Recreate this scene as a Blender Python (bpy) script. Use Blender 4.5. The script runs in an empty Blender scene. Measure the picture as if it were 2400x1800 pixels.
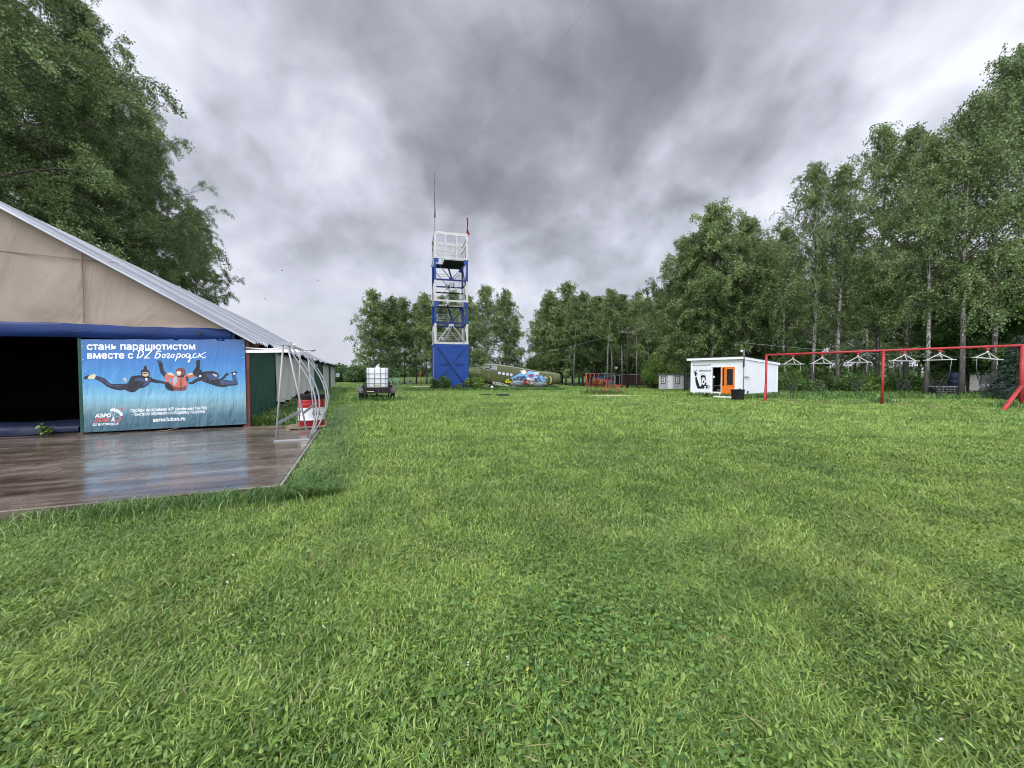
import bpy, bmesh, math, random
import numpy as np
from mathutils import Vector, Matrix
from mathutils.geometry import tessellate_polygon

random.seed(7)
S = bpy.context.scene
COL = S.collection
R = math.radians
F, CX, CY, CAMZ = 902.0, 1200.0, 900.0, 1.5
PIT = math.atan((900 - 874) / F)
cP, sP = math.cos(PIT), math.sin(PIT)


def sstep(a, b, x):
    t = np.clip((np.asarray(x, float) - a) / (b - a), 0, 1)
    return t * t * (3 - 2 * t)


def hgt(x, y):
    """height of the field: nearly flat, falling gently towards the sheds"""
    x = np.asarray(x, float)
    y = np.asarray(y, float)
    z = -0.42 * sstep(24, 42, y) - 0.36 * sstep(40, 58, y) * sstep(6, 14, x)
    z = z + 0.025 * np.sin(x * 0.55 + 1.3) * np.sin(y * 0.43 + 0.4) * sstep(5, 12, y)
    z = z + 3.0 * sstep(140, 420, y)
    return z


def ray(px, py):
    a = (px - CX) / F
    b = (CY - py) / F
    return np.array([a, cP + b * sP, b * cP - sP])


def at(px, py, Y):
    d = ray(px, py)
    return d * (Y / d[1]) + np.array([0, 0, CAMZ])


def gp(px, py):
    d = ray(px, py)
    z = 0.0
    for _ in range(25):
        t = (z - CAMZ) / d[2]
        p = d * t
        z = 0.5 * z + 0.5 * float(hgt(p[0], p[1]))
    return Vector((p[0], p[1], z))


def gY(px, Y):
    x = (px - CX) / F * Y
    return Vector((x, Y, float(hgt(x, Y))))


# ------------------------------------------------------------------ materials
def nt_new(name):
    m = bpy.data.materials.new(name)
    m.use_nodes = True
    nt = m.node_tree
    nt.nodes.clear()
    out = nt.nodes.new('ShaderNodeOutputMaterial')
    return m, nt, out


def N(nt, typ, **kw):
    n = nt.nodes.new(typ)
    for k, v in kw.items():
        if k.startswith('i_'):
            key = k[2:]
            key = int(key) if key.isdigit() else key.replace('_', ' ')
            n.inputs[key].default_value = v
        else:
            setattr(n, k, v)
    return n


def ramp(nt, stops, interp='LINEAR'):
    r = nt.nodes.new('ShaderNodeValToRGB')
    e = r.color_ramp.elements
    r.color_ramp.interpolation = interp
    while len(e) < len(stops):
        e.new(0.5)
    for el, (p, c) in zip(e, stops):
        el.position = p
        el.color = (c[0], c[1], c[2], 1) if hasattr(c, '__len__') else (c, c, c, 1)
    return r


def mat(name, col, rough=0.6, metal=0.0, var=0.18, scale=3.0, bump=0.0, bscale=30.0, grime=None, gscale=1.5, gamt=0.5,
        stretch=(1, 1, 1), coat=0.0, spec=0.28, rvar=0.12):
    """painted / worn surface: base colour with blotchy variation, optional dirt patches, bump"""
    m, nt, out = nt_new(name)
    L = nt.links.new
    p = N(nt, 'ShaderNodeBsdfPrincipled')
    p.inputs['Metallic'].default_value = metal
    p.inputs['Coat Weight'].default_value = coat
    p.inputs['Specular IOR Level'].default_value = spec
    tc = N(nt, 'ShaderNodeTexCoord')
    mp = N(nt, 'ShaderNodeMapping')
    mp.inputs['Scale'].default_value = stretch
    L(tc.outputs['Object'], mp.inputs['Vector'])
    n1 = N(nt, 'ShaderNodeTexNoise', i_Scale=scale, i_Detail=6.0, i_Roughness=0.6)
    L(mp.outputs[0], n1.inputs['Vector'])
    c = np.array(col[:3])
    r1 = ramp(nt, [(0.25, tuple(c * (1 - var))), (0.75, tuple(np.minimum(c * (1 + var), 1)))])
    L(n1.outputs['Fac'], r1.inputs[0])
    colsock = r1.outputs[0]
    if grime is not None:
        n2 = N(nt, 'ShaderNodeTexNoise', i_Scale=gscale, i_Detail=8.0, i_Roughness=0.7)
        L(mp.outputs[0], n2.inputs['Vector'])
        r2 = ramp(nt, [(0.48, 0.0), (0.72, gamt)])
        L(n2.outputs['Fac'], r2.inputs[0])
        mx = N(nt, 'ShaderNodeMix', data_type='RGBA')
        L(r2.outputs[0], mx.inputs[0])
        L(colsock, mx.inputs[6])
        mx.inputs[7].default_value = (*grime[:3], 1)
        colsock = mx.outputs[2]
    L(colsock, p.inputs['Base Color'])
    mr = N(nt, 'ShaderNodeMapRange')
    mr.inputs['To Min'].default_value = max(0.02, rough - rvar)
    mr.inputs['To Max'].default_value = min(1, rough + rvar)
    L(n1.outputs['Fac'], mr.inputs[0])
    L(mr.outputs[0], p.inputs['Roughness'])
    if bump > 0:
        n3 = N(nt, 'ShaderNodeTexNoise', i_Scale=bscale, i_Detail=5.0)
        L(mp.outputs[0], n3.inputs['Vector'])
        b = N(nt, 'ShaderNodeBump', i_Strength=bump, i_Distance=0.02)
        L(n3.outputs['Fac'], b.inputs['Height'])
        L(b.outputs[0], p.inputs['Normal'])
    L(p.outputs[0], out.inputs[0])
    return m


def leaf_mat(name, dark, mid, light, trans=0.3, clump=0.3, vary=0.12, rough=0.5):
    m, nt, out = nt_new(name)
    L = nt.links.new
    geo = N(nt, 'ShaderNodeNewGeometry')
    r1 = ramp(nt, [(0.0, dark), (0.55, mid), (1.0, light)])
    tc = N(nt, 'ShaderNodeTexCoord')
    nz = N(nt, 'ShaderNodeTexNoise', i_Scale=clump, i_Detail=3.0)
    L(tc.outputs['Object'], nz.inputs['Vector'])
    oi = N(nt, 'ShaderNodeObjectInfo')
    a = N(nt, 'ShaderNodeMath', operation='MULTIPLY')
    L(geo.outputs['Random Per Island'], a.inputs[0])
    a.inputs[1].default_value = 0.62
    b = N(nt, 'ShaderNodeMapRange', i_1=0.3, i_2=0.7, i_3=-0.12, i_4=0.5)
    L(nz.outputs['Fac'], b.inputs[0])
    s = N(nt, 'ShaderNodeMath', operation='ADD')
    L(a.outputs[0], s.inputs[0])
    L(b.outputs[0], s.inputs[1])
    s2 = N(nt, 'ShaderNodeMath', operation='MULTIPLY_ADD')
    L(oi.outputs['Random'], s2.inputs[0])
    s2.inputs[1].default_value = vary * 2
    L(s.outputs[0], s2.inputs[2])
    L(s2.outputs[0], r1.inputs[0])
    p = N(nt, 'ShaderNodeBsdfPrincipled', i_Roughness=rough)
    L(r1.outputs[0], p.inputs['Base Color'])
    t = N(nt, 'ShaderNodeBsdfTranslucent')
    L(r1.outputs[0], t.inputs['Color'])
    mx = N(nt, 'ShaderNodeMixShader')
    mx.inputs[0].default_value = trans
    L(p.outputs[0], mx.inputs[1])
    L(t.outputs[0], mx.inputs[2])
    L(mx.outputs[0], out.inputs[0])
    return m


# ------------------------------------------------------------------ mesh builder
class MB:
    def __init__(self):
        self.v, self.f, self.m, self.s = [], [], [], []

    def add(self, verts, faces, mi=0, smooth=False):
        o = len(self.v)
        self.v.extend([tuple(map(float, p)) for p in verts])
        for f in faces:
            self.f.append([o + i for i in f])
            self.m.append(mi)
            self.s.append(smooth)
        return self

    def box(self, c, s, mi=0, rz=0.0, ry=0.0, rx=0.0):
        M = Matrix.Translation(Vector(c)) @ Matrix.Rotation(rz, 4, 'Z') @ Matrix.Rotation(ry, 4, 'Y') @ Matrix.Rotation(rx, 4, 'X')
        hx, hy, hz = s[0] / 2, s[1] / 2, s[2] / 2
        vs = [M @ Vector((x, y, z)) for x in (-hx, hx) for y in (-hy, hy) for z in (-hz, hz)]
        return self.add(vs, [(0, 1, 3, 2), (4, 6, 7, 5), (0, 4, 5, 1), (2, 3, 7, 6), (0, 2, 6, 4), (1, 5, 7, 3)], mi)

    def bx(self, x0, x1, y0, y1, z0, z1, mi=0):
        return self.box(((x0 + x1) / 2, (y0 + y1) / 2, (z0 + z1) / 2), (abs(x1 - x0), abs(y1 - y0), abs(z1 - z0)), mi)

    def bar(self, p, q, w, h=None, mi=0, up=(0, 0, 1)):
        p, q = Vector(p), Vector(q)
        d = (q - p).normalized()
        u = Vector(up)
        if abs(d.dot(u)) > 0.98:
            u = Vector((0, 1, 0))
        s = d.cross(u).normalized()
        t = s.cross(d).normalized()
        h = h or w
        vs = []
        for e in (p, q):
            for a, b in ((-1, -1), (1, -1), (1, 1), (-1, 1)):
                vs.append(e + s * (a * w / 2) + t * (b * h / 2))
        return self.add(vs, [(3, 2, 1, 0), (4, 5, 6, 7), (0, 1, 5, 4), (1, 2, 6, 5), (2, 3, 7, 6), (3, 0, 4, 7)], mi)

    def tube(self, pts, r, n=8, mi=0, caps=True, closed=False):
        pts = [Vector(p) for p in pts]
        k = len(pts)
        rs = [r] * k if not hasattr(r, '__len__') else list(r)
        tang = []
        for i in range(k):
            a = pts[(i - 1) % k] if (closed or i > 0) else pts[i]
            b = pts[(i + 1) % k] if (closed or i < k - 1) else pts[i]
            t = b - a
            tang.append(t.normalized() if t.length > 1e-9 else Vector((0, 0, 1)))
        u = Vector((0, 0, 1)) if abs(tang[0].z) < 0.9 else Vector((1, 0, 0))
        nrm = (u - tang[0] * u.dot(tang[0])).normalized()
        vs = []
        for i in range(k):
            nrm = nrm - tang[i] * nrm.dot(tang[i])
            nrm = nrm.normalized() if nrm.length > 1e-6 else tang[i].orthogonal().normalized()
            bi = tang[i].cross(nrm)
            for j in range(n):
                a = 2 * math.pi * j / n
                vs.append(pts[i] + (nrm * math.cos(a) + bi * math.sin(a)) * rs[i])
        fs = []
        for i in range(k if closed else k - 1):
            i2 = (i + 1) % k
            for j in range(n):
                j2 = (j + 1) % n
                fs.append((i * n + j, i * n + j2, i2 * n + j2, i2 * n + j))
        self.add(vs, fs, mi, True)
        if caps and not closed:
            o = len(self.v) - len(vs)
            self.f.append([o + j for j in range(n)][::-1]); self.m.append(mi); self.s.append(False)
            self.f.append([o + (k - 1) * n + j for j in range(n)]); self.m.append(mi); self.s.append(False)
        return self

    def lathe(self, prof, n=24, c=(0, 0, 0), M=None, mi=0, smooth=True):
        M = M or Matrix.Identity(4)
        c = Vector(c)
        vs = []
        for r, z in prof:
            for j in range(n):
                a = 2 * math.pi * j / n
                vs.append(c + (M @ Vector((r * math.cos(a), r * math.sin(a), z))))
        fs = []
        for i in range(len(prof) - 1):
            for j in range(n):
                j2 = (j + 1) % n
                fs.append((i * n + j, i * n + j2, (i + 1) * n + j2, (i + 1) * n + j))
        self.add(vs, fs, mi, smooth)
        return self

    def poly(self, pts, mi=0):
        return self.add(pts, [tuple(range(len(pts)))], mi)

    def clusters(self, tol=0.012):
        """separate the pieces that do not touch one another"""
        par = list(range(len(self.v)))
        def find(a):
            while par[a] != a:
                par[a] = par[par[a]]; a = par[a]
            return a
        for f in self.f:
            r = find(f[0])
            for i in f[1:]:
                par[find(i)] = r
        isl = {}
        for k, f in enumerate(self.f):
            isl.setdefault(find(f[0]), []).append(k)
        keys = list(isl)
        bb = []
        for k in keys:
            P = np.array([self.v[i] for q in isl[k] for i in self.f[q]])
            bb.append((P.min(0) - tol, P.max(0) + tol))
        gp_ = list(range(len(keys)))
        def fg(a):
            while gp_[a] != a: a = gp_[a]
            return a
        for i in range(len(keys)):
            for j in range(i):
                if (bb[i][0] <= bb[j][1]).all() and (bb[j][0] <= bb[i][1]).all():
                    gp_[fg(i)] = fg(j)
        out = {}
        for i, k in enumerate(keys):
            out.setdefault(fg(i), []).extend(isl[k])
        res = []
        for fl in out.values():
            m = MB()
            mp = {}
            for q in fl:
                nf = []
                for i in self.f[q]:
                    if i not in mp:
                        mp[i] = len(m.v); m.v.append(self.v[i])
                    nf.append(mp[i])
                m.f.append(nf); m.m.append(self.m[q]); m.s.append(self.s[q])
            res.append(m)
        return res

    def build(self, name, mats, parent=None, bevel=0.0, seg=2, split=False):
        if split:
            return [m.build(name, mats, parent, bevel, seg) for m in self.clusters()][0]
        me = bpy.data.meshes.new(name)
        me.from_pydata(self.v, [], self.f)
        if not isinstance(mats, (list, tuple)):
            mats = [mats]
        for m in mats:
            me.materials.append(m)
        me.polygons.foreach_set('material_index', self.m)
        me.polygons.foreach_set('use_smooth', self.s)
        me.update()
        return link(name, me, parent, bevel, seg)


def link(name, me, parent=None, bevel=0.0, seg=2):
    o = bpy.data.objects.new(name, me)
    COL.objects.link(o)
    if parent is not None:
        o.parent = parent
    if bevel > 0:
        b = o.modifiers.new('bevel', 'BEVEL')
        b.width = bevel
        b.segments = seg
        b.limit_method = 'ANGLE'
        b.angle_limit = R(40)
    return o


def tag(o, label=None, cat=None, group=None, kind=None):
    if label: o['label'] = label
    if cat: o['category'] = cat
    if group: o['group'] = group
    if kind: o['kind'] = kind
    return o


def empty(name, loc, rz=0.0, label=None, cat=None, group=None):
    o = bpy.data.objects.new(name, None)
    COL.objects.link(o)
    o.location = loc
    o.rotation_euler = (0, 0, rz)
    o.empty_display_size = 0.2
    return tag(o, label, cat, group)


def copy_tree(o, parent=None):
    c = o.copy()
    COL.objects.link(c)
    if parent is not None:
        c.parent = parent
    for ch in list(o.children):
        copy_tree(ch, c)
    return c


def np_mesh(name, V, Fc, mats, tint=None, smooth=False):
    V = np.ascontiguousarray(V, np.float32)
    Fc = np.ascontiguousarray(Fc, np.int32)
    me = bpy.data.meshes.new(name)
    me.vertices.add(len(V))
    me.vertices.foreach_set('co', V.ravel())
    k = Fc.shape[1]
    me.loops.add(Fc.size)
    me.loops.foreach_set('vertex_index', Fc.ravel())
    me.polygons.add(len(Fc))
    me.polygons.foreach_set('loop_start', np.arange(0, Fc.size, k, dtype=np.int32))
    if smooth:
        me.polygons.foreach_set('use_smooth', np.ones(len(Fc), bool))
    if tint is not None:
        a = me.attributes.new('tint', 'FLOAT_COLOR', 'POINT')
        T = np.ones((len(V), 4), np.float32)
        T[:, :3] = tint
        a.data.foreach_set('color', T.ravel())
    for m in (mats if isinstance(mats, (list, tuple)) else [mats]):
        me.materials.append(m)
    me.update(calc_edges=True)
    return me


def vnoise(x, y, sc, seed=0):
    x = np.asarray(x) * sc + 1000.3 + seed * 17.1
    y = np.asarray(y) * sc + 1000.7 + seed * 9.7
    xi, yi = np.floor(x).astype(np.int64), np.floor(y).astype(np.int64)
    fx, fy = x - xi, y - yi
    fx, fy = fx * fx * (3 - 2 * fx), fy * fy * (3 - 2 * fy)

    def hsh(a, b):
        n = (a * 374761393 + b * 668265263 + seed * 982451653) & 0x7fffffff
        n = ((n ^ (n >> 13)) * 1274126177) & 0x7fffffff
        return ((n ^ (n >> 16)) & 0xffff) / 65535.0
    return (hsh(xi, yi) * (1 - fx) + hsh(xi + 1, yi) * fx) * (1 - fy) + (hsh(xi, yi + 1) * (1 - fx) + hsh(xi + 1, yi + 1) * fx) * fy


def catmull(pts, n=6):
    P = [np.array(p, float) for p in pts]
    P = [2 * P[0] - P[1]] + P + [2 * P[-1] - P[-2]]
    out = []
    for i in range(1, len(P) - 2):
        for k in range(n):
            t = k / n
            a, b, c, d = P[i - 1], P[i], P[i + 1], P[i + 2]
            out.append(0.5 * ((2 * b) + (c - a) * t + (2 * a - 5 * b + 4 * c - d) * t * t + (3 * b - a - 3 * c + d) * t ** 3))
    out.append(P[-2])
    return out


def text_polys(body, shear=0.0, offset=0.0, res=3):
    """filled outline of a word: (verts 2D, faces), x from 0, baseline 0, cap height about 0.7"""
    cu = bpy.data.curves.new('lettering_outline', 'FONT')
    cu.body = body
    cu.size = 1.0
    cu.shear = shear
    cu.offset = offset
    cu.resolution_u = res
    cu.fill_mode = 'NONE'
    ob = bpy.data.objects.new('lettering_outline', cu)
    me = bpy.data.meshes.new_from_object(ob)
    P = [(v.co.x, v.co.y) for v in me.vertices]
    adj = {}
    for e in me.edges:
        a, b = e.vertices
        adj.setdefault(a, []).append(b)
        adj.setdefault(b, []).append(a)
    loops, seen = [], set()
    for st in range(len(P)):
        if st in seen or st not in adj:
            continue
        lp, prev, cur = [st], None, st
        seen.add(st)
        while True:
            nx = [q for q in adj[cur] if q != prev and q not in seen]
            if not nx:
                break
            # keep the drawing direction: vertices of a contour are numbered in order
            q = min(nx, key=lambda t: (abs(t - cur - 1), t))
            lp.append(q)
            seen.add(q)
            prev, cur = cur, q
        if len(lp) > 2:
            loops.append([P[q] for q in lp])
    bpy.data.objects.remove(ob)
    bpy.data.meshes.remove(me)
    bpy.data.curves.remove(cu)

    def area(l):
        return 0.5 * sum(l[q - 1][0] * l[q][1] - l[q][0] * l[q - 1][1] for q in range(len(l)))

    def inside(p, l):
        c = False
        for q in range(len(l)):
            (x0, y0), (x1, y1) = l[q - 1], l[q]
            if (y0 > p[1]) != (y1 > p[1]) and p[0] < (x1 - x0) * (p[1] - y0) / (y1 - y0) + x0:
                c = not c
        return c
    ar = [area(l) for l in loops]
    outer, holes = [], {}
    par = {}
    for k in range(len(loops)):
        cand = [o for o in range(len(loops)) if o != k and ar[o] * ar[k] < 0 and abs(ar[o]) > abs(ar[k]) and inside(loops[k][0], loops[o])]
        if cand:
            par[k] = min(cand, key=lambda o: abs(ar[o]))
        else:
            outer.append(k)
            holes[k] = []
    for k, o in par.items():
        if o in holes:
            holes[o].append(k)
    V, Fs = [], []
    for o in outer:
        rings = [loops[o]] + [loops[h] for h in holes[o]]
        flat = [q for r_ in rings for q in r_]
        tri = tessellate_polygon([[Vector((q[0], q[1], 0)) for q in r_] for r_ in rings])
        b = len(V)
        V.extend(flat)
        Fs.extend([tuple(b + t for t in f) for f in tri])
    return V, Fs


def put_text(mb, body, p0, p1, height, fn, mi=0, shear=0.0, offset=0.0):
    """stretch a word so that its baseline runs p0 -> p1 (2D) with cap height `height`; fn maps 2D to 3D"""
    V, Fs = text_polys(body, shear, 0.0)
    xs = [v[0] for v in V]
    x0, x1 = min(xs), max(xs)
    p0, p1 = np.array(p0, float), np.array(p1, float)
    d = p1 - p0
    up = np.array([0.0, 1.0])
    k = height / 0.727
    # heavier lettering: the same word struck a few times, a hair apart
    strikes = [(0, 0)] if offset <= 0 else [(sx, sy) for sx in (-1, 0, 1) for sy in (-1, 1)]
    for q, (sx, sy) in enumerate(strikes):
        o = np.array([sx, sy]) * offset * height
        pts = []
        for v in V:
            p = fn(*(p0 + o + d * ((v[0] - x0) / (x1 - x0)) + up * (v[1] * k)))
            pts.append((p[0], p[1] - q * 0.00025, p[2]))
        mb.add(pts, Fs, mi)


def stroke2d(mb, pts, w, fn, mi=0, taper=None):
    P = [np.array(p, float) for p in pts]
    k = len(P)
    L_, R_ = [], []
    for i in range(k):
        t = P[min(i + 1, k - 1)] - P[max(i - 1, 0)]
        t = t / (np.linalg.norm(t) + 1e-9)
        n = np.array([-t[1], t[0]])
        ww = w * (taper(i / (k - 1)) if taper else 1)
        L_.append(fn(*(P[i] + n * ww / 2)))
        R_.append(fn(*(P[i] - n * ww / 2)))
    for i in range(k - 1):
        mb.add([L_[i], R_[i], R_[i + 1], L_[i + 1]], [(0, 1, 2, 3)], mi)
# ------------------------------------------------------------------ camera, light, sky
cam_d = bpy.data.cameras.new('camera')
cam = bpy.data.objects.new('camera', cam_d)
COL.objects.link(cam)
cam.location = (0, 0, CAMZ)
cam.rotation_euler = (math.pi / 2 - PIT, 0, 0)
cam_d.sensor_width = 36
cam_d.lens = 36 * F / 2400
cam_d.clip_start = 0.05
cam_d.clip_end = 3000
S.camera = cam
S.view_settings.view_transform = 'Standard'
S.view_settings.look = 'None'
S.view_settings.gamma = 1
S.view_settings.exposure = 0.50
S.cycles.filter_width = 1.0
S.cycles.max_bounces = 7
S.cycles.transparent_max_bounces = 6
S.cycles.use_adaptive_sampling = True
S.cycles.adaptive_threshold = 0.015

SUN_EL, SUN_AZ = 44, -38      # a soft bright spot behind the clouds, to the right behind the viewer
ld = bpy.data.lights.new('sun', 'SUN')
ld.energy = 1.5
ld.angle = R(25)
ld.color = (1.0, 0.97, 0.92)
lo = bpy.data.objects.new('sun', ld)
COL.objects.link(lo)
sd = Vector((math.sin(R(SUN_AZ)) * math.cos(R(SUN_EL)), -math.cos(R(SUN_AZ)) * math.cos(R(SUN_EL)), math.sin(R(SUN_EL))))
lo.rotation_euler = (-sd).to_track_quat('-Z', 'Y').to_euler()
lo.location = (10, -10, 40)

W = bpy.data.worlds.new('World')
S.world = W
W.use_nodes = True
nt = W.node_tree
nt.nodes.clear()
L = nt.links.new
wout = N(nt, 'ShaderNodeOutputWorld')
bg_sky = N(nt, 'ShaderNodeBackground', i_Strength=0.10)
sky = N(nt, 'ShaderNodeTexSky', sky_type='NISHITA')
sky.sun_disc = False
sky.sun_elevation = R(SUN_EL)
sky.sun_rotation = math.atan2(sd.x, sd.y)
L(sky.outputs[0], bg_sky.inputs[0])

tc = N(nt, 'ShaderNodeTexCoord')
nrm = N(nt, 'ShaderNodeVectorMath', operation='NORMALIZE')
L(tc.outputs['Generated'], nrm.inputs[0])
sep = N(nt, 'ShaderNodeSeparateXYZ')
L(nrm.outputs[0], sep.inputs[0])


def M_(op, a, b=None, c=None, clamp=False):
    n = N(nt, 'ShaderNodeMath', operation=op)
    n.use_clamp = clamp
    for i, x in enumerate((a, b, c)):
        if x is None:
            continue
        if isinstance(x, (int, float)):
            n.inputs[i].default_value = x
        else:
            L(x, n.inputs[i])
    return n.outputs[0]


def mapr(x, a, b, c, d, smooth=True):
    n = N(nt, 'ShaderNodeMapRange')
    if smooth:
        n.interpolation_type = 'SMOOTHSTEP'
    for i, q in ((1, a), (2, b), (3, c), (4, d)):
        n.inputs[i].default_value = q
    L(x, n.inputs[0])
    return n.outputs[0]


# flat cloud deck overhead: direction projected on a plane, so clouds flatten towards the horizon
den = M_('ADD', M_('MAXIMUM', sep.outputs[2], 0.0), 0.75)
comb = N(nt, 'ShaderNodeCombineXYZ')
L(M_('DIVIDE', sep.outputs[0], den), comb.inputs[0])
L(M_('DIVIDE', sep.outputs[1], den), comb.inputs[1])


def noise(vec, scale, detail, rough=0.55, dist=0.0, off=(0, 0, 0), typ='FBM'):
    mp = N(nt, 'ShaderNodeMapping')
    mp.inputs['Location'].default_value = off
    L(vec, mp.inputs[0])
    n = N(nt, 'ShaderNodeTexNoise', i_Scale=scale, i_Detail=detail, i_Roughness=rough, i_Distortion=dist)
    L(mp.outputs[0], n.inputs['Vector'])
    return n


warp = noise(comb.outputs[0], 1.6, 5, 0.6, 0.0, (3.1, 7.7, 0))
wsub = N(nt, 'ShaderNodeVectorMath', operation='SUBTRACT')
L(warp.outputs['Color'], wsub.inputs[0])
wsub.inputs[1].default_value = (0.5, 0.5, 0.5)
wsc = N(nt, 'ShaderNodeVectorMath', operation='SCALE')
L(wsub.outputs[0], wsc.inputs[0])
wsc.inputs['Scale'].default_value = 0.55
dw = N(nt, 'ShaderNodeVectorMath', operation='ADD')
L(nrm.outputs[0], dw.inputs[0])
L(wsc.outputs[0], dw.inputs[1])

# broad light and dark banks of cloud: (px, py, radius, weight)
BANKS = [
    (1150, 120, .55, -.09), (1250, 400, .36, -.20), (900, 60, .42, -.08), (620, 130, .30, -.26), (1600, 240, .36, -.18), (1760, 390, .22, -.12), (1450, 480, .22, -.14),
    (1060, 520, .22, -.22), (1550, 590, .14, -.20), (720, 400, .12, -.08), (1420, 30, .4, -.06), (960, 440, .18, -.14), (1850, 150, .26, -.16),
    (400, 270, .22, .32), (560, 380, .30, .16), (620, 470, .24, .14), (2150, 250, .34, .14), (840, 300, .12, .26), (2230, 110, .20, .12), (2060, 300, .18, .16), (1665, 110, .09, .22),
    (1490, 300, .08, .16), (1900, 330, .10, .20), (1700, 480, .14, .18), (900, 660, .26, .04), (1350, 580, .14, .08), (760, 740, .2, .08), (1120, 320, .09, .14),
]
acc = None
for (px, py, sg, w) in BANKS:
    d_ = ray(px, py)
    d_ = d_ / np.linalg.norm(d_)
    dn = N(nt, 'ShaderNodeVectorMath', operation='DISTANCE')
    L(dw.outputs[0], dn.inputs[0])
    dn.inputs[1].default_value = tuple(d_)
    v = mapr(dn.outputs['Value'], 0.0, sg * 1.5, w, 0.0)
    acc = v if acc is None else M_('ADD', acc, v)

n1 = noise(comb.outputs[0], 2.8, 10, 0.53, 0.2, (1.7, 4.2, 0))
n2 = noise(comb.outputs[0], 9.5, 7, 0.6, 0.3, (9.2, 1.2, 0))
# billows: soft rounded lumps with paler rims
vw = N(nt, 'ShaderNodeVectorMath', operation='ADD')
L(comb.outputs[0], vw.inputs[0])
wv2 = N(nt, 'ShaderNodeVectorMath', operation='SCALE')
L(wsub.outputs[0], wv2.inputs[0])
wv2.inputs['Scale'].default_value = 0.45
L(wv2.outputs[0], vw.inputs[1])
vor = N(nt, 'ShaderNodeTexVoronoi', feature='SMOOTH_F1', voronoi_dimensions='2D')
L(vw.outputs[0], vor.inputs['Vector'])
vor.inputs['Scale'].default_value = 4.2
vor.inputs['Detail'].default_value = 2.5
vor.inputs['Roughness'].default_value = 0.6
vor.inputs['Smoothness'].default_value = 0.5
low = mapr(sep.outputs[2], 0.03, 0.35, 0.25, 1.0)
nn = M_('ADD', M_('MULTIPLY', M_('SUBTRACT', vor.outputs['Distance'], 0.70), 0.50), M_('ADD', M_('MULTIPLY', M_('SUBTRACT', n1.outputs['Fac'], 0.5), 1.45), M_('MULTIPLY', M_('SUBTRACT', n2.outputs['Fac'], 0.5), 0.42)))
b = M_('ADD', M_('ADD', M_('ADD', 0.56, mapr(sep.outputs[2], 0.42, 0.04, 0.0, 0.14)), M_('MULTIPLY', acc, 0.66)), M_('MULTIPLY', nn, low))
cr = ramp(nt, [(0.0, (0.200, 0.211, 0.246)), (0.22, (0.272, 0.284, 0.328)), (0.45, (0.388, 0.402, 0.462)), (0.66, (0.53, 0.547, 0.625)), (0.88, (0.70, 0.717, 0.80)), (1.0, (0.80, 0.815, 0.89))])
b = M_('MULTIPLY_ADD', b, 0.84, 0.035)
L(b, cr.inputs[0])
# unseen sky overhead and behind the viewer, brightened to add light on the scene
over = M_('MAXIMUM', mapr(sep.outputs[2], 0.70, 0.97, 0.0, 1.0), mapr(sep.outputs[1], 0.05, -0.45, 0.0, 1.25))
st = M_('MULTIPLY_ADD', over, 2.1, 0.90)
bg_c = N(nt, 'ShaderNodeBackground')
L(cr.outputs[0], bg_c.inputs[0])
L(st, bg_c.inputs[1])
mixw = N(nt, 'ShaderNodeMixShader')
mixw.inputs[0].default_value = 0.95
L(bg_sky.outputs[0], mixw.inputs[1])
L(bg_c.outputs[0], mixw.inputs[2])
L(mixw.outputs[0], wout.inputs[0])
# ------------------------------------------------------------------ hangar frame of reference
TH = R(21.7)
HC = Vector((-6.85, 9.9, 0.0))          # front right corner post of the hangar
HU = Vector((math.cos(TH), math.sin(TH), 0))
HV = Vector((-math.sin(TH), math.cos(TH), 0))
PLAT_Z = 0.12
PLAT_R, PLAT_F = 1.77, -6.3


def h2w(u, v, z=0.0):
    return HC + HU * u + HV * v + Vector((0, 0, z))


def w2h(x, y):
    dx, dy = np.asarray(x) - HC.x, np.asarray(y) - HC.y
    return dx * HU.x + dy * HU.y, dx * HV.x + dy * HV.y


CAB_N = Vector((13.45, 22.4, 0.0))
CAB_A = R(-60)                      # direction of the cabin front, seen from its left end to the near corner
CAB_W, CAB_D = 3.35, 3.83

# ------------------------------------------------------------------ materials of the ground
M_turf, nt_, out_ = nt_new('turf')
_L = nt_.links.new
tc_ = N(nt_, 'ShaderNodeTexCoord')
na = N(nt_, 'ShaderNodeTexNoise', i_Scale=0.22, i_Detail=5.0, i_Roughness=0.6)
nb = N(nt_, 'ShaderNodeTexNoise', i_Scale=9.0, i_Detail=8.0, i_Roughness=0.75)
for q in (na, nb):
    _L(tc_.outputs['Object'], q.inputs['Vector'])
ad = N(nt_, 'ShaderNodeMath', operation='MULTIPLY_ADD')
_L(na.outputs['Fac'], ad.inputs[0]); ad.inputs[1].default_value = 0.45
_L(nb.outputs['Fac'], ad.inputs[2])
r_ = ramp(nt_, [(0.5, (0.022, 0.045, 0.010)), (0.72, (0.060, 0.115, 0.022)), (0.95, (0.12, 0.19, 0.040))])
_L(ad.outputs[0], r_.inputs[0])
p_ = N(nt_, 'ShaderNodeBsdfPrincipled', i_Roughness=0.9)
p_.inputs['Specular IOR Level'].default_value = 0.2
_L(r_.outputs[0], p_.inputs['Base Color'])
bp_ = N(nt_, 'ShaderNodeBump', i_Strength=0.8, i_Distance=0.05)
_L(nb.outputs['Fac'], bp_.inputs['Height'])
_L(bp_.outputs[0], p_.inputs['Normal'])
_L(p_.outputs[0], out_.inputs[0])


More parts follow.
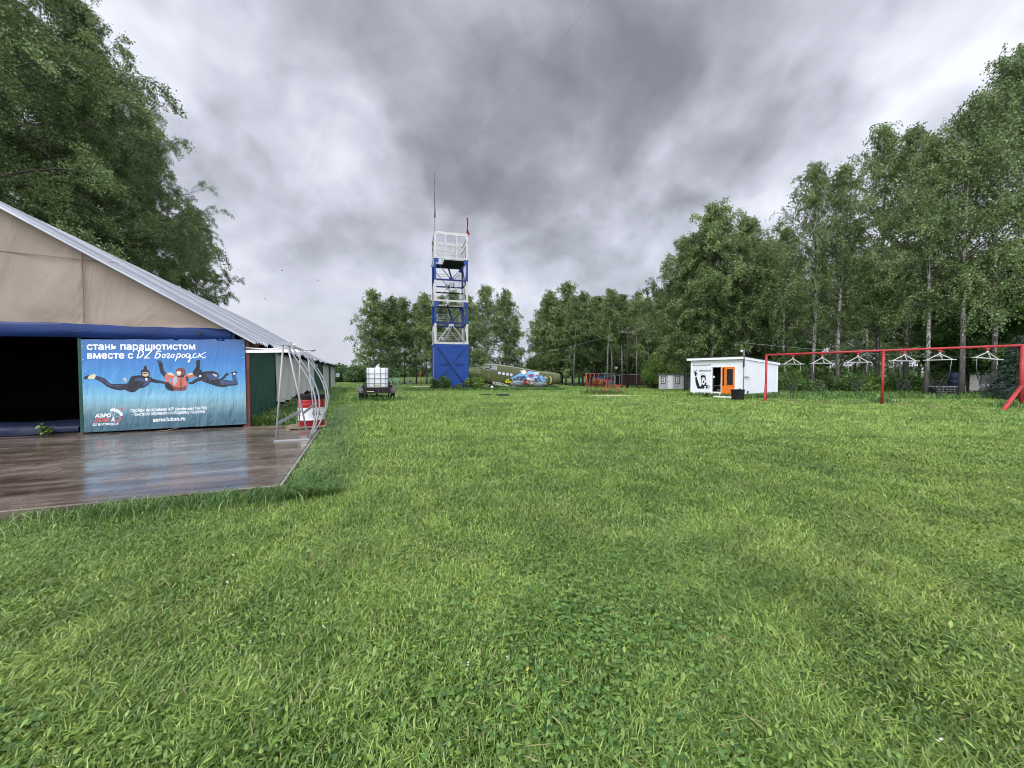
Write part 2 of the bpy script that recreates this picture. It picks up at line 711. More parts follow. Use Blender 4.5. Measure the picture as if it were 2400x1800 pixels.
def tint_mat(name, rough=0.45, trans=0.25, spec=0.5):
    m, nt, out = nt_new(name)
    at_ = N(nt, 'ShaderNodeAttribute', attribute_name='tint')
    p = N(nt, 'ShaderNodeBsdfPrincipled', i_Roughness=rough)
    p.inputs['Specular IOR Level'].default_value = spec
    t = N(nt, 'ShaderNodeBsdfTranslucent')
    mx = N(nt, 'ShaderNodeMixShader')
    mx.inputs[0].default_value = trans
    nt.links.new(at_.outputs['Color'], p.inputs['Base Color'])
    nt.links.new(at_.outputs['Color'], t.inputs['Color'])
    nt.links.new(p.outputs[0], mx.inputs[1])
    nt.links.new(t.outputs[0], mx.inputs[2])
    nt.links.new(mx.outputs[0], out.inputs[0])
    return m


M_blade = tint_mat('grass_blade', 0.34, 0.24, 0.5)
M_weed = tint_mat('weed_leaf', 0.45, 0.25)
M_sand = mat('sand', (0.50, 0.42, 0.30), 0.95, var=0.25, scale=4, bump=0.6, bscale=25)
M_turfdirt = mat('bare_soil', (0.12, 0.09, 0.06), 0.95, var=0.3, scale=5, bump=0.6, bscale=20)

# ------------------------------------------------------------------ the field
xs = np.concatenate([-np.geomspace(700, 14, 40), np.arange(-12, 40.1, 0.9), np.geomspace(42, 700, 36)])
ys = np.concatenate([[-120, -60, -30, -12], np.arange(-6, 62.1, 0.9), np.geomspace(64, 900, 44)])
GX, GY = np.meshgrid(xs, ys)
V = np.stack([GX.ravel(), GY.ravel(), hgt(GX.ravel(), GY.ravel())], 1)
nx, ny = len(xs), len(ys)
i_ = np.arange(nx - 1)[None, :] + np.arange(ny - 1)[:, None] * nx
Fq = np.stack([i_, i_ + 1, i_ + 1 + nx, i_ + nx], -1).reshape(-1, 4)
tag(link('ground', np_mesh('ground', V, Fq, M_turf, smooth=True)), 'mown field of green grass stretching to the far trees', 'ground', kind='structure')

SANDS = [(gp(985, 906), 1.9, 0.9), (gp(1436, 928), 1.35, 0.55)]


def masked(x, y):
    u, v = w2h(x, y)
    bad = (u < PLAT_R + 0.0) & (v > PLAT_F) & (v < -0.9)
    bad |= (u < 0.02) & (v > -1.5) & (v < 42)
    cx, cy = x - CAB_N.x, y - CAB_N.y
    a = -(cx * 0.5 - cy * 0.866)
    d = cx * 0.866 + cy * 0.5
    bad |= (a > 0.02) & (a < CAB_W) & (d > 0.02) & (d < CAB_D)
    for c, rx, ry in SANDS:
        bad |= (((x - c.x) / rx) ** 2 + ((y - c.y) / ry) ** 2) < 0.55
    return bad


rng = np.random.default_rng(11)


def field_points(n, y0, y1, K, p, cap):
    yy = np.geomspace(y0, y1, 4000)
    dens = np.minimum(cap, K / yy ** p)
    wid = 3.1 * yy + 1.5
    wgt = dens * wid * np.gradient(yy)
    tot = wgt.sum()
    cdf = np.cumsum(wgt) / tot
    n = int(tot) if n is None else n
    y = np.interp(rng.random(n), cdf, yy)
    x = (rng.random(n) - 0.5) * (3.1 * y + 1.5)
    keep = ~masked(x, y)
    return x[keep], y[keep]


def lerp(a, b, t):
    return np.asarray(a)[None, :] * (1 - t[:, None]) + np.asarray(b)[None, :] * t[:, None]


def blades(x, y, z, hh, ww, lean, yaw, tint, seg2):
    """thin tapering leaves: seg2 -> 5 vertices with a bend, else one triangle"""
    n = len(x)
    dx, dy = np.cos(yaw), np.sin(yaw)
    fa = yaw + math.pi / 2 + rng.normal(0, 0.5, n)
    sx, sy = np.cos(fa) * ww / 2, np.sin(fa) * ww / 2
    if seg2:
        V = np.empty((n, 5, 3), np.float32)
        m = 0.5
        bx, by = x + dx * lean * 0.28, y + dy * lean * 0.28
        V[:, 0] = np.stack([x - sx, y - sy, z - 0.01], 1)
        V[:, 1] = np.stack([x + sx, y + sy, z - 0.01], 1)
        V[:, 2] = np.stack([bx - sx * .9, by - sy * .9, z + hh * 0.62], 1)
        V[:, 3] = np.stack([bx + sx * .9, by + sy * .9, z + hh * 0.62], 1)
        V[:, 4] = np.stack([x + dx * lean, y + dy * lean, z + hh], 1)
        T = np.array([[0, 1, 3], [0, 3, 2], [2, 3, 4]])
        k = 5
    else:
        V = np.empty((n, 3, 3), np.float32)
        V[:, 0] = np.stack([x - sx, y - sy, z - 0.01], 1)
        V[:, 1] = np.stack([x + sx, y + sy, z - 0.01], 1)
        V[:, 2] = np.stack([x + dx * lean, y + dy * lean, z + hh], 1)
        T = np.array([[0, 1, 2]])
        k = 3
    Fc = (np.arange(n)[:, None, None] * k + T[None]).reshape(-1, 3)
    return V.reshape(-1, 3), Fc, np.repeat(tint, k, 0)


def grass_tint(x, y, n):
    big = vnoise(x, y, 0.16, 1)
    mid = vnoise(x, y, 0.8, 2)
    sm = vnoise(x, y, 3.5, 3)
    t = np.clip(-0.06 + 0.62 * rng.random(n) ** 1.5 + 0.19 * mid + 0.34 * sm + 0.11 + 0.08 * (big - 0.5), 0, 1)
    c = np.where((t < 0.5)[:, None], lerp((0.030, 0.070, 0.012), (0.124, 0.226, 0.034), t * 2), lerp((0.124, 0.226, 0.034), (0.40, 0.54, 0.13), np.clip(t * 2 - 1, 0, 1)))
    yel = np.clip((vnoise(x, y, 0.45, 8) - 0.5) * 2.2, 0, 1) * 0.3
    c = c * (1 - yel[:, None]) + c * np.array([1.28, 1.06, 0.9])[None] * yel[:, None]
    blu = np.clip((vnoise(x, y, 0.6, 9) - 0.58) * 3, 0, 1) * 0.25
    c = c * (1 - blu[:, None]) + c * np.array([0.72, 0.90, 1.25])[None] * blu[:, None]
    dry = rng.random(n) < (0.022 + 0.12 * np.clip((vnoise(x, y, 1.9, 5) - 0.68) * 4, 0, 1))
    dc = lerp((0.22, 0.19, 0.07), (0.40, 0.35, 0.17), rng.random(n))
    c[dry] = dc[dry]
    return c


parts = []
# near sward: bent blades
x, y = field_points(None, 0.9, 9.0, 175000, 2.1, 23000)
n = len(x)
tuft = vnoise(x, y, 2.6, 4)
keepd = rng.random(n) < 0.55 + 0.6 * tuft
x, y, tuft = x[keepd], y[keepd], tuft[keepd]
n = len(x)
hh = (0.020 + 0.036 * rng.random(n) ** 1.5) * (0.65 + 0.6 * tuft)
parts.append(blades(x, y, hgt(x, y), hh, np.maximum(0.0042 + 0.0040 * rng.random(n), 0.0015 * y), hh * (0.4 + 1.4 * rng.random(n)),
                    rng.random(n) * 2 * math.pi, grass_tint(x, y, n), True))
# far sward: one triangle each, wider
x, y = field_points(None, 9.0, 85, 150000, 2.2, 21000)
n = len(x)
hh = (0.035 + 0.05 * rng.random(n)) * (0.7 + 0.6 * vnoise(x, y, 0.9, 4))
parts.append(blades(x, y, hgt(x, y), hh, np.minimum(0.0022 * y, 0.10), hh * (0.4 + 1.3 * rng.random(n)), rng.random(n) * 2 * math.pi,
                    grass_tint(x, y, n) * 1.10, False))


def cat(parts):
    o, Vs, Fs, Ts = 0, [], [], []
    for V, Fc, T in parts:
        Vs.append(V); Fs.append(Fc + o); Ts.append(T)
        o += len(V)
    return np.concatenate(Vs), np.concatenate(Fs), np.concatenate(Ts)


V, Fc, T = cat(parts)
print('grass verts', len(V))
tag(link('grass', np_mesh('grass', V, Fc, M_blade, T)), 'short mown green lawn grass covering the whole field', 'grass', kind='stuff')


# ---- broad leaves: dandelion, plantain, clover, docks
def leaves(x, y, z, yaw, ln, wd, lift, droop, tint, cup=0.0):
    n = len(x)
    dx, dy = np.cos(yaw), np.sin(yaw)
    sx, sy = -dy, dx
    prof = [(0.0, 0.12, 0), (0.35, 0.85, 0.55), (0.72, 0.9, 0.9), (1.0, 0.05, 1.0)]
    V = np.empty((n, 8, 3), np.float32)
    for i, (t, w, q) in enumerate(prof):
        px, py = x + dx * ln * t, y + dy * ln * t
        pz = z + ln * (lift * t - droop * t * t)
        V[:, 2 * i] = np.stack([px - sx * wd * w / 2, py - sy * wd * w / 2, pz + cup * wd * w], 1)
        V[:, 2 * i + 1] = np.stack([px + sx * wd * w / 2, py + sy * wd * w / 2, pz + cup * wd * w], 1)
    T_ = np.array([[0, 1, 3], [0, 3, 2], [2, 3, 5], [2, 5, 4], [4, 5, 7], [4, 7, 6]])
    Fc = (np.arange(n)[:, None, None] * 8 + T_[None]).reshape(-1, 3)
    return V.reshape(-1, 3), Fc, np.repeat(tint, 8, 0)


def rosettes(cx, cy, k, ln0, ln1, asp, lift, droop, c0, c1):
    n = len(cx)
    x = np.repeat(cx, k); y = np.repeat(cy, k)
    m = n * k
    yaw = (np.tile(np.arange(k), n) * 2.4 + np.repeat(rng.random(n) * 6.28, k)) + rng.normal(0, .2, m)
    ln = ln0 + (ln1 - ln0) * rng.random(m)
    tint = lerp(c0, c1, np.clip(np.repeat(rng.random(n), k) * .6 + rng.random(m) * .4, 0, 1))
    return leaves(x, y, hgt(x, y) + 0.012, yaw, ln, ln * asp * (0.8 + .4 * rng.random(m)), lift * (0.6 + 0.8 * rng.random(m)), droop * (0.5 + rng.random(m)), tint, 0.06)


W_ = []
x, y = field_points(1500, 1.2, 16, 400, 1.3, 400)
sel = vnoise(x, y, 0.9, 12) > 0.50
W_.append(rosettes(x[sel], y[sel], 6, 0.04, 0.085, 0.26, 0.45, 0.35, (0.07, 0.15, 0.022), (0.20, 0.33, 0.055)))
x, y = field_points(500, 1.2, 9, 400, 1.4, 400)
W_.append(rosettes(x, y, 5, 0.03, 0.06, 0.55, 0.4, 0.3, (0.08, 0.17, 0.026), (0.22, 0.35, 0.065)))
# small mixed broad leaves everywhere in the sward
x, y = field_points(80000, 0.9, 11, 9000, 1.6, 9000)
sel = rng.random(len(x)) < 0.35 + 0.9 * vnoise(x, y, 1.6, 41)
x, y = x[sel], y[sel]
n = len(x)
ln = (0.013 + 0.024 * rng.random(n) ** 1.5)
W_.append(leaves(x, y, hgt(x, y) + 0.012 + 0.035 * rng.random(n), rng.random(n) * 6.28, ln, ln * (0.25 + 0.35 * rng.random(n)), rng.normal(0.15, 0.4, n), 0.3 * rng.random(n), lerp((0.05, 0.115, 0.018), (0.27, 0.40, 0.085), rng.random(n) ** 1.4), 0.05))
# clover mats: three round leaflets each
x, y = field_points(26000, 0.9, 8, 2000, 1.7, 2000)
c_ = gp(1330, 1480)
pat = 0.32 * np.exp(-(((x - c_.x - 0.05) / 0.65) ** 2 + ((y - c_.y) / 0.75) ** 2)) + np.clip((vnoise(x, y, 1.1, 21) - 0.66) * 4, 0, 1)
sel = rng.random(len(x)) < pat
x, y = x[sel], y[sel]
cx_ = np.concatenate([x, c_.x + rng.normal(0, .55, 900)])
cy_ = np.concatenate([y, c_.y + rng.normal(0, .55, 900)])
k = 3
m = len(cx_) * k
xx, yy = np.repeat(cx_, k), np.repeat(cy_, k)
zz = np.repeat(hgt(cx_, cy_) + 0.03 + 0.04 * rng.random(len(cx_)), k)
yaw = np.tile(np.arange(k), len(cx_)) * 2.09 + np.repeat(rng.random(len(cx_)) * 6.28, k)
ln = np.repeat(0.010 + 0.010 * rng.random(len(cx_)), k)
W_.append(leaves(xx, yy, zz, yaw, ln, ln * 1.05, np.repeat(rng.normal(0.05, .25, len(cx_)), k), 0.15 * np.ones(m), lerp((0.035, 0.100, 0.018), (0.17, 0.30, 0.065), np.repeat(rng.random(len(cx_)), k))))
# a few white clover heads and yellow flowers, straw stalks
x, y = field_points(46, 1.0, 7, 400, 1.5, 400)
for q in range(3):
    W_.append(leaves(x, y, hgt(x, y) + 0.06 + 0.006 * q, rng.random(len(x)) * 6.28, 0.010 * np.ones(len(x)), 0.010 * np.ones(len(x)), 0.4 * np.ones(len(x)), 0 * x,
                     np.where((np.arange(len(x)) % 3 == 0)[:, None], np.array([[0.75, 0.55, 0.04]]), np.array([[0.7, 0.7, 0.6]]))))
x, y = field_points(380, 1.0, 9, 400, 1.6, 400)
n = len(x)
W_.append(leaves(x, y, hgt(x, y) + 0.035, rng.random(n) * 6.28, 0.05 + 0.10 * rng.random(n), 0.0045 + 0 * x, 0.3 * rng.random(n), 0.25 * rng.random(n), lerp((0.33, 0.27, 0.13), (0.55, 0.48, 0.30), rng.random(n))))
V, Fc, T = cat(W_)
tag(link('lawn_weeds', np_mesh('lawn_weeds', V, Fc, M_weed, T)), 'broad leaves of clover, plantain and dandelion scattered in the lawn', 'weeds', kind='stuff')


# ---- long uncut grass
def long_grass(pts, hs, ws, leanf, yaw=None, dark=0.0):
    x = np.array([p[0] for p in pts]); y = np.array([p[1] for p in pts])
    n = len(x)
    hh = hs[0] + (hs[1] - hs[0]) * rng.random(n)
    yw = rng.random(n) * 6.28 if yaw is None else yaw + rng.normal(0, 1.3, n)
    t = np.clip(0.1 + 0.75 * rng.random(n) ** 1.3 + 0.6 * (vnoise(x, y, 2.0, 31) - .5) - dark, 0, 1)
    c = np.where((t < .5)[:, None], lerp((0.05, 0.115, 0.024), (0.125, 0.235, 0.05), t * 2), lerp((0.125, 0.235, 0.05), (0.29, 0.40, 0.14), np.clip(t * 2 - 1, 0, 1)))
    # curved: three joints
    ln = hh * leanf * (0.5 + rng.random(n))
    dx, dy = np.cos(yw), np.sin(yw)
    w = ws * (0.7 + 0.6 * rng.random(n))
    fa = yw + math.pi / 2 + rng.normal(0, .4, n)
    sx, sy = np.cos(fa) * w / 2, np.sin(fa) * w / 2
    z = hgt(x, y)
    V = np.empty((n, 7, 3), np.float32)
    for i, (a, b, ww) in enumerate([(0, -0.02, 1), (0.16, 0.55, 1), (0.52, 0.92, .8)]):
        V[:, 2 * i] = np.stack([x + dx * ln * a - sx * ww, y + dy * ln * a - sy * ww, z + hh * b], 1)
        V[:, 2 * i + 1] = np.stack([x + dx * ln * a + sx * ww, y + dy * ln * a + sy * ww, z + hh * b], 1)
    V[:, 6] = np.stack([x + dx * ln, y + dy * ln, z + hh * (0.95 - 0.25 * rng.random(n))], 1)
    T_ = np.array([[0, 1, 3], [0, 3, 2], [2, 3, 5], [2, 5, 4], [4, 5, 6]])
    Fc = (np.arange(n)[:, None, None] * 7 + T_[None]).reshape(-1, 3)
    return V.reshape(-1, 3), Fc, np.repeat(c, 7, 0)


LG = []
pts = []
for _ in range(17000):     # front edge of the platform
    u = -9 + (PLAT_R + 9.35) * rng.random()
    off = abs(rng.normal(0, 0.20)) + 0.02
    if vnoise(u, 0.5, 1.7, 40) < 0.25 + 0.3 * rng.random():
        continue
    p = h2w(u, PLAT_F - off)
    pts.append((p.x, p.y))
LG.append(long_grass(pts, (0.05, 0.16), 0.0065, 0.9, dark=-0.02))
pts = []
for _ in range(20000):     # right edge of the platform, leaning outwards
    v = PLAT_F - 0.3 + 13.0 * rng.random() ** 1.6
    off = abs(rng.normal(0, 0.26)) + 0.08
    p = h2w(PLAT_R + off, v)
    pts.append((p.x, p.y))
LG.append(long_grass(pts, (0.04, 0.17), 0.010, 1.2, yaw=TH - 0.25, dark=-0.10))
pts = []
for _ in range(17000):     # along the hangar side
    v = 0.1 + 36 * rng.random() ** 1.3
    off = abs(rng.normal(0, 0.55)) + 0.03
    p = h2w(off, v)
    pts.append((p.x, p.y))
LG.append(long_grass(pts, (0.12, 0.42), 0.018, 0.6, dark=0.02))
pts = []
for _ in range(26000):     # round the tower foot, under the aeroplane
    a = rng.random()
    if a < 0.42:
        c = gY(1058, 43.2)
        p = (c.x + rng.normal(0, 2.0), c.y + rng.normal(0, 0.7))
    else:
        c = gY(1215, 43.4)
        p = (c.x + rng.uniform(-5.2, 5.2), c.y + 0.3 + rng.normal(0, 0.5))
    pts.append(p)
LG.append(long_grass(pts, (0.10, 0.30), 0.045, 0.5, dark=0.10))
pts = []
for _ in range(15000):     # cabin, red frame feet, edge of the wood on the right
    a = rng.random()
    if a < 0.12:
        c = CAB_N + Vector((0.866, 0.5, 0)) * rng.uniform(-0.1, 3.9)
        p = (c.x + rng.normal(0.1, .12), c.y - abs(rng.normal(0, .2)))
    elif a < 0.2:
        c = CAB_N + Vector((-0.5, 0.866, 0)) * rng.uniform(-0.1, 3.5)
        p = (c.x - abs(rng.normal(0.05, .12)), c.y + rng.normal(0, .12))
    elif a < 0.3:
        c = gp(1420, 924)
        p = (c.x + rng.uniform(-1.6, 1.4), c.y + rng.normal(0.5, .5))
    elif a < 0.36:
        c = at(884, 940, 20.9)
        p = (c[0] + rng.normal(0, .55), c[1] + rng.normal(0.1, .35))
    elif a < 0.40:
        c = [gp(1797, 934), gp(2069, 944), gp(2385, 956)][rng.integers(3)]
        p = (c.x + rng.normal(0, .25), c.y + rng.normal(0.1, .3))
    else:
        x_ = rng.uniform(1830, 2500)
        c = gY(x_, rng.uniform(21.5, 30))
        p = (c.x, c.y)
    pts.append(p)
LG.append(long_grass(pts, (0.10, 0.34), 0.028, 0.5, dark=0.12))
V, Fc, T = cat(LG)
tag(link('long_grass', np_mesh('long_grass', V, Fc, M_blade, T)), 'long uncut grass along the paved slab, walls, tower foot and parked aeroplane', 'tall grass', kind='stuff')

# sand patches
for c, rx, ry in SANDS:
    mb = MB()
    ring = []
    for k in range(40):
        a = k / 40 * 2 * math.pi
        q = 1 + 0.18 * math.sin(3 * a + c.x) + 0.10 * math.sin(7 * a + 1) + 0.05 * math.sin(13 * a)
        ring.append((c.x + rx * q * math.cos(a), c.y + ry * q * math.sin(a), float(hgt(c.x, c.y)) + 0.014))
    vs = [(c.x, c.y, float(hgt(c.x, c.y)) + 0.045)] + ring
    mb.add(vs, [(0, 1 + k, 1 + (k + 1) % 40) for k in range(40)], 0, True)
    tag(mb.build('sand_patch', M_sand), 'worn sandy ' + ('landing patch under the red exercise frame' if c.x > 0 else 'patch around the red post left of the tower'), 'sand patch', kind='structure')
# ------------------------------------------------------------------ materials for built things
M_wetslab, nt_, out_ = nt_new('wet_slab')
_L = nt_.links.new
tc_ = N(nt_, 'ShaderNodeTexCoord')
mp_ = N(nt_, 'ShaderNodeMapping'); mp_.inputs['Scale'].default_value = (0.35, 2.2, 1)
_L(tc_.outputs['Object'], mp_.inputs[0])
n1_ = N(nt_, 'ShaderNodeTexNoise', i_Scale=1.2, i_Detail=9.0, i_Roughness=0.65, i_Distortion=0.6)
_L(mp_.outputs[0], n1_.inputs['Vector'])
n2_ = N(nt_, 'ShaderNodeTexNoise', i_Scale=2.2, i_Detail=8.0, i_Roughness=0.7)
_L(tc_.outputs['Object'], n2_.inputs['Vector'])
rc_ = ramp(nt_, [(0.30, (0.040, 0.028, 0.020)), (0.46, (0.105, 0.078, 0.058)), (0.60, (0.19, 0.152, 0.122)), (0.76, (0.32, 0.28, 0.245))])
_L(n1_.outputs['Fac'], rc_.inputs[0])
p_ = N(nt_, 'ShaderNodeBsdfPrincipled')
bk_ = N(nt_, 'ShaderNodeTexBrick', i_Scale=1.0)
bk_.offset = 0.5
bk_.inputs['Brick Width'].default_value = 2.44; bk_.inputs['Row Height'].default_value = 1.22
bk_.inputs['Mortar Size'].default_value = 0.007; bk_.inputs['Mortar Smooth'].default_value = 0.3
bk_.inputs['Color1'].default_value = (1, 1, 1, 1); bk_.inputs['Color2'].default_value = (.86, .86, .86, 1); bk_.inputs['Mortar'].default_value = (.22, .2, .18, 1)
_L(tc_.outputs['Object'], bk_.inputs['Vector'])
mj_ = N(nt_, 'ShaderNodeMix', data_type='RGBA', blend_type='MULTIPLY')
mj_.inputs[0].default_value = 1.0
_L(rc_.outputs[0], mj_.inputs[6]); _L(bk_.outputs['Color'], mj_.inputs[7])
_L(mj_.outputs[2], p_.inputs['Base Color'])
rr_ = ramp(nt_, [(0.36, 0.07), (0.48, 0.16), (0.64, 0.42)])
_L(n2_.outputs['Fac'], rr_.inputs[0])
_L(rr_.outputs[0], p_.inputs['Roughness'])
p_.inputs['Specular IOR Level'].default_value = 0.75
b_ = N(nt_, 'ShaderNodeBump', i_Strength=0.35, i_Distance=0.012)
_L(n1_.outputs['Fac'], b_.inputs['Height'])
_L(b_.outputs[0], p_.inputs['Normal'])
_L(p_.outputs[0], out_.inputs[0])


def fabric(name, col, rough=0.7, wr=0.5, ws=1.6, fold=(1, 1, 0.45), var=0.1, coat=0.0, lines=None, dist=0.05):
    """hung cloth or vinyl with soft creases (bump) and slight soiling"""
    m, nt, out = nt_new(name)
    L = nt.links.new
    tc = N(nt, 'ShaderNodeTexCoord')
    mp = N(nt, 'ShaderNodeMapping')
    mp.inputs['Scale'].default_value = fold
    mp.inputs['Rotation'].default_value = (0, 0.5, 0)
    L(tc.outputs['Object'], mp.inputs[0])
    a = N(nt, 'ShaderNodeTexNoise', i_Scale=ws, i_Detail=4.0, i_Roughness=0.5, i_Distortion=1.2)
    L(mp.outputs[0], a.inputs['Vector'])
    b = N(nt, 'ShaderNodeTexNoise', i_Scale=ws * 0.6, i_Detail=7.0, i_Roughness=0.6)
    L(tc.outputs['Object'], b.inputs['Vector'])
    c = np.array(col)
    r = ramp(nt, [(0.3, tuple(c * (1 - var))), (0.7, tuple(np.minimum(c * (1 + var), 1)))])
    L(b.outputs['Fac'], r.inputs[0])
    p = N(nt, 'ShaderNodeBsdfPrincipled', i_Roughness=rough)
    p.inputs['Coat Weight'].default_value = coat
    p.inputs['Specular IOR Level'].default_value = 0.2
    L(r.outputs[0], p.inputs['Base Color'])
    bm = N(nt, 'ShaderNodeBump', i_Strength=wr, i_Distance=dist)
    L(a.outputs['Fac'], bm.inputs['Height'])
    L(bm.outputs[0], p.inputs['Normal'])
    L(p.outputs[0], out.inputs[0])
    return m


M_canvas = fabric('tan_canvas', (0.272, 0.223, 0.180), 0.9, 0.8, 1.0, (0.8, 1, 0.5), 0.10, dist=0.11)
M_seam = mat('canvas_seam', (0.19, 0.155, 0.12), 0.9)
M_bluevinyl = fabric('blue_tarpaulin', (0.0035, 0.022, 0.105), 0.6, 0.6, 2.2, (0.35, 1, 2.0), 0.3, 0.1)
M_whitesheet = fabric('white_sheet', (0.50, 0.50, 0.46), 0.6, 0.55, 1.5, (1, 1, 0.3), 0.08)
M_navytarp = fabric('navy_tarpaulin', (0.008, 0.012, 0.032), 0.5, 0.5, 2.5, (0.5, 1, 2), 0.2)
M_green = mat('green_profiled_sheet', (0.012, 0.060, 0.044), 0.42, var=0.25, scale=1.5, grime=(0.05, 0.09, 0.07), gamt=0.4)
M_galv = mat('galvanised_roof_sheet', (0.36, 0.375, 0.40), 0.38, 0.6, var=0.22, scale=1.2, grime=(0.17, 0.18, 0.20), gamt=0.6, stretch=(0.4, 1.5, 0.4))
M_rust = mat('red_brown_steel', (0.135, 0.050, 0.038), 0.6, 0.1, var=0.35, scale=5, grime=(0.06, 0.03, 0.02))
M_dark = mat('interior_shade', (0.006, 0.006, 0.007), 0.95, spec=.05)  # near black: the unlit inside of the hangar put into the colour
M_greypipe = mat('grey_paint_pipe', (0.31, 0.325, 0.345), 0.45, 0.15, var=0.12, scale=6, grime=(0.25, 0.22, 0.2), gamt=0.35)
M_whitepipe = mat('white_paint_pipe', (0.68, 0.69, 0.69), 0.45, var=0.08, scale=6, grime=(0.4, 0.36, 0.3), gamt=0.3)
M_black = mat('black_plastic', (0.010, 0.010, 0.011), 0.6, spec=.3)
M_wood = mat('weathered_wood', (0.20, 0.15, 0.10), 0.85, var=0.3, scale=6, stretch=(1, 1, 4), bump=0.3)
M_steel = mat('bare_steel', (0.35, 0.36, 0.37), 0.4, 0.8)

# ------------------------------------------------------------------ platform
mb = MB()
mb.bx(-9.5, PLAT_R, PLAT_F, -0.02, -0.1, PLAT_Z)
o = mb.build('paved_slab', M_wetslab, None, 0.012)
o.location = HC; o.rotation_euler = (0, 0, TH)
tag(o, 'wet brown concrete apron reflecting the banner in front of the hangar', 'slab', kind='structure')
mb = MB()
mb.bx(PLAT_R + 0.002, PLAT_R + 0.03, PLAT_F, -0.02, -0.1, PLAT_Z - 0.014)  # no real edging: shine of the wet edge given as a pale strip
o = mb.build('wet_edge', mat('wet_shine_strip', (0.30, 0.29, 0.27), 0.8, var=0.2, scale=5, grime=(0.1, 0.09, 0.07)))
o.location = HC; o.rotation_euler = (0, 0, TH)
tag(o, 'pale narrow strip standing for wet shine along the right side of the apron', 'wet_edge', kind='structure')

# ------------------------------------------------------------------ hangar
HG = empty('hangar', HC, TH, 'low steel hangar with tan canvas gable, blue beam and grey corrugated roof', 'hangar')
RS, RE, REZ, LEN = 0.605, 0.30, 2.27, 23.0     # roof slope, eave overhang, eave height, length
UR = -5.0
def roofz(u):
    return REZ + (RE - max(u, 2 * UR - u) ) * RS if u >= UR else REZ + (RE - (2 * UR - u)) * RS
FRONT = -0.05

# roof: two corrugated slopes, the lower edge ragged
def roof_side(sgn):
    vs, fs = [], []
    nv = int(LEN / 0.0525)
    us = [0, 0.06, 0.2, 0.4, 0.6, 0.8, 1.0]
    for i in range(nv + 1):
        v = -0.32 + (LEN + 0.32) * i / nv
        sheet = math.floor(v / 1.05)
        rnd = random.Random(sheet * 7 + 3)
        sag = 0.05 * math.sin(v * 1.7) + 0.05 * (rnd.random() - 0.5) + 0.03 * math.sin(v * 5.3)
        if sheet == 0: sag -= 0.05
        for t in us:
            u = RE + (UR - RE) * t
            lip = max(0, 1 - t / 0.10)
            z = REZ + (RE - u) * RS + 0.026 * math.sin(v * 2 * math.pi / 0.21) + sag * lip * (1 if v > 0.5 else 0.3)
            uu = u + lip * 0.05 * (rnd.random() - 0.4)
            if sgn < 0: uu = 2 * UR - uu
            vs.append((uu, v, z))
    k = len(us)
    for i in range(nv):
        for j in range(k - 1):
            a = i * k + j
            q = (a, a + 1, a + k + 1, a + k)
            fs.append(q if sgn > 0 else q[::-1])
    return vs, fs
mb = MB()
for s in (1, -1):
    vs, fs = roof_side(s)
    mb.add(vs, fs, 0, False)
# folded edge trims at the front gable
for s in (1, -1):
    p = (RE if s > 0 else 2 * UR - RE, -0.34, REZ + 0.0)
    q = (UR, -0.34, REZ + (RE - UR) * RS)
    mb.bar((p[0], -0.335, p[2] - 0.03), (q[0], -0.335, q[2] - 0.03), 0.03, 0.05)
roof = mb.build('roof', M_galv, HG)
# rafters under the front edge
mb = MB()
for s in (1, -1):
    a = (0.25 if s > 0 else 2 * UR - 0.25)
    for v in (0.2, 6, 12, 18, LEN - 0.3):
        mb.bar((a, v, roofz(0.25) - 0.09), (UR, v, roofz(UR) - 0.09), 0.06, 0.1)
mb.build('rafter', M_rust, HG, split=True)

# gable canvas (with a real sag) 
mb = MB()
nu, nz = 60, 26
gv = {}
zb = 2.58
ul, ur = 2 * UR - 0.0, -0.0
cols = []
for i in range(nu + 1):
    u = (2 * UR - 0.42) + (-0.42 * 0 - 0.36 - (2 * UR - 0.42)) * i / nu
    u = max(min(u, -0.36), 2 * UR + 0.36)
    zt = max(REZ + (RE - (u if u >= UR else 2 * UR - u)) * RS - 0.03, zb + 0.01)
    col = []
    for j in range(nz + 1):
        t = j / nz
        z = zb + (zt - zb) * t
        e = min(1, 6 * t, 6 * (1 - t))
        y = FRONT - 0.02 + e * (0.028 * math.sin(u * 1.9 + z * 1.7) + 0.020 * math.sin(u * 3.1 - z * 3.0) + 0.006 * math.sin(u * 8 + z * 6))
        col.append((u, y, z))
    cols.append(col)
vs = [p for c in cols for p in c]
fs = [(i * (nz + 1) + j, (i + 1) * (nz + 1) + j, (i + 1) * (nz + 1) + j + 1, i * (nz + 1) + j + 1) for i in range(nu) for j in range(nz)]
mb.add(vs, fs, 0, True)
cv = mb.build('gable_canvas', M_canvas, HG)
mb = MB()
mb.bx(-3.03, -3.015, -0.112, -0.098, 2.62, 4.2)
mb.bar((-5.8, -0.105, 4.12), (-2.4, -0.105, 4.02), 0.012, 0.014)
mb.build('seam', M_seam, cv)

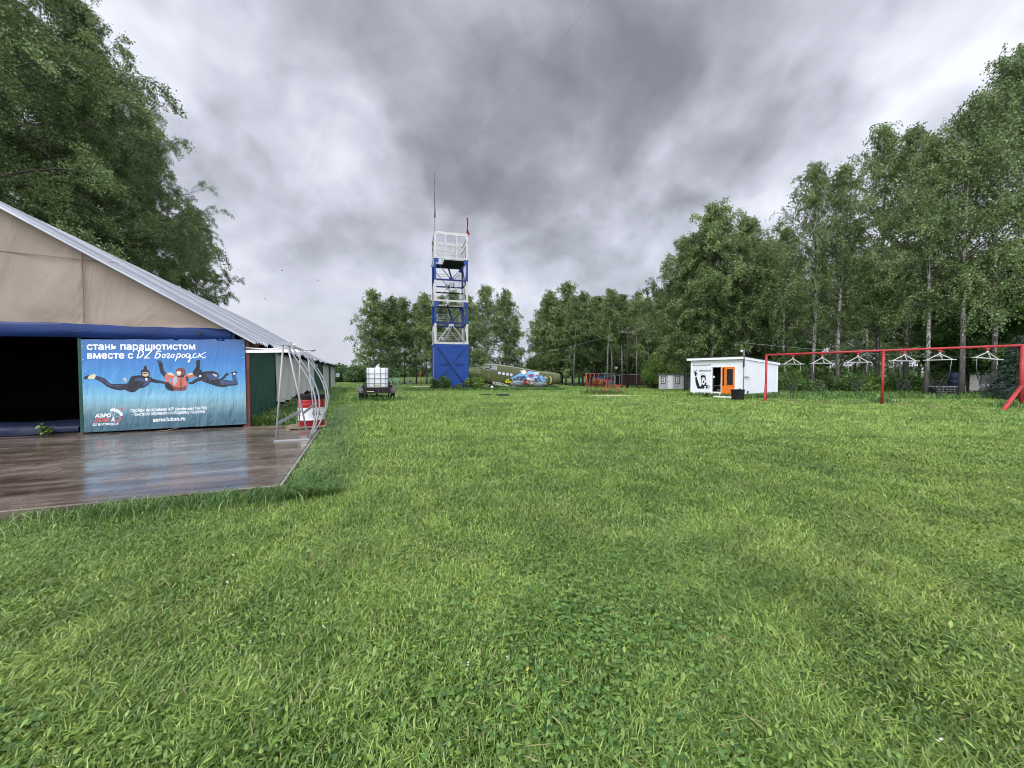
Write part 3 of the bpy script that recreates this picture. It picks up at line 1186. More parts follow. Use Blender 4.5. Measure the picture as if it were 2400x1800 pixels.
# header beam with blue tarpaulin
mb = MB()
nx_ = 70
for i in range(nx_):
    pass
vs = []
prof = [(-0.06, 2.285), (-0.095, 2.29), (-0.100, 2.44), (-0.092, 2.58), (-0.06, 2.605)]
for i in range(nx_ + 1):
    u = 2 * UR + 0.3 + (-0.28 - (2 * UR + 0.3)) * i / nx_
    for (y, z) in prof:
        vs.append((u, y + 0.006 * math.sin(u * 7 + z * 9), z + 0.012 * math.sin(u * 2.1 + z)))
k = len(prof)
mb.add(vs, [(i * k + j, (i + 1) * k + j, (i + 1) * k + j + 1, i * k + j + 1) for i in range(nx_) for j in range(k - 1)], 0, True)
mb.bx(2 * UR + 0.2, -0.2, -0.055, 0.10, 2.31, 2.59)
hb = mb.build('header_beam', M_bluevinyl, HG)
mb = MB()   # torn flap
mb.add([(-0.98, -0.155, 2.52), (-0.90, -0.16, 2.53), (-0.86, -0.175, 2.45), (-0.93, -0.19, 2.43)], [(0, 1, 2, 3)])
mb.add([(-0.93, -0.165, 2.47), (-0.88, -0.165, 2.48), (-0.89, -0.18, 2.40)], [(0, 1, 2)])
mb.build('torn_flap', M_black, hb)

# posts, interior, sill
mb = MB()
mb.bx(-0.03, 0.09, -0.06, 0.06, 0.02, 2.30)
mb.bx(-0.045, -0.03, -0.065, 0.05, 0.1, 2.28)
mb.bx(-0.06, 0.12, -0.09, 0.07, 0.0, 0.14)
mb.build('corner_post', M_rust, HG)
mb = MB()
mb.bx(-3.17, -3.11, -0.05, 0.03, 0.1, 2.29)
mb.build('door_post', M_green, HG)
mb = MB()
mb.bx(-3.20, -3.10, -0.10, 0.0, 0.02, 0.14)
mb.build('post_foot', M_rust, HG)
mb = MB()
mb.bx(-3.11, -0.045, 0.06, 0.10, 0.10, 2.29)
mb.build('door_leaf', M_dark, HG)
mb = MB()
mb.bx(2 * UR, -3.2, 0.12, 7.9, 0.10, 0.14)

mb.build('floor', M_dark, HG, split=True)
mb = MB()    # gable-shaped black backing, added inside to keep the opening dark
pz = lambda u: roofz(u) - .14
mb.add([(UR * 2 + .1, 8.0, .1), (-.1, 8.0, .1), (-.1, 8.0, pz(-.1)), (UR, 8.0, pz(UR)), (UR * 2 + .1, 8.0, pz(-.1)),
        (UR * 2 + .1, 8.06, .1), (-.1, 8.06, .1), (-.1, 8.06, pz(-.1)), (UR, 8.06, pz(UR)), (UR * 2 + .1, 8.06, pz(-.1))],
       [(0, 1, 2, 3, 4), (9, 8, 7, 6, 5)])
mb.build('dark_backing', M_dark, HG)
mb = MB()    # dark sill with a wrinkled navy sheet over it
vs = []
for i in range(61):
    u = 2 * UR + 0.1 + (-3.2 - 2 * UR - 0.1) * i / 60
    for j, (y, z) in enumerate([(-0.04, 0.16), (-0.05, 0.27), (0.05, 0.335), (0.4, 0.35), (0.9, 0.36)]):
        vs.append((u, y + 0.02 * math.sin(u * 5 + j), z + 0.018 * math.sin(u * 3.3 + j * 1.7)))
mb.add(vs, [(i * 5 + j, (i + 1) * 5 + j, (i + 1) * 5 + j + 1, i * 5 + j + 1) for i in range(60) for j in range(4)], 0, True)
mb.build('sill_sheet', M_navytarp, HG)
mb = MB()
mb.bx(2 * UR + 0.1, -3.2, 0.0, 0.5, 0.0, 0.155)
mb.build('sill', M_black, HG)

# walls: profiled green sheet and hung white sheets on the long side
def profiled(u, v0, v1, z0, z1, pitch=0.10, dep=0.02):
    vs, fs = [], []
    pts = []
    v = v0
    k = 0
    while v < v1 - 1e-6:
        for f_, d in ((0, 0), (0.35, 0), (0.5, dep), (0.85, dep)):
            vv = v + pitch * f_
            if vv <= v1:
                pts.append((vv, d))
        v += pitch
    pts.append((v1, 0))
    for vv, d in pts:
        vs += [(u + d, vv, z0), (u + d, vv, z1)]
    fs = [(2 * i, 2 * i + 2, 2 * i + 3, 2 * i + 1) for i in range(len(pts) - 1)]
    return vs, fs
mb = MB()
for v0, v1 in ((0.07, 3.7), (15.9, 22.6)):
    vs, fs = profiled(0.0, v0, v1, 0.06, 2.28)
    mb.add(vs, fs)
mb.add(*profiled(2 * UR, 0.0, LEN, 0.05, 2.3))
mb.build('side_wall', M_green, HG, split=True)
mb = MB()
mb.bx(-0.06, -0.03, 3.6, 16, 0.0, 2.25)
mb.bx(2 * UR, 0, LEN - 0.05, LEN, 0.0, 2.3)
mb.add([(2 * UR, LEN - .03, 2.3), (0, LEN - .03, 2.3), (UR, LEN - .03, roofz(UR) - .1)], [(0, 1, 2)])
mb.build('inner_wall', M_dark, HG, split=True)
for v0, v1, bot in ((3.72, 8.6, 0.50), (8.66, 12.3, 0.55), (12.35, 15.85, 0.52)):
    mb = MB()
    vs = []
    for i in range(33):
        t = i / 32
        v = v0 + (v1 - v0) * t
        zb_ = bot + 0.10 * math.sin(t * math.pi) * -1 + 0.025 * math.sin(t * 19)
        for j in range(9):
            q = j / 8
            z = 2.12 + (zb_ - 2.12) * q
            vs.append((0.03 + 0.03 * math.sin(v * 3.1 + q * 4) * q + 0.02 * math.sin(v * 7.7) * q, v, z))
    mb.add(vs, [(i * 9 + j, i * 9 + j + 1, (i + 1) * 9 + j + 1, (i + 1) * 9 + j) for i in range(32) for j in range(8)], 0, True)
    mb.build('side_sheet', M_whitesheet, HG)
mb = MB()
mb.bx(-0.02, 0.0, 3.7, 15.9, 2.08, 2.2)
mb.bx(0.012, 0.05, 0.1, 0.14, 0.08, 2.1)
mb.build('sheet_rail', M_greypipe, HG, split=True)

# the second, flat-eaved shed behind it
SH = empty('storage_shed', h2w(0, LEN + 0.4), TH, 'white panelled shed with a dark flat eave behind the corrugated hangar', 'shed')
mb = MB()
for v0, v1 in ((0.0, 6.0), (8.4, 16.0)):
    mb.bx(-5, 0.0, v0, v1, 0.05, 2.22)
mb.build('panel_wall', mat('white_panel', (0.55, 0.55, 0.52), 0.6, grime=(0.3, 0.3, 0.26)), SH)
mb = MB()
vs, fs = profiled(0.0, 6.0, 8.4, 0.05, 2.22)
mb.add(vs, fs)
mb.bx(-5, -0.02, 6.0, 8.4, 0.05, 2.22)
mb.bx(-0.1, 0.02, 16.0, 16.6, 0.05, 2.22)
mb.build('side_wall', M_green, SH, split=True)
mb = MB()
mb.bx(-5.2, 0.35, -0.3, 17.2, 2.24, 2.33)
mb.build('roof', mat('dark_roof', (0.10, 0.095, 0.09), 0.8), SH)
mb = MB()
mb.bx(0.05, 0.5, 16.65, 16.8, 1.0, 1.5)
mb.build('meter_box', M_whitepipe, SH, 0.02)

# ------------------------------------------------------------------ banner
BY = -0.10            # plane of the sheet in hangar coordinates
def on_banner(px, py, lift=0.0):
    d = ray(px, py)
    du, dv = d[0] * HU.x + d[1] * HU.y, d[0] * HV.x + d[1] * HV.y
    ou, ov = w2h(0.0, 0.0)
    t = (BY - float(ov)) / dv
    return (float(ou) + du * t, BY - lift, CAMZ + d[2] * t)
def bz2(x, y):     # zoomed reading of the photograph -> 2D on the sheet
    p = on_banner(180 + x / 5.027, 760 + y / 5.027)
    return (p[0], p[2])
def ban(lift):
    return lambda x, z: (x, BY - lift * 0.4, z)

def graded(name, stops, z0, z1, rough=0.38):
    """printed vinyl whose sky picture runs through these colours from z0 up to z1, creased like the sheet"""
    m, nt, out = nt_new(name)
    L = nt.links.new
    tc = N(nt, 'ShaderNodeTexCoord')
    sp = N(nt, 'ShaderNodeSeparateXYZ')
    L(tc.outputs['Object'], sp.inputs[0])
    mr = N(nt, 'ShaderNodeMapRange', i_1=z0, i_2=z1)
    L(sp.outputs[2], mr.inputs[0])
    r = ramp(nt, stops)
    L(mr.outputs[0], r.inputs[0])
    p = N(nt, 'ShaderNodeBsdfPrincipled', i_Roughness=rough)
    L(r.outputs[0], p.inputs['Base Color'])
    creases(nt, tc, p)
    L(p.outputs[0], out.inputs[0])
    return m
def creases(nt, tc, p):
    L = nt.links.new
    mp = N(nt, 'ShaderNodeMapping')
    mp.inputs['Scale'].default_value = (2.2, 1, 0.7)
    mp.inputs['Rotation'].default_value = (0, 0.55, 0)
    L(tc.outputs['Object'], mp.inputs[0])
    a = N(nt, 'ShaderNodeTexNoise', i_Scale=1.7, i_Detail=3.0, i_Roughness=0.5, i_Distortion=1.0)
    L(mp.outputs[0], a.inputs['Vector'])
    mp2 = N(nt, 'ShaderNodeMapping')
    mp2.inputs['Scale'].default_value = (3.0, 1, 0.6)
    mp2.inputs['Rotation'].default_value = (0, -0.5, 0)
    L(tc.outputs['Object'], mp2.inputs[0])
    a2 = N(nt, 'ShaderNodeTexNoise', i_Scale=2.4, i_Detail=2.0)
    L(mp2.outputs[0], a2.inputs['Vector'])
    sp = N(nt, 'ShaderNodeSeparateXYZ')
    L(tc.outputs['Object'], sp.inputs[0])
    lowf = N(nt, 'ShaderNodeMapRange', i_1=1.9, i_2=0.3, i_3=0.25, i_4=1.0)
    L(sp.outputs[2], lowf.inputs[0])
    s = N(nt, 'ShaderNodeMath', operation='ADD')
    L(a.outputs['Fac'], s.inputs[0]); L(a2.outputs['Fac'], s.inputs[1])
    bm = N(nt, 'ShaderNodeBump', i_Distance=0.07)
    L(lowf.outputs[0], bm.inputs['Strength'])
    L(s.outputs[0], bm.inputs['Height'])
    L(bm.outputs[0], p.inputs['Normal'])
def vinyl(name, col, rough=0.42):
    m, nt, out = nt_new(name)
    p = N(nt, 'ShaderNodeBsdfPrincipled', i_Roughness=rough)
    p.inputs['Base Color'].default_value = (*col, 1)
    creases(nt, N(nt, 'ShaderNodeTexCoord'), p)
    nt.links.new(p.outputs[0], out.inputs[0])
    return m

zb0, zb1 = 0.17, 2.27
M_bsky = graded('printed_sky', [(0.0, (0.035, 0.095, 0.125)), (0.14, (0.055, 0.13, 0.165)), (0.26, (0.16, 0.28, 0.32)), (0.36, (0.17, 0.38, 0.48)), (0.55, (0.065, 0.25, 0.48)), (0.78, (0.038, 0.155, 0.40)), (1.0, (0.042, 0.115, 0.29))], zb0, zb1)
V_white, V_red, V_black = vinyl('print_white', (0.78, 0.80, 0.84)), vinyl('print_red', (0.50, 0.11, 0.10)), vinyl('print_black', (0.012, 0.013, 0.018))
V_navy, V_orange, V_skin = vinyl('print_navy', (0.035, 0.055, 0.13)), vinyl('print_orange', (0.46, 0.12, 0.075)), vinyl('print_skin', (0.52, 0.38, 0.25))
V_grey, V_maroon, V_tan = vinyl('print_grey', (0.35, 0.37, 0.40)), vinyl('print_maroon', (0.16, 0.045, 0.04)), vinyl('print_tan', (0.55, 0.50, 0.33))

tl, tr, bl, br = bz2(45, 180), bz2(1975, 178), bz2(88, 1275), bz2(2000, 1175)
mb = MB()
vs = []
nu_, nz_ = 40, 28
for i in range(nu_ + 1):
    for j in range(nz_ + 1):
        a, c = i / nu_, j / nz_
        top = (tl[0] + (tr[0] - tl[0]) * a, tl[1] + (tr[1] - tl[1]) * a + 0.012 * math.sin(a * 25) * (0.5))
        bot = (bl[0] + (br[0] - bl[0]) * a, bl[1] + (br[1] - bl[1]) * a)
        x = bot[0] + (top[0] - bot[0]) * c
        z = bot[1] + (top[1] - bot[1]) * c
        vs.append((x, BY, z))
mb.add(vs, [(i * (nz_ + 1) + j, (i + 1) * (nz_ + 1) + j, (i + 1) * (nz_ + 1) + j + 1, i * (nz_ + 1) + j + 1) for i in range(nu_) for j in range(nz_)], 0, True)
# turned hem behind, so the sheet has thickness
mb.add([(tl[0], BY + 0.012, tl[1]), (tr[0], BY + 0.012, tr[1]), (br[0], BY + 0.012, br[1]), (bl[0], BY + 0.012, bl[1])], [(0, 1, 2, 3)], 0)
BN = mb.build('banner', M_bsky)
BN.location = HC; BN.rotation_euler = (0, 0, TH)
tag(BN, 'creased blue advertising banner with three skydivers and white Russian slogan on the hangar door', 'banner')
mb = MB()
for k in range(7):
    a = (k + .5) / 7
    for e0, e1, n_ in ((tl, bl, 0), (tr, br, 1)):
        x = e0[0] + (e1[0] - e0[0]) * a + (0.03 if n_ == 0 else -0.03)
        z = e0[1] + (e1[1] - e0[1]) * a
        mb.tube([(x, BY - 0.001, z), (x, BY - 0.009, z)], 0.014, 8)
mb.build('eyelet', M_steel, BN, split=True)

mb = MB()
f8 = ban(0.008)
def T_(body, a, b_, hpx, sh=0.0, off=0.0, mi=0, fn=f8):
    p0, p1 = bz2(*a), bz2(*b_)
    ptop = bz2(a[0], a[1] - hpx)
    put_text(mb, body, p0, p1, ptop[1] - p0[1], fn, mi, sh, off)
T_('стань парашютистом', (122, 299), (1395, 296), 80, 0, 0.030)
mb.build('slogan_lettering', V_white, BN); mb = MB()
T_('вместе с', (127, 404), (664, 401), 80, 0, 0.030)
mb.build('slogan_lettering', V_white, BN); mb = MB()
T_('пройди программу AFF (accelerated free fall)', (637, 1034), (1530, 1000), 40, 0, 0.018)
mb.build('small_lettering', V_white, BN); mb = MB()
T_('- быстрое обучение свободному падению', (655, 1080), (1512, 1042), 40, 0, 0.018)
mb.build('small_lettering', V_white, BN); mb = MB()
T_('aeroclubnn.ru', (902, 1148), (1278, 1130), 50, 0, 0.024)
mb.build('address_lettering', V_white, BN); mb = MB()
# handwritten "DZ Богородск": brush strokes
def S_(pts, w=15):
    P = [bz2(*p) for p in catmull(pts, 6)]
    wm = abs(bz2(700 + w, 350)[0] - bz2(700, 350)[0])
    stroke2d(mb, P, wm, ban(0.010), 0, lambda t: 0.75 + 0.3 * math.sin(t * math.pi))
S_([(738, 308), (728, 350), (714, 392)]); S_([(716, 315), (750, 302), (780, 320), (782, 352), (750, 388), (712, 396), (706, 392)])
S_([(806, 312), (850, 306), (886, 306), (852, 345), (812, 385), (800, 398), (830, 396), (860, 398)])
S_([(1000, 318), (962, 316), (944, 330), (932, 372), (918, 398)]); S_([(936, 352), (965, 344), (984, 360), (970, 388), (940, 400), (916, 396)])  # Б
def oo(x, y=372, r=20):
    S_([(x + 8, y - 22), (x - 12, y - 12), (x - 17, y + 10), (x - 2, y + 22), (x + 16, y + 8), (x + 18, y - 14), (x + 6, y - 23), (x + 22, y - 12), (x + 34, y - 14)], 13)
oo(1024)
S_([(1062, 358), (1078, 344), (1094, 352), (1084, 370), (1066, 386), (1078, 398), (1098, 388), (1110, 372)], 13)     # г
oo(1128)
S_([(1188, 346), (1176, 395), (1162, 436)], 14); S_([(1180, 372), (1202, 346), (1220, 352), (1216, 380), (1198, 396), (1180, 388)], 13); S_([(1216, 380), (1236, 372)], 12)   # р
oo(1256)
S_([(1330, 352), (1308, 344), (1290, 366), (1296, 392), (1316, 388), (1334, 352), (1334, 390), (1330, 430), (1318, 446), (1312, 436), (1334, 412), (1372, 384)], 13)   # д
S_([(1410, 352), (1390, 346), (1374, 366), (1376, 390), (1396, 394), (1420, 378)], 13)   # с
S_([(1448, 342), (1438, 372), (1428, 396)], 14); S_([(1520, 330), (1490, 346), (1452, 370), (1474, 384), (1488, 396), (1504, 394), (1522, 380)], 13)   # к
mb.build('handwritten_lettering', V_white, BN)

# club badge
mb = MB()
T_('АЭРО', (218, 1098), (402, 1094), 42, 0.25, 0.05, 0)
T_('ДОМ', (200, 1150), (380, 1146), 42, 0.25, 0.05, 1)
T_('DZ БОГОРОДСК', (188, 1196), (498, 1184), 26, 0.2, 0.03, 0)
def P2(pts, lift, mi):
    if len(pts) > 5:
        pts = [tuple(p) for p in catmull(list(pts[-1:]) + list(pts) + list(pts[:2]), 4)][4:-5]
    mb.poly([(lambda q: (q[0], BY - lift * 0.4, q[1]))(bz2(*p)) for p in pts], mi)
P2([(400, 1000), (430, 992), (470, 998), (510, 1020), (538, 1050), (542, 1070), (520, 1078), (492, 1050), (455, 1030), (418, 1024), (398, 1022)], 0.006, 0)
for a, b_ in (((430, 994), (424, 1022)), ((462, 998), (452, 1028)), ((492, 1010), (476, 1040)), ((516, 1026), (498, 1056))):
    p, q = bz2(*a), bz2(*b_)
    stroke2d(mb, [p, q], 0.006, ban(0.009), 2)
for a in ((402, 1022), (455, 1032), (520, 1078)):
    stroke2d(mb, [bz2(*a), bz2(432, 1098)], 0.004, ban(0.007), 0)
P2([(424, 1096), (440, 1094), (442, 1116), (448, 1140), (436, 1146), (428, 1126), (416, 1142), (406, 1138), (420, 1116)], 0.0075, 0)
S2 = [bz2(*p) for p in catmull([(515, 1086), (512, 1118), (492, 1136), (458, 1138)], 6)]
stroke2d(mb, S2, 0.03, ban(0.0068), 1)
P2([(500, 994), (542, 976), (545, 1012)], 0.0055, 1)
mb.build('club_badge', [V_white, V_red, V_navy], BN)

# picture: three skydivers, flat print
mb = MB()
BLK, NAV, ORG, SKN, GRY, MAR, TAN, WHT = range(8)
def Q(pts, mi, lift):
    P2(pts, lift, mi)
def limb(pts, w0, w1, mi, lift):
    P = [bz2(*p) for p in catmull(pts, 5)]
    s = 1 / 5.027 * 0.0100
    stroke2d(mb, P, w0 * s, ban(lift), mi, lambda t: 1 + (w1 / w0 - 1) * t)
# left diver
Q([(78, 646), (100, 612), (140, 600), (196, 592), (206, 604), (200, 636), (160, 646)], BLK, .004)
Q([(128, 640), (150, 604), (196, 588), (222, 592), (214, 636), (180, 644)], TAN, .0055)
Q([(205, 606), (250, 612), (330, 640), (380, 686), (430, 704), (540, 700), (600, 690), (640, 620), (700, 604), (752, 604), (800, 622), (860, 618), (884, 632), (888, 660), (860, 690), (836, 720), (780, 748), (740, 756), (690, 792), (650, 802), (600, 786), (560, 770), (520, 780), (440, 766), (360, 736), (300, 690), (250, 660), (200, 640)], BLK, .0045)
Q([(230, 622), (310, 648), (372, 694), (430, 716), (540, 712), (520, 730), (440, 734), (372, 712), (310, 668), (235, 634)], NAV, .006)
Q([(676, 664), (720, 628), (780, 636), (820, 650), (862, 636), (872, 660), (840, 700), (800, 726), (770, 720), (790, 690), (740, 668)], NAV, .006)
Q([(808, 632), (830, 634), (832, 662), (812, 664)], WHT, .0075)
limb([(870, 655), (930, 672), (985, 680), (1045, 690)], 44, 26, BLK, .005)
Q([(538, 640), (560, 628), (592, 640), (590, 676), (560, 672)], GRY, .0052)
Q([(752, 570), (764, 540), (800, 526), (836, 534), (858, 566), (856, 604), (834, 628), (790, 628), (760, 610)], BLK, .0062)
Q([(770, 572), (800, 562), (842, 568), (846, 596), (826, 614), (792, 612), (772, 596)], SKN, .0075)
Q([(790, 492), (820, 490), (824, 530), (786, 532)], BLK, .0064)
Q([(772, 574), (842, 570), (842, 582), (774, 586)], NAV, .009)
# middle diver
limb([(1052, 612), (1010, 560), (990, 490)], 46, 34, BLK, .0045)
Q([(948, 430), (968, 424), (976, 444), (986, 426), (996, 452), (1012, 460), (1012, 490), (984, 500), (962, 484), (964, 460)], BLK, .005)
Q([(1040, 600), (1070, 578), (1110, 570), (1150, 590), (1170, 610), (1260, 610), (1300, 590), (1350, 576), (1385, 580), (1392, 614), (1330, 634), (1310, 650), (1306, 700), (1290, 750), (1280, 776), (1200, 780), (1120, 782), (1060, 760), (1036, 720), (1046, 680), (1036, 640)], ORG, .0055)
Q([(1036, 690), (1060, 680), (1090, 690), (1120, 720), (1150, 760), (1140, 784), (1080, 776), (1046, 744)], BLK, .0065)
Q([(1088, 636), (1112, 640), (1130, 668), (1110, 684), (1092, 676)], 8, .0068)
Q([(1135, 640), (1166, 612), (1186, 640), (1170, 700), (1148, 720), (1132, 690)], GRY, .007)
Q([(1276, 620), (1306, 610), (1318, 650), (1306, 690), (1286, 664)], NAV, .007)
Q([(1060, 576), (1110, 566), (1156, 600), (1130, 606), (1086, 598)], TAN, .007)
Q([(1296, 588), (1350, 572), (1372, 584), (1320, 604)], TAN, .007)
stroke2d(mb, [bz2(1226, 640), bz2(1224, 730)], .014, ban(.0078), BLK)
Q([(1150, 740), (1220, 742), (1286, 728), (1282, 776), (1200, 782), (1150, 776)], MAR, .0075)
Q([(1166, 560), (1180, 526), (1220, 512), (1262, 524), (1282, 556), (1280, 592), (1256, 606), (1180, 600)], MAR, .0072)
Q([(1178, 556), (1200, 548), (1228, 560), (1226, 596), (1210, 606), (1186, 600), (1176, 582)], SKN, .0085)
Q([(1186, 604), (1232, 600), (1266, 596), (1258, 622), (1220, 628), (1192, 620)], BLK, .0082)
Q([(1176, 566), (1204, 558), (1226, 564), (1222, 578), (1182, 580)], WHT, .0095)
# right diver
limb([(1400, 600), (1418, 540), (1430, 490)], 52, 36, BLK, .0045)
Q([(1386, 446), (1404, 450), (1412, 424), (1450, 420), (1452, 470), (1446, 500), (1412, 500), (1410, 470)], BLK, .005)
Q([(1368, 560), (1390, 530), (1430, 526), (1466, 540), (1476, 580), (1450, 612), (1400, 616), (1376, 592)], BLK, .0062)
Q([(1432, 600), (1470, 566), (1540, 552), (1620, 556), (1664, 580), (1676, 616), (1660, 640), (1700, 650), (1780, 660), (1860, 672), (1896, 690), (1880, 718), (1810, 724), (1720, 742), (1640, 728), (1560, 700), (1500, 680), (1450, 650)], BLK, .0048)
Q([(1530, 590), (1600, 590), (1660, 604), (1664, 636), (1600, 660), (1560, 650), (1540, 620)], NAV, .006)
Q([(1700, 660), (1780, 668), (1870, 682), (1866, 706), (1800, 708), (1720, 716), (1690, 690)], NAV, .006)
Q([(1830, 600), (1868, 596), (1898, 690), (1860, 712), (1836, 660)], NAV, .0062)
Q([(1814, 566), (1880, 552), (1892, 572), (1862, 600), (1836, 600)], BLK, .0066)
Q([(1840, 576), (1866, 570), (1872, 586), (1848, 596)], WHT, .008)
limb([(1470, 640), (1410, 660), (1362, 690), (1318, 694)], 44, 24, BLK, .005)
limb([(1690, 660), (1730, 630), (1760, 590)], 30, 24, BLK, .0045)
Q([(1752, 580), (1776, 570), (1792, 582), (1780, 604), (1760, 606)], BLK, .005)
Q([(1440, 606), (1462, 596), (1468, 616), (1446, 624)], WHT, .0072)
Q([(1600, 580), (1640, 588), (1662, 608), (1640, 620), (1604, 600)], GRY, .0072)
mb.build('skydiver_picture', [V_black, V_navy, V_orange, V_skin, V_grey, V_maroon, V_tan, V_white, M_bsky], BN)

# ------------------------------------------------------------------ grey tubular mock-up of an aircraft side
MK = empty('door_mockup', h2w(1.14, -2.83, PLAT_Z), TH, 'grey tubular mock-up of an aircraft doorway with curved ribs on the wet apron', 'training frame')
w_, dpt = 0.59, 1.55
ax_, az_ = 0.19, 1.96
mb = MB()
def tb(*pts, r=0.018): mb.tube(pts, r, 7)
tb((0, 0, 0), (ax_ - .03, 0, az_)); tb((w_, 0, 0), (ax_ + .04, 0, az_))
mb.build('front_post', M_greypipe, MK)
mb = MB()
mb.bx(-0.03, w_ + .02, -0.018, 0.018, 0.0, 0.028)
mb.bx(w_ - 0.01, w_ + 0.02, 0.02, dpt, 0.0, 0.028)
mb.bx(ax_ - .1, ax_ + .12, -.03, .03, az_ - .03, az_ + .04)
mb.build('base_bar', M_greypipe, MK, split=True)
mb = MB()
tb((0.22, dpt, 0), (0.24, dpt, 1.2), (0.27, dpt, 1.93)); tb((w_ - .02, dpt, 0), (0.42, dpt, 1.93), r=0.016)
tb((0.22, dpt, 1.93), (0.6, dpt, 1.93), r=0.016)
mb.build('rear_post', M_greypipe, MK)
for (v, off, u_top, z_top, bulge) in ((0.06, 0.0, ax_, az_, 0.30), (0.30, 0.06, ax_ + .05, az_ - .01, 0.33), (dpt - .12, 0.0, 0.30, 1.93, 0.36), (dpt, 0.05, 0.34, 1.94, 0.38)):
    mb = MB()
    pts = []
    for k in range(19):
        t = k / 18
        z = z_top * (1 - t)
        u = u_top + (w_ - u_top) * t + bulge * math.sin(math.pi * (0.02 + 0.98 * t) ** 1.12) * (1 if t < 1 else 0)
        vv = v if off == 0 else v + 0.0
        pts.append((u, vv, max(z, 0.02)))
    mb.tube(pts, 0.0165, 7)
    mb.build('curved_rib', M_greypipe, MK)
mb = MB()
mb.bar((0.03, 0.03, 0.36), (0.26, dpt, 0.46), 0.012, 0.07)
mb.bar((w_ - .10, 0.03, 0.55), (w_ - .03, dpt, 0.62), 0.012, 0.06)
mb.bar((ax_, 0.0, az_ - .02), (0.32, dpt, 1.93), 0.03, 0.03)
mb.bar((w_ + .10, 0.3, 1.52), (w_ + .04, dpt, 1.55), 0.02, 0.06)
mb.build('cross_bar', M_greypipe, MK, split=True)
mb = MB()
p0 = Vector((-1.14, 2.80, 1.93)); p1 = Vector((0.55, dpt + .02, 1.92))
mb.bar(p0, p1, 0.035, 0.075)
pts = [Vector((-1.10, 2.74, 2.02)), Vector((-.5, 2.35, 1.98)), Vector((-.1, 2.0, 2.02)), Vector((.15, 1.75, 2.08))]
mb.tube(catmull(pts, 5), 0.014, 6)
mb.build('tie_pipe', M_whitepipe, MK)

# ------------------------------------------------------------------ barrel on its stand
M_drumred = mat('drum_red', (0.30, 0.012, 0.016), 0.4, var=0.15, grime=(0.2, .03, .03), gamt=.4)
M_drumwhite = mat('drum_white', (0.66, 0.67, 0.68), 0.45, var=0.08, grime=(0.35, .3, .26), gamt=.4)
bc = at(729, 935, 9.75)
BL = Vector((bc[0], bc[1], 0))
ST = empty('drum_stand', (BL.x, BL.y, 0), TH, 'low dark slab stand under the red and white drum', 'stand')
mb = MB(); mb.bx(-.52, .36, -.36, .36, .14, .18); mb.build('stand_top', M_wood, ST, 0.006)
for sx in (-.47, .31):
    for sy in (-.31, .31):
        mb = MB(); mb.bx(sx - .03, sx + .03, sy - .03, sy + .03, -.05, .14); mb.build('leg', M_steel, ST)
DR = empty('oil_drum', (BL.x, BL.y, 0.18), 0.35, 'red and white oil drum with an open black top beside the hangar', 'barrel')
r0 = 0.30
mb = MB()
prof = [(r0 * .98, 0), (r0, 0.01), (r0, 0.14), (r0 + .012, .15), (r0, .16), (r0, 0.2), (r0, .44), (r0 + .004, .455), (r0, .47), (r0, .50), (r0 + .012, .515), (r0, .53), (r0 + .012, .56), (r0, .575), (r0, .60), (r0 + .012, .615), (r0, .63), (r0, .66)]
def split_prof(z0, z1):
    return [(r, z) for r, z in prof if z0 - 1e-6 <= z <= z1 + 1e-6]
mb.lathe(split_prof(0, .14) + [(r0 + .006, .145)], 40)
mb.lathe(split_prof(.455, .66), 40)
mb.add([(r0 * .98 * math.cos(a * math.pi / 20), r0 * .98 * math.sin(a * math.pi / 20), 0.001) for a in range(40)], [tuple(range(40))])
mb.build('drum_body', M_drumred, DR)
mb = MB(); mb.lathe([(r0 + .006, .145), (r0 + .012, .15), (r0, .16), (r0, .2), (r0, .44), (r0 + .004, .455)], 40)
mb.build('white_band', M_drumwhite, DR)
mb = MB(); mb.lathe([(r0 + .002, .66), (r0 + .01, .67), (r0 + .012, .76), (r0 + .016, .775), (r0 - .01, .775), (r0 - .015, .70), (0.01, .70)], 40)
mb.build('black_rim', M_black, DR)
mb = MB()
def on_drum(x, z):      # x arc length from the side facing the viewer
    a = -math.pi / 2 - .35 - 0.35 * 0 + x / r0
    return ((r0 + .003) * math.cos(a), (r0 + .003) * math.sin(a), z)
put_text(mb, 'OIL', (-.30, .265), (-.12, .265), .11, on_drum, 0, 0, .02)
put_text(mb, 'OIL', (.17, .265), (.40, .265), .11, on_drum, 0, 0, .02)
mb.build('drum_lettering', [M_drumred], DR, split=True)
# ------------------------------------------------------------------ lattice tower
M_tblue = mat('tower_blue_paint', (0.005, 0.045, 0.225), 0.5, var=0.22, scale=1.2, grime=(0.015, 0.045, 0.15), gamt=.5)
M_twhite = mat('tower_white_paint', (0.46, 0.47, 0.46), 0.6, var=0.12, scale=3, grime=(0.26, 0.17, 0.10), gscale=2.5, gamt=.6)
M_tdark = mat('tower_dark_deck', (0.03, 0.03, 0.035), 0.8)
M_tedge = mat('tower_shaded_blue', (0.006, 0.020, 0.11), 0.5, var=0.2)  # tower blue darkened, shade on the braces put into the colour
TW = 3.84
TA = R(15.5)
tp = at(1019, 905, 43.6)
TB = empty('parachute_tower', (tp[0], tp[1], 0.0), TA, 'tall blue and white lattice training tower with a blue sheeted base', 'tower')
LV = [0.0, 4.80, 7.13, 9.60, 12.0, 14.4, 17.45]
leg = 0.23
def corners(z):
    return [(0, 0, z), (TW, 0, z), (TW, TW, z), (0, TW, z)]
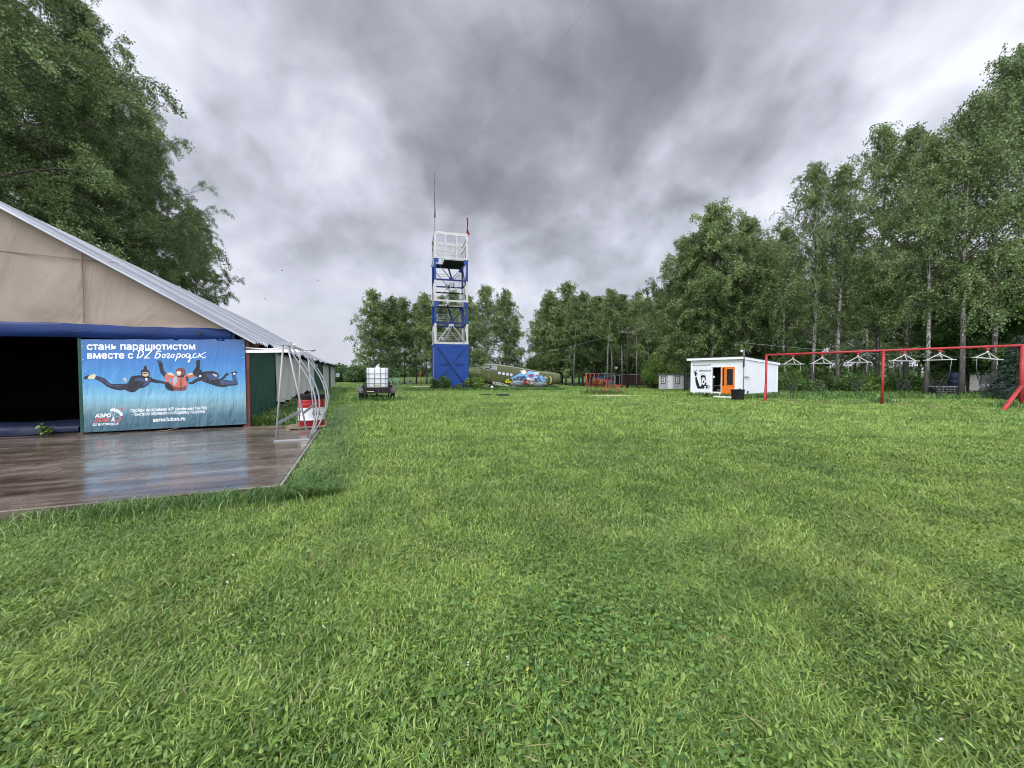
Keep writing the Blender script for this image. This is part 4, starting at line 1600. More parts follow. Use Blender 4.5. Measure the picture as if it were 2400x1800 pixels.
for s in range(6):
    z0, z1 = LV[s], LV[s + 1]
    blue = s % 2 == 0
    m = M_tblue if blue else M_twhite
    mb = MB()
    for k, (x, y, _) in enumerate(corners(0)):     # angle-iron legs
        ix, iy = (1 if x == 0 else -1), (1 if y == 0 else -1)
        mb.bx(x, x + ix * leg, y, y + iy * 0.03, z0 if s else -.6, z1)
        mb.bx(x, x + ix * 0.03, y + iy * .031, y + iy * leg, z0 if s else -.6, z1)
        if s > 0:
            mb.bx(x, x + ix * .50, y - iy * .02, y - iy * .002, (z1 - .42) if blue else z0, z1 if blue else z0 + .24)
    mb.build('corner_leg', m if s < 5 else M_twhite, TB, split=True)
    if s == 0:
        continue
    mb = MB()
    for f_ in range(4):
        a, b = Vector(corners(0)[f_]), Vector(corners(0)[(f_ + 1) % 4])
        d = (b - a).normalized()
        nrm_ = Vector((-d.y, d.x, 0))
        a, b = a + nrm_ * .05, b + nrm_ * .05
        mid = (a + b) / 2
        if s == 5:
            if f_ in (1, 2):
                mb.bar(a + Vector((0, 0, z0 + 2.3)), mid + Vector((0, 0, z0 + .6)), .10, .05)
                mb.bar(b + Vector((0, 0, z0 + 2.3)), mid + Vector((0, 0, z0 + .6)), .10, .05)
            for t in (1 / 3, 2 / 3):
                if f_ in (0, 2):
                    p = a + (b - a) * t
                    mb.bar(p + Vector((0, 0, z0 + .05)), p + Vector((0, 0, z1 - .3)), .12, .12)
            mb.bar(a + Vector((0, 0, z1 - .18)), b + Vector((0, 0, z1 - .18)), .08, .34)
            if f_ != 0:
                mb.bar(a + Vector((0, 0, z1 - 1.0)), b + Vector((0, 0, z1 - 1.0)), .08, .14)
        else:
            apex = z1 - .05 if not blue else z0 + .12
            base = z0 + .15 if not blue else z1 - .35
            w = .11
            mb.bar(a + d * .25 + Vector((0, 0, base)), mid + Vector((0, 0, apex)), w, .06)
            mb.bar(b - d * .25 + Vector((0, 0, base)), mid + Vector((0, 0, apex)), w, .06)
            mb.bx(mid.x - .25 if abs(d.x) > .5 else mid.x - .02, mid.x + .25 if abs(d.x) > .5 else mid.x + .02, mid.y - .25 if abs(d.y) > .5 else mid.y - .02, mid.y + .25 if abs(d.y) > .5 else mid.y + .02,
                  apex - .22 if not blue else apex - .05, apex + .02 if not blue else apex + .24)
            if blue:
                mb.bar(a + Vector((0, 0, z0 + .06)), b + Vector((0, 0, z0 + .06)), .07, .16)
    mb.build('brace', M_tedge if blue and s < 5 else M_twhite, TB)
    mb = MB()      # pale ledger at the foot of each white stage
    if not blue and s < 6:
        for f_ in range(4):
            a, b = Vector(corners(0)[f_]), Vector(corners(0)[(f_ + 1) % 4])
            d = (b - a).normalized()
            nrm_ = Vector((-d.y, d.x, 0))
            mb.bar(a - nrm_ * .04 + Vector((0, 0, z0 + .10)), b - nrm_ * .04 + Vector((0, 0, z0 + .10)), .06, .20)
        mb.build('ledger', M_twhite, TB)
# rails, decks, ladders
for s in (1, 2, 3, 4, 5):
    mb = MB()
    z0, z1 = LV[s], LV[s + 1]
    for k in range(6):
        z = z0 + .25 + k * .26
        if s == 3 and k % 2: continue
        mb.tube([(0.2, TW - .2, z), (TW - .2, TW - .2, z)], .022, 5)
        mb.tube([(TW - .2, .3, z), (TW - .2, TW - .2, z)], .018, 5)
    for x in (.45, TW * .5, TW - .5):
        mb.tube([(x, TW - .2, z0), (x, TW - .2, z0 + 1.6)], .025, 5)
    mb.build('railing', M_twhite, TB)
mb = MB()
mb.bx(1.15, TW - .15, .2, TW - .1, LV[5] - .10, LV[5] - .03)
mb.bx(.15, 1.15, 2.2, TW - .1, LV[5] - .10, LV[5] - .03)
mb.bx(.15, TW - .15, TW - .9, TW - .1, LV[3] - .10, LV[3] - .04)
mb.bx(.15, TW - .15, TW - .7, TW - .1, LV[4] - .75, LV[4] - .69)
mb.bx(.15, TW - .15, .2, TW - .2, LV[1] - .08, LV[1] - .02)
mb.build('deck', M_tdark, TB, split=True)
for s in (1, 2, 3, 4):
    mb = MB()
    a0 = (1.2 if s % 2 else 2.6, 2.9, LV[s]); a1 = (2.2 if s % 2 else 1.7, 2.2, LV[s + 1])
    for o in (-.28, .28):
        mb.bar((a0[0], a0[1] + o, a0[2]), (a1[0], a1[1] + o, a1[2]), .05, .09)
    for k in range(1, 8):
        t = k / 8
        p = [a0[i] + (a1[i] - a0[i]) * t for i in range(3)]
        mb.bar((p[0], p[1] - .28, p[2]), (p[0], p[1] + .28, p[2]), .05, .03)
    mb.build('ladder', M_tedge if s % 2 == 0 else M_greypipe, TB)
# sheeted base
def panel(axis, nm):
    mb = MB()
    if axis == 'front':
        mb.bx(.06, TW - .06, -.03, 0.0 - .004, -.5, LV[1] - .02)
        mb.bx(-.02, TW + .02, -.07, -.032, LV[1] - .34, LV[1] - .02)
        mb.bx(-.02, .30, -.06, -.032, -.5, LV[1] - .35)
        mb.bx(TW - .30, TW + .02, -.06, -.032, -.5, LV[1] - .35)
        mb.bx(TW / 2 - .012, TW / 2 + .012, -.045, -.031, -.05, LV[1] - .35)
        mb.bx(TW - .7, TW - .68, -.045, -.031, -.05, 1.4)
    elif axis == 'left':
        mb.bx(-.03, -.004, .06, TW - .06, -.5, LV[1] - .02)
    elif axis == 'right':
        mb.bx(TW + .004, TW + .03, .06, TW - .06, -.5, LV[1] - .02)
    else:
        mb.bx(.06, TW - .06, TW + .004, TW + .03, -.5, LV[1] - .02)
    return mb.build(nm, M_tblue, TB)
fp = panel('front', 'sheet_panel')
for s in ('left', 'right', 'back'):
    panel(s, 'sheet_panel')
mb = MB()
zt, zl = LV[1] - .42, .12
mid = (TW / 2, 2.30)
mb.bar((.38, -.10, zt), (TW - .42, -.10, zl), .06, .15)
mb.bar((.62, -.075, .9), (TW / 2 - .12, -.075, 2.1), .035, .06)
mb.bar((TW / 2 + .12, -.075, 2.72), (TW - .42, -.075, zt - .1), .035, .06)
mb.bx(TW / 2 - .16, TW / 2 + .16, -.09, -.072, 2.02, 2.09)
for x0, x1 in ((.55, TW / 2 - .2), (TW / 2 + .3, TW - .5)):
    mb.bx(x0, x1, -.085, -.072, 2.32, 2.37)
    mb.bx(x0 + .1, x1 - .02, -.085, -.072, 2.50, 2.56)
mb.bx(-.02, TW + .5, -.12, -.075, -.02, .05)
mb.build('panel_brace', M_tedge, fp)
mb = MB()   # leaning pole at the left side
mb.bar((-.10, .5, -.5), (-.06, .35, 4.4), .07, .07)
mb.build('side_pole', M_greypipe, TB)
# mast, little signal box
mb = MB()
zt = 17.45
mb.tube([(.12, .12, zt - 1), (.12, .12, zt + 1.55)], .04, 6)
mb.tube([(.12, .12, zt + 1.5), (.12, .12, zt + 2.6)], .085, 8)
mb.tube([(.12, .12, zt + 2.6), (.12, .12, 23.9)], [.042, .032], 6)
mb.tube([(.12, .12, 22.7), (.12, .12, 23.2)], .045, 6)
mb.build('aerial_mast', mat('dark_mast', (.09, .095, .10), .6), TB)
mb = MB()
mb.bx(1.45, 1.50, .02, .12, zt - .02, zt + .22); mb.bx(1.60, 1.65, .02, .12, zt - .02, zt + .22); mb.bx(1.42, 1.68, .02, .12, zt + .08, zt + .12)
mb.build('top_bracket', M_twhite, TB)
# flag
FL = empty('red_flag', TB.matrix_basis @ Vector((0, 0, 0)), TA, 'small limp red flag on a thin pole at the tower top', 'flag')
FL.location = TB.location + Vector((math.cos(TA) * (TW - .15) - math.sin(TA) * .15, math.sin(TA) * (TW - .15) + math.cos(TA) * .15, zt))
mb = MB(); mb.tube([(0, 0, -.6), (0, 0, 2.15)], .022, 6); mb.build('flag_pole', M_steel, FL)
mb = MB()
vs = []
for i in range(13):
    t = i / 12
    z = 1.95 - t * 1.95
    for j in range(4):
        q = j / 3
        w = .16 + .2 * t
        vs.append((.03 + w * q * (.75 + .25 * math.sin(t * 8)), .10 * math.sin(q * 5 + t * 6) * q, z - .12 * q))
mb.add(vs, [(i * 4 + j, i * 4 + j + 1, (i + 1) * 4 + j + 1, (i + 1) * 4 + j) for i in range(12) for j in range(3)], 0, True)
mb.build('flag_cloth', fabric('flag_red', (0.22, 0.012, 0.02)), FL)
# long wire aerial running from the mast over the viewer
a = Vector((tp[0] + math.cos(TA) * .12, tp[1] + .15, 23.6))
d_ = ray(1322, 2)
b_ = Vector(d_ * (9.0 / d_[1])) + Vector((0, 0, CAMZ))
dirv = (b_ - a)
pts = []
for k in range(30):
    t = k / 29 * 1.5
    p = a + dirv * t
    p.z -= 0.9 * math.sin(math.pi * min(t / 1.5, 1))
    pts.append(p)
mb = MB(); mb.tube(pts, [.0036 * (1 - .85 * q / 29) + .0004 for q in range(30)], 5)
tag(mb.build('aerial_wire', mat('thin_wire', (.24, .24, .26), .6)), 'single thin wire sloping up from the tower mast across the clouds', 'wire')

# ------------------------------------------------------------------ old biplane fuselage
PY = 45.0
k8 = PY / F / 8.508
p0 = at(1080 + 160 / 8.508, 820 + 740 / 8.508, PY)
zgr = float(hgt(p0[0], PY))
PL = empty('aircraft_fuselage', (p0[0], PY, 0.0), R(3), 'wingless olive green aeroplane fuselage with painted side propped on the grass', 'aeroplane')
M_olive = mat('olive_paint', (0.062, 0.075, 0.022), 0.36, var=0.2, scale=1.0, grime=(0.10, 0.11, 0.05), gscale=0.8, gamt=.4)
M_olivepale = mat('pale_olive_sheen_trim', (0.24, 0.25, 0.165), 0.45, var=.25, scale=2)  # pale olive of bands and seams, also the crown's painted sheen
M_glass = mat('cockpit_glass', (0.16, 0.18, 0.20), 0.08, var=.2, spec=.8)
M_frame = mat('pale_frame', (0.30, 0.32, 0.27), 0.5)
M_port = mat('porthole_cover', (0.50, 0.50, 0.56), 0.5)
def zz(y): return p0[2] + (740 - y) * k8
def xx_(x): return (x - 160) * k8
# stations: x, top, bottom, half width, squareness
ST_ = [(163, 336, 568, .60, 2.1), (172, 334, 572, .62, 2.1), (366, 342, 612, .66, 2.2), (380, 340, 616, .70, 2.2), (425, 300, 640, .78, 2.6), (470, 276, 660, .84, 2.8), (600, 276, 690, .90, 2.9), (720, 288, 705, .90, 2.9),
       (900, 312, 712, .88, 2.8), (1100, 342, 724, .82, 2.7), (1350, 388, 733, .70, 2.6), (1600, 434, 726, .58, 2.4), (1800, 458, 712, .48, 2.3), (1990, 482, 676, .40, 2.2)]
NA = 40
def ring(st):
    x, t, b, w, n = st
    zc, hh = (zz(t) + zz(b)) / 2, (zz(t) - zz(b)) / 2
    out = []
    for j in range(NA):
        a = 2 * math.pi * j / NA
        c, s = math.cos(a), math.sin(a)
        out.append((xx_(x), w * math.copysign(abs(c) ** (2 / n), c), zc + hh * math.copysign(abs(s) ** (2 / n), s)))
    return out
def stat(xz):
    xs_ = [s[0] for s in ST_]
    return tuple(float(np.interp(xz, xs_, [s[i] for s in ST_])) for i in range(5))
def side(x, y, lift=0.012):
    """zoomed reading -> point on the near side of the fuselage"""
    s = stat(x)
    zc, hh = (zz(s[1]) + zz(s[2])) / 2, (zz(s[1]) - zz(s[2])) / 2
    q = max(-.999, min(.999, (zz(y) - zc) / hh))
    return (xx_(x), -(s[3] + lift) * (1 - abs(q) ** s[4]) ** (1 / s[4]) - lift, zz(y))
mb = MB()
fine = []
for i in range(len(ST_) - 1):
    a, b = ST_[i], ST_[i + 1]
    m_ = max(1, int(abs(b[0] - a[0]) / 60))
    for q in range(m_):
        t = q / m_
        fine.append(tuple(a[i2] + (b[i2] - a[i2]) * t for i2 in range(5)))
fine.append(ST_[-1])
vs = [p for s in fine for p in ring(s)]
mb.add(vs, [(i * NA + j, (i + 1) * NA + j, (i + 1) * NA + (j + 1) % NA, i * NA + (j + 1) % NA) for i in range(len(fine) - 1) for j in range(NA)], 0, True)
mb.add(ring(fine[-1]), [tuple(range(NA))])
mb.add(ring(fine[0]), [tuple(range(NA))[::-1]])
mb.build('fuselage', M_olive, PL)
mb = MB()   # crown strip, the top sheen put into a paler colour
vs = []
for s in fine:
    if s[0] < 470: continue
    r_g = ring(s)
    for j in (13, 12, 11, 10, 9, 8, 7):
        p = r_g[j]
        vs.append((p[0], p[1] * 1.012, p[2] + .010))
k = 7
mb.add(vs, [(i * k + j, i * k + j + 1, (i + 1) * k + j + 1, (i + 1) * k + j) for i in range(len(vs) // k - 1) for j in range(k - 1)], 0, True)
mb.build('crown_sheen', M_olivepale, PL)
def ribbon(pts, w, lift, name, m, parent):
    mb = MB()
    P = [side(*p, lift) for p in pts]
    for a, b in zip(P[:-1], P[1:]):
        mb.bar(a, b, .02, w)
    return mb.build(name, m, parent)
# canopy glazing
mb = MB()
gl = [[(412, 345), (470, 284), (540, 290), (540, 350), (470, 372), (420, 366)], [(548, 290), (615, 296), (615, 385), (560, 395), (548, 352)], [(622, 312), (715, 330), (708, 398), (622, 388)]]
for g in gl:
    mb.poly([side(x, y, .02) for x, y in g])
mb.build('cockpit_glazing', M_glass, PL)
ribbon([(400, 352), (465, 280), (545, 286), (620, 292), (720, 320), (712, 404), (560, 404), (470, 378), (400, 366)], .05, .03, 'glazing_frame', M_frame, PL)
ribbon([(543, 286), (543, 390)], .05, .03, 'glazing_frame', M_frame, PL)
ribbon([(618, 292), (618, 392)], .05, .03, 'glazing_frame', M_frame, PL)
ribbon([(412, 368), (480, 380), (560, 372), (610, 350)], .06, .03, 'glazing_frame', M_black, PL)
for (x, y) in ((768, 462), (848, 474), (926, 485), (1000, 496)):
    mb = MB()
    mb.poly([side(x + 28 * math.cos(a), y + 28 * math.sin(a), .016) for a in [2 * math.pi * q / 20 for q in range(20)]])
    mb.build('porthole', M_port, PL)
# cowl band, panel seams
ribbon([(366, 346), (366, 440), (372, 520), (380, 610)], .05, .016, 'cowl_band', M_olivepale, PL)
ribbon([(200, 440), (366, 450), (430, 456)], .03, .008, 'cowl_band', M_olivepale, PL)
for xq in (560, 740, 1060, 1220, 1420, 1560, 1720, 1880):
    st_q = stat(xq)
    ribbon([(xq, st_q[1] + (st_q[2] - st_q[1]) * t) for t in (.08, .2, .35, .5, .65, .8, .93)], .012, .004, 'panel_seam', M_olivepale, PL)
# stubs of fin and lower wing
mb = MB()
mb.add([(xx_(1600), -.04, zz(438)), (xx_(1690), -.03, zz(403)), (xx_(1830), -.03, zz(440)), (xx_(1990), -.04, zz(486)), (xx_(1600), .04, zz(438)), (xx_(1690), .03, zz(403)), (xx_(1830), .03, zz(440)), (xx_(1990), .04, zz(486))],
       [(0, 1, 2, 3), (7, 6, 5, 4), (0, 4, 5, 1), (1, 5, 6, 2), (2, 6, 7, 3)])
mb.build('fin_stub', M_olive, PL)
mb = MB()
pr = [(630, 650), (660, 632), (760, 640), (900, 684), (960, 706), (860, 712), (700, 690), (640, 676)]
mb.add([(xx_(x), -1.22, zz(y)) for x, y in pr] + [(xx_(x), -.8, zz(y)) for x, y in pr], [tuple(range(8))] + [(i, (i + 1) % 8, 8 + (i + 1) % 8, 8 + i) for i in range(8)])
ws_ = mb.build('wing_root', M_frame, PL)
mb = MB()
for x, y in ((690, 660), (752, 664), (804, 674), (850, 684)):
    mb.tube([(xx_(x), -1.225, zz(y)), (xx_(x), -1.235, zz(y))], .075, 12)
mb.build('lightening_hole', M_black, ws_)
mb = MB()
mb.bar((xx_(632), -1.15, zz(590)), (xx_(655), -1.15, zz(660)), .10, .05)
mb.bar((xx_(655), -1.1, zz(660)), (xx_(630), -1.15, zz(770)), .16, .10)
mb.bar((xx_(560), -.4, zz(690)), (xx_(640), -1.12, zz(760)), .06, .06)
mb.build('landing_leg', M_frame, PL)
mb = MB()
mb.lathe([(.03, -.10), (.30, -.11), (.36, -.07), (.37, 0), (.36, .07), (.30, .11), (.03, .10)], 24, (xx_(622), -1.3, -.12), Matrix.Rotation(R(90), 4, 'X'))
wh = mb.build('wheel', M_black, PL)
mb = MB(); mb.lathe([(.01, -.02), (.15, -.02), (.17, .02), (.01, .03)], 20, (xx_(622), -1.43, -.12), Matrix.Rotation(R(90), 4, 'X')); mb.build('hub', M_whitepipe, wh)
# chocks, timber props and bits stored beneath
mb = MB()
for x, w, h_, y in ((1880, .5, .5, -.1), (1560, .7, .34, .2), (1300, .5, .36, -.2), (1120, .4, .34, .2), (400, .35, .55, 0), (520, .3, .45, -.1)):
    mb.bx(xx_(x) - w / 2, xx_(x) + w / 2, y - .3, y + .3, zgr - .1, zz(stat(x)[2]) + .05)
mb.build('timber_prop', M_wood, PL, split=True)
mb = MB()
for x0 in (1042, 1076):
    mb.bar((xx_(x0), -1.2, -.5), (xx_(x0), -.95, zz(700)), .035, .035)
for y in (735, 775, 805):
    mb.bar((xx_(1042), -1.12, zz(y)), (xx_(1076), -1.12, zz(y)), .03, .03)
mb.build('boarding_step', M_greypipe, PL)

# abstract spray painting on the side: cells of one colour each, standing a centimetre proud
def inpoly(x, y, P):
    c = False
    j = len(P) - 1
    for i in range(len(P)):
        if (P[i][1] > y) != (P[j][1] > y) and x < (P[j][0] - P[i][0]) * (y - P[i][1]) / (P[j][1] - P[i][1]) + P[i][0]:
            c = not c
        j = i
    return c
def ell(x, y, rx, ry, n=18, ph=0):
    return [(x + rx * math.cos(2 * math.pi * i / n + ph), y + ry * math.sin(2 * math.pi * i / n + ph)) for i in range(n)]
GC = ['pale_blue', 'dark_blue', 'silver', 'white', 'red', 'cream', 'yellow', 'black', 'gold', 'grey']
GM = [mat('spray_' + n, c, .45, var=.06) for n, c in zip(GC, [(0.15, .34, .60), (.03, .05, .11), (.40, .47, .50), (.68, .69, .68), (.42, .025, .025), (.60, .54, .38), (.72, .62, .05), (.012, .014, .018), (.50, .42, .20), (.20, .25, .28)])]
GS = [([(975, 560), (1060, 520), (1150, 470), (1200, 450), (1270, 490), (1330, 430), (1400, 420), (1450, 440), (1480, 500), (1560, 520), (1610, 500), (1660, 560), (1700, 610), (1690, 640), (1560, 640), (1300, 640), (1060, 640), (985, 590)], 0),
      ([(975, 545), (1000, 580), (1060, 560), (1130, 535), (1200, 530), (1280, 525), (1300, 600), (1210, 650), (1060, 640), (1000, 600)], 1),
      ([(1460, 560), (1540, 570), (1590, 600), (1570, 650), (1480, 650)], 1),
      ([(960, 690), (1000, 640), (1060, 620), (1110, 600), (1180, 610), (1250, 620), (1270, 700), (1200, 735), (1060, 725), (980, 705)], 2),
      ([(1440, 650), (1500, 625), (1570, 640), (1640, 630), (1700, 650), (1730, 690), (1650, 715), (1520, 728), (1450, 720)], 2),
      (ell(1248, 448, 62, 54), 5), (ell(1245, 452, 50, 42), 3), ([(1170, 420), (1200, 402), (1210, 430), (1186, 450)], 5),
      ([(1450, 440), (1560, 450), (1565, 570), (1520, 520), (1470, 490)], 3), ([(1480, 460), (1495, 455), (1560, 550), (1552, 560)], 9), ([(1530, 455), (1540, 455), (1562, 540), (1556, 545)], 9),
      (ell(1395, 515, 50, 30, 9), 4), ([(1300, 560), (1350, 545), (1440, 590), (1450, 630), (1380, 600), (1310, 620)], 3), ([(1320, 600), (1400, 612), (1440, 640), (1350, 640)], 5),
      (ell(1310, 655, 70, 60, 11), 4), ([(1330, 690), (1400, 700), (1440, 690), (1420, 735), (1340, 732)], 4), (ell(1432, 650, 34, 44), 5), (ell(1400, 660, 28, 34), 3),
      ([(875, 630), (905, 590), (930, 575), (960, 585), (950, 610), (1010, 625), (1000, 650), (940, 655), (900, 665)], 6), (ell(928, 620, 16, 14), 7),
      (ell(1775, 605, 40, 82), 8), (ell(1765, 605, 26, 66), 10), ([(1700, 640), (1735, 690), (1715, 705), (1690, 690)], 6), (ell(1680, 545, 20, 18), 5)]
rg = random.Random(5)
for P_, ci_ in list(GS):
    if ci_ in (10,):
        continue
    for q in range(len(P_)):
        (x0, y0), (x1, y1) = P_[q], P_[(q + 1) % len(P_)]
        nx_, ny_ = -(y1 - y0), x1 - x0
        l_ = math.hypot(nx_, ny_) + 1e-6
        nx_, ny_ = nx_ / l_ * 2.6, ny_ / l_ * 2.6
        GS.append(([(x0 - nx_, y0 - ny_), (x1 - nx_, y1 - ny_), (x1 + nx_, y1 + ny_), (x0 + nx_, y0 + ny_)], 7))
for k in range(230):     # loose lines of silver and dark spray within the two lower clouds
    x = rg.choice([rg.uniform(1000, 1270), rg.uniform(1450, 1700), rg.uniform(1150, 1500)])
    y = rg.uniform(545, 722)
    a = rg.uniform(-1, 1)
    l_ = rg.uniform(22, 60)
    w = rg.uniform(3, 7)
    GS.append(([(x, y), (x + l_ * math.cos(a), y + l_ * math.sin(a)), (x + l_ * math.cos(a) - w, y + l_ * math.sin(a) + w), (x - w, y + w)], rg.choice([7, 1, 3, 2, 9])))
cells = {}
step = 4.6
for gx in range(int(870 / step), int(1830 / step)):
    for gy in range(int(395 / step), int(740 / step)):
        x, y = (gx + .5) * step, (gy + .5) * step
        c = None
        for P, ci in GS:
            if inpoly(x, y, P):
                c = ci
        s = stat(x)
        if c is None or c == 10 or y > s[2] - 8 or y < s[1] + 14:
            continue
        cells.setdefault(c, []).append((gx * step, gy * step))
mb = MB()
for c, L_ in cells.items():
    for x, y in L_:
        mb.add([side(x, y + step), side(x + step, y + step), side(x + step, y), side(x, y)], [(0, 1, 2, 3)], c)
mb.build('spray_painting', GM, PL)

# ------------------------------------------------------------------ tyres lying half sunk in the lawn
M_tyre = mat('old_tyre_rubber', (0.018, 0.018, 0.020), 0.8, bump=.4, bscale=30)
def tyre(px, py, rr, label):
    g = gp(px, py)
    T0 = empty('tractor_tyre', (g.x, g.y + rr * .6, g.z - .06), 0, label, 'tyre', 'old tyres lying in the lawn')
    mb = MB()
    mb.lathe([(rr * .55, .0), (rr * .58, .12), (rr * .75, .16), (rr * .93, .13), (rr, .05), (rr, -.1)], 36)
    mb.build('tyre_wall', M_tyre, T0)
    mb = MB()
    for k in range(26):
        a = 2 * math.pi * k / 26
        mb.box((rr * 1.0 * math.cos(a), rr * 1.0 * math.sin(a), .05), (.07, .05, .18), 0, a + .5)
    mb.build('tread', M_tyre, T0)
    return T0
tyre(1139, 927, .33, 'smaller half sunk black tyre lying nearer the blue tower')
tyre(1178, 928, .43, 'larger ribbed black tyre lying in grass before the aeroplane')

# ------------------------------------------------------------------ trailer with water tank
TRY = 20.6
kt = TRY / F / 16.59
c0 = at(830 + 900 / 16.59, 940, TRY)
TR = empty('farm_trailer', (c0[0], TRY, 0.0), R(17), 'rusty two wheeled farm trailer with grey mudguards carrying the white tank', 'trailer')
def tx(x): return (x - 900) * kt
def tz(y): return 0.02 + (1500 - y) * kt
M_trl = mat('brown_rusty_steel', (0.022, 0.016, 0.014), 0.75, var=.3, scale=6, grime=(.06, .03, .02))
M_mud = mat('grey_mudguard', (0.105, 0.10, 0.097), 0.6, .1, var=.2, grime=(.10, .07, .05))
mb = MB()
mb.bx(tx(440), tx(1370), 0, .10, tz(1230), tz(1120)); mb.bx(tx(440), tx(1370), 1.7, 1.8, tz(1230), tz(1120))
mb.bx(tx(430), tx(500), .102, 1.698, tz(1230), tz(1120)); mb.bx(tx(1310), tx(1370), .102, 1.698, tz(1230), tz(1120))
mb.bx(tx(500), tx(1345), .03, 1.75, tz(1110), tz(1015))
mb.bx(tx(520), tx(780), -.012, -.001, tz(1162), tz(1136), 1)
mb.bar((0, 1.8, tz(1175)), (0, 3.0, tz(1210)), .09, .09)
mb.build('bed_frame', [M_trl, mat('number_strip', (.5, .47, .38), .6)], TR)
for x0, x1 in ((392, 440), (452, 498), (1330, 1380)):
    mb = MB(); mb.bx(tx(x0), tx(x1), .0 if x0 != 452 else .5, .06 if x0 != 452 else .56, tz(1240), tz(800)); 
    mb.bx(tx(x0), tx(x1), 1.65, 1.71, tz(1108), tz(800))
    mb.build('stake', M_trl, TR, split=True)
mb = MB()
mb.bx(tx(480), tx(1300), .62, .72, tz(1450), tz(1380)); mb.bx(tx(440), tx(495), .2, 1.2, tz(1440), tz(1240)); mb.bx(tx(1295), tx(1345), .2, 1.2, tz(1440), tz(1240))
mb.bx(tx(830), tx(935), .3, .6, tz(1345), tz(1280)); mb.bx(tx(850), tx(900), .3, .6, tz(1280), tz(1235)); mb.bx(tx(690), tx(715), .1, .2, tz(1380), tz(1235))
mb.build('axle', M_trl, TR, split=True)
for x in (297, 1478):
    mb = MB()
    w = .115
    rr = .40
    mb.lathe([(.16, -w), (rr * .8, -w), (rr * .95, -w * .85), (rr, -w * .5), (rr, w * .5), (rr * .95, w * .85), (rr * .8, w), (.16, w)], 32, (tx(x), .67, rr - .01), Matrix.Rotation(R(90), 4, 'Y'))
    for k in range(30):
        a = 2 * math.pi * k / 30
        for s in (-1, 1):
            mb.box((tx(x) + s * .05, .67 + rr * math.cos(a), rr + rr * math.sin(a)), (.09, .05, .03), 0, 0, 0, a + R(90))
    wv = mb.build('wheel', M_tyre, TR)
    mb = MB(); mb.lathe([(.01, -.06), (.16, -.06), (.17, .06), (.01, .06)], 20, (tx(x), .67, rr - .01), Matrix.Rotation(R(90), 4, 'Y')); mb.build('rim', M_trl, wv)
    mb = MB()
    vs = []
    for i in range(11):
        a = R(15 + 150 * i / 10)
        for xx, dz in ((tx(x) - .155, -.03), (tx(x) - .14, 0), (tx(x) + .14, 0), (tx(x) + .155, -.03)):
            vs.append((xx, .67 - math.cos(a) * .50, .40 + math.sin(a) * (.42) + dz))
    mb.add(vs, [(i * 4 + j, i * 4 + j + 1, (i + 1) * 4 + j + 1, (i + 1) * 4 + j) for i in range(10) for j in range(3)], 0, True)
    mb.bx(tx(x) - .14, tx(x) + .14, .67 - .505, .67 - .49, .40 + .02, .40 + .12)
    mb.build('mudguard', M_mud, TR)
    mb = MB(); s = 1 if x > 900 else -1
    mb.bx(tx(x) - s * .10 - .06, tx(x) - s * .10 + .06, .3, .45, tz(985), tz(915)); mb.build('bracket', M_black, TR)
TK = empty('water_tank', (c0[0] + tx(910) - .55 * math.sin(R(17)), TRY + .55 * math.cos(R(17)), tz(1010)), R(17), 'white plastic water tank in a grey wire cage standing on the trailer', 'tank')
M_tank = mat('white_tank_plastic', (0.66, 0.68, 0.70), 0.4, var=.06, scale=2, grime=(.45, .42, .36), gamt=.35)
M_cage = mat('cage_tube', (0.17, 0.19, 0.215), 0.45, .5)
hw, hz = 400 * kt, 790 * kt
mb = MB(); mb.bx(-hw + .012, hw - .012, -.50, .50, .03, hz - .01)
bt = mb.build('tank_body', M_tank, TK, .06, 4)
bt.data.polygons.foreach_set('use_smooth', [True] * len(bt.data.polygons))
mb = MB()
xsb = [(v - 910) * kt for v in (512, 600, 800, 1030, 1222, 1308)]
for x in xsb:
    for y in (-.525, .525):
        mb.tube([(x, y, 0.02), (x, y, hz - .06), (x, y * .985, hz + .0), (x, y * .9, hz + .012)], .0115, 6)
for y in (-.32, -.1, .12, .34):
    for s in (-1, 1):
        mb.tube([(s * hw * 1.01, y, .02), (s * hw * 1.01, y, hz)], .0115, 6)
for zv in (455, 640, 825, 995):
    z = (1010 - zv) * kt
    mb.tube([(-hw * 1.01, -.535, z), (hw * 1.01, -.535, z), (hw * 1.01, .535, z), (-hw * 1.01, .535, z)], .0125, 6, closed=True)
mb.build('cage', M_cage, TK)
mb = MB()
pts = [(.17 * math.cos(a), .17 * math.sin(a)) for a in [math.pi * q / 14 for q in range(15)]]
mb.add([(x, -.508, .03 + z * .95) for x, z in pts] + [(x * .62, -.512, .03 + z * .6) for x, z in pts], [(i, i + 1, 16 + i, 15 + i) for i in range(14)])
mb.tube([(0, -.50, .07), (0, -.58, .06)], .055, 14); mb.tube([(0, -.58, .06), (0, -.62, .055)], .035, 12)
mb.build('outlet_valve', mat('valve_beige', (.42, .38, .28), .5), TK)
mb = MB(); mb.lathe([(.001, .05), (.1, .05), (.11, 0), (.11, -.03)], 20, (0, 0, hz + .02)); mb.build('filler_cap', M_tank, TK)
mb = MB(); mb.tube(catmull([(.01, -.62, .05), (.03, -.66, -.05), (.07, -.66, -.18), (.12, -.64, -.35)], 5), .012, 6); mb.build('hose', mat('violet_hose', (.10, .08, .28), .5), TK)

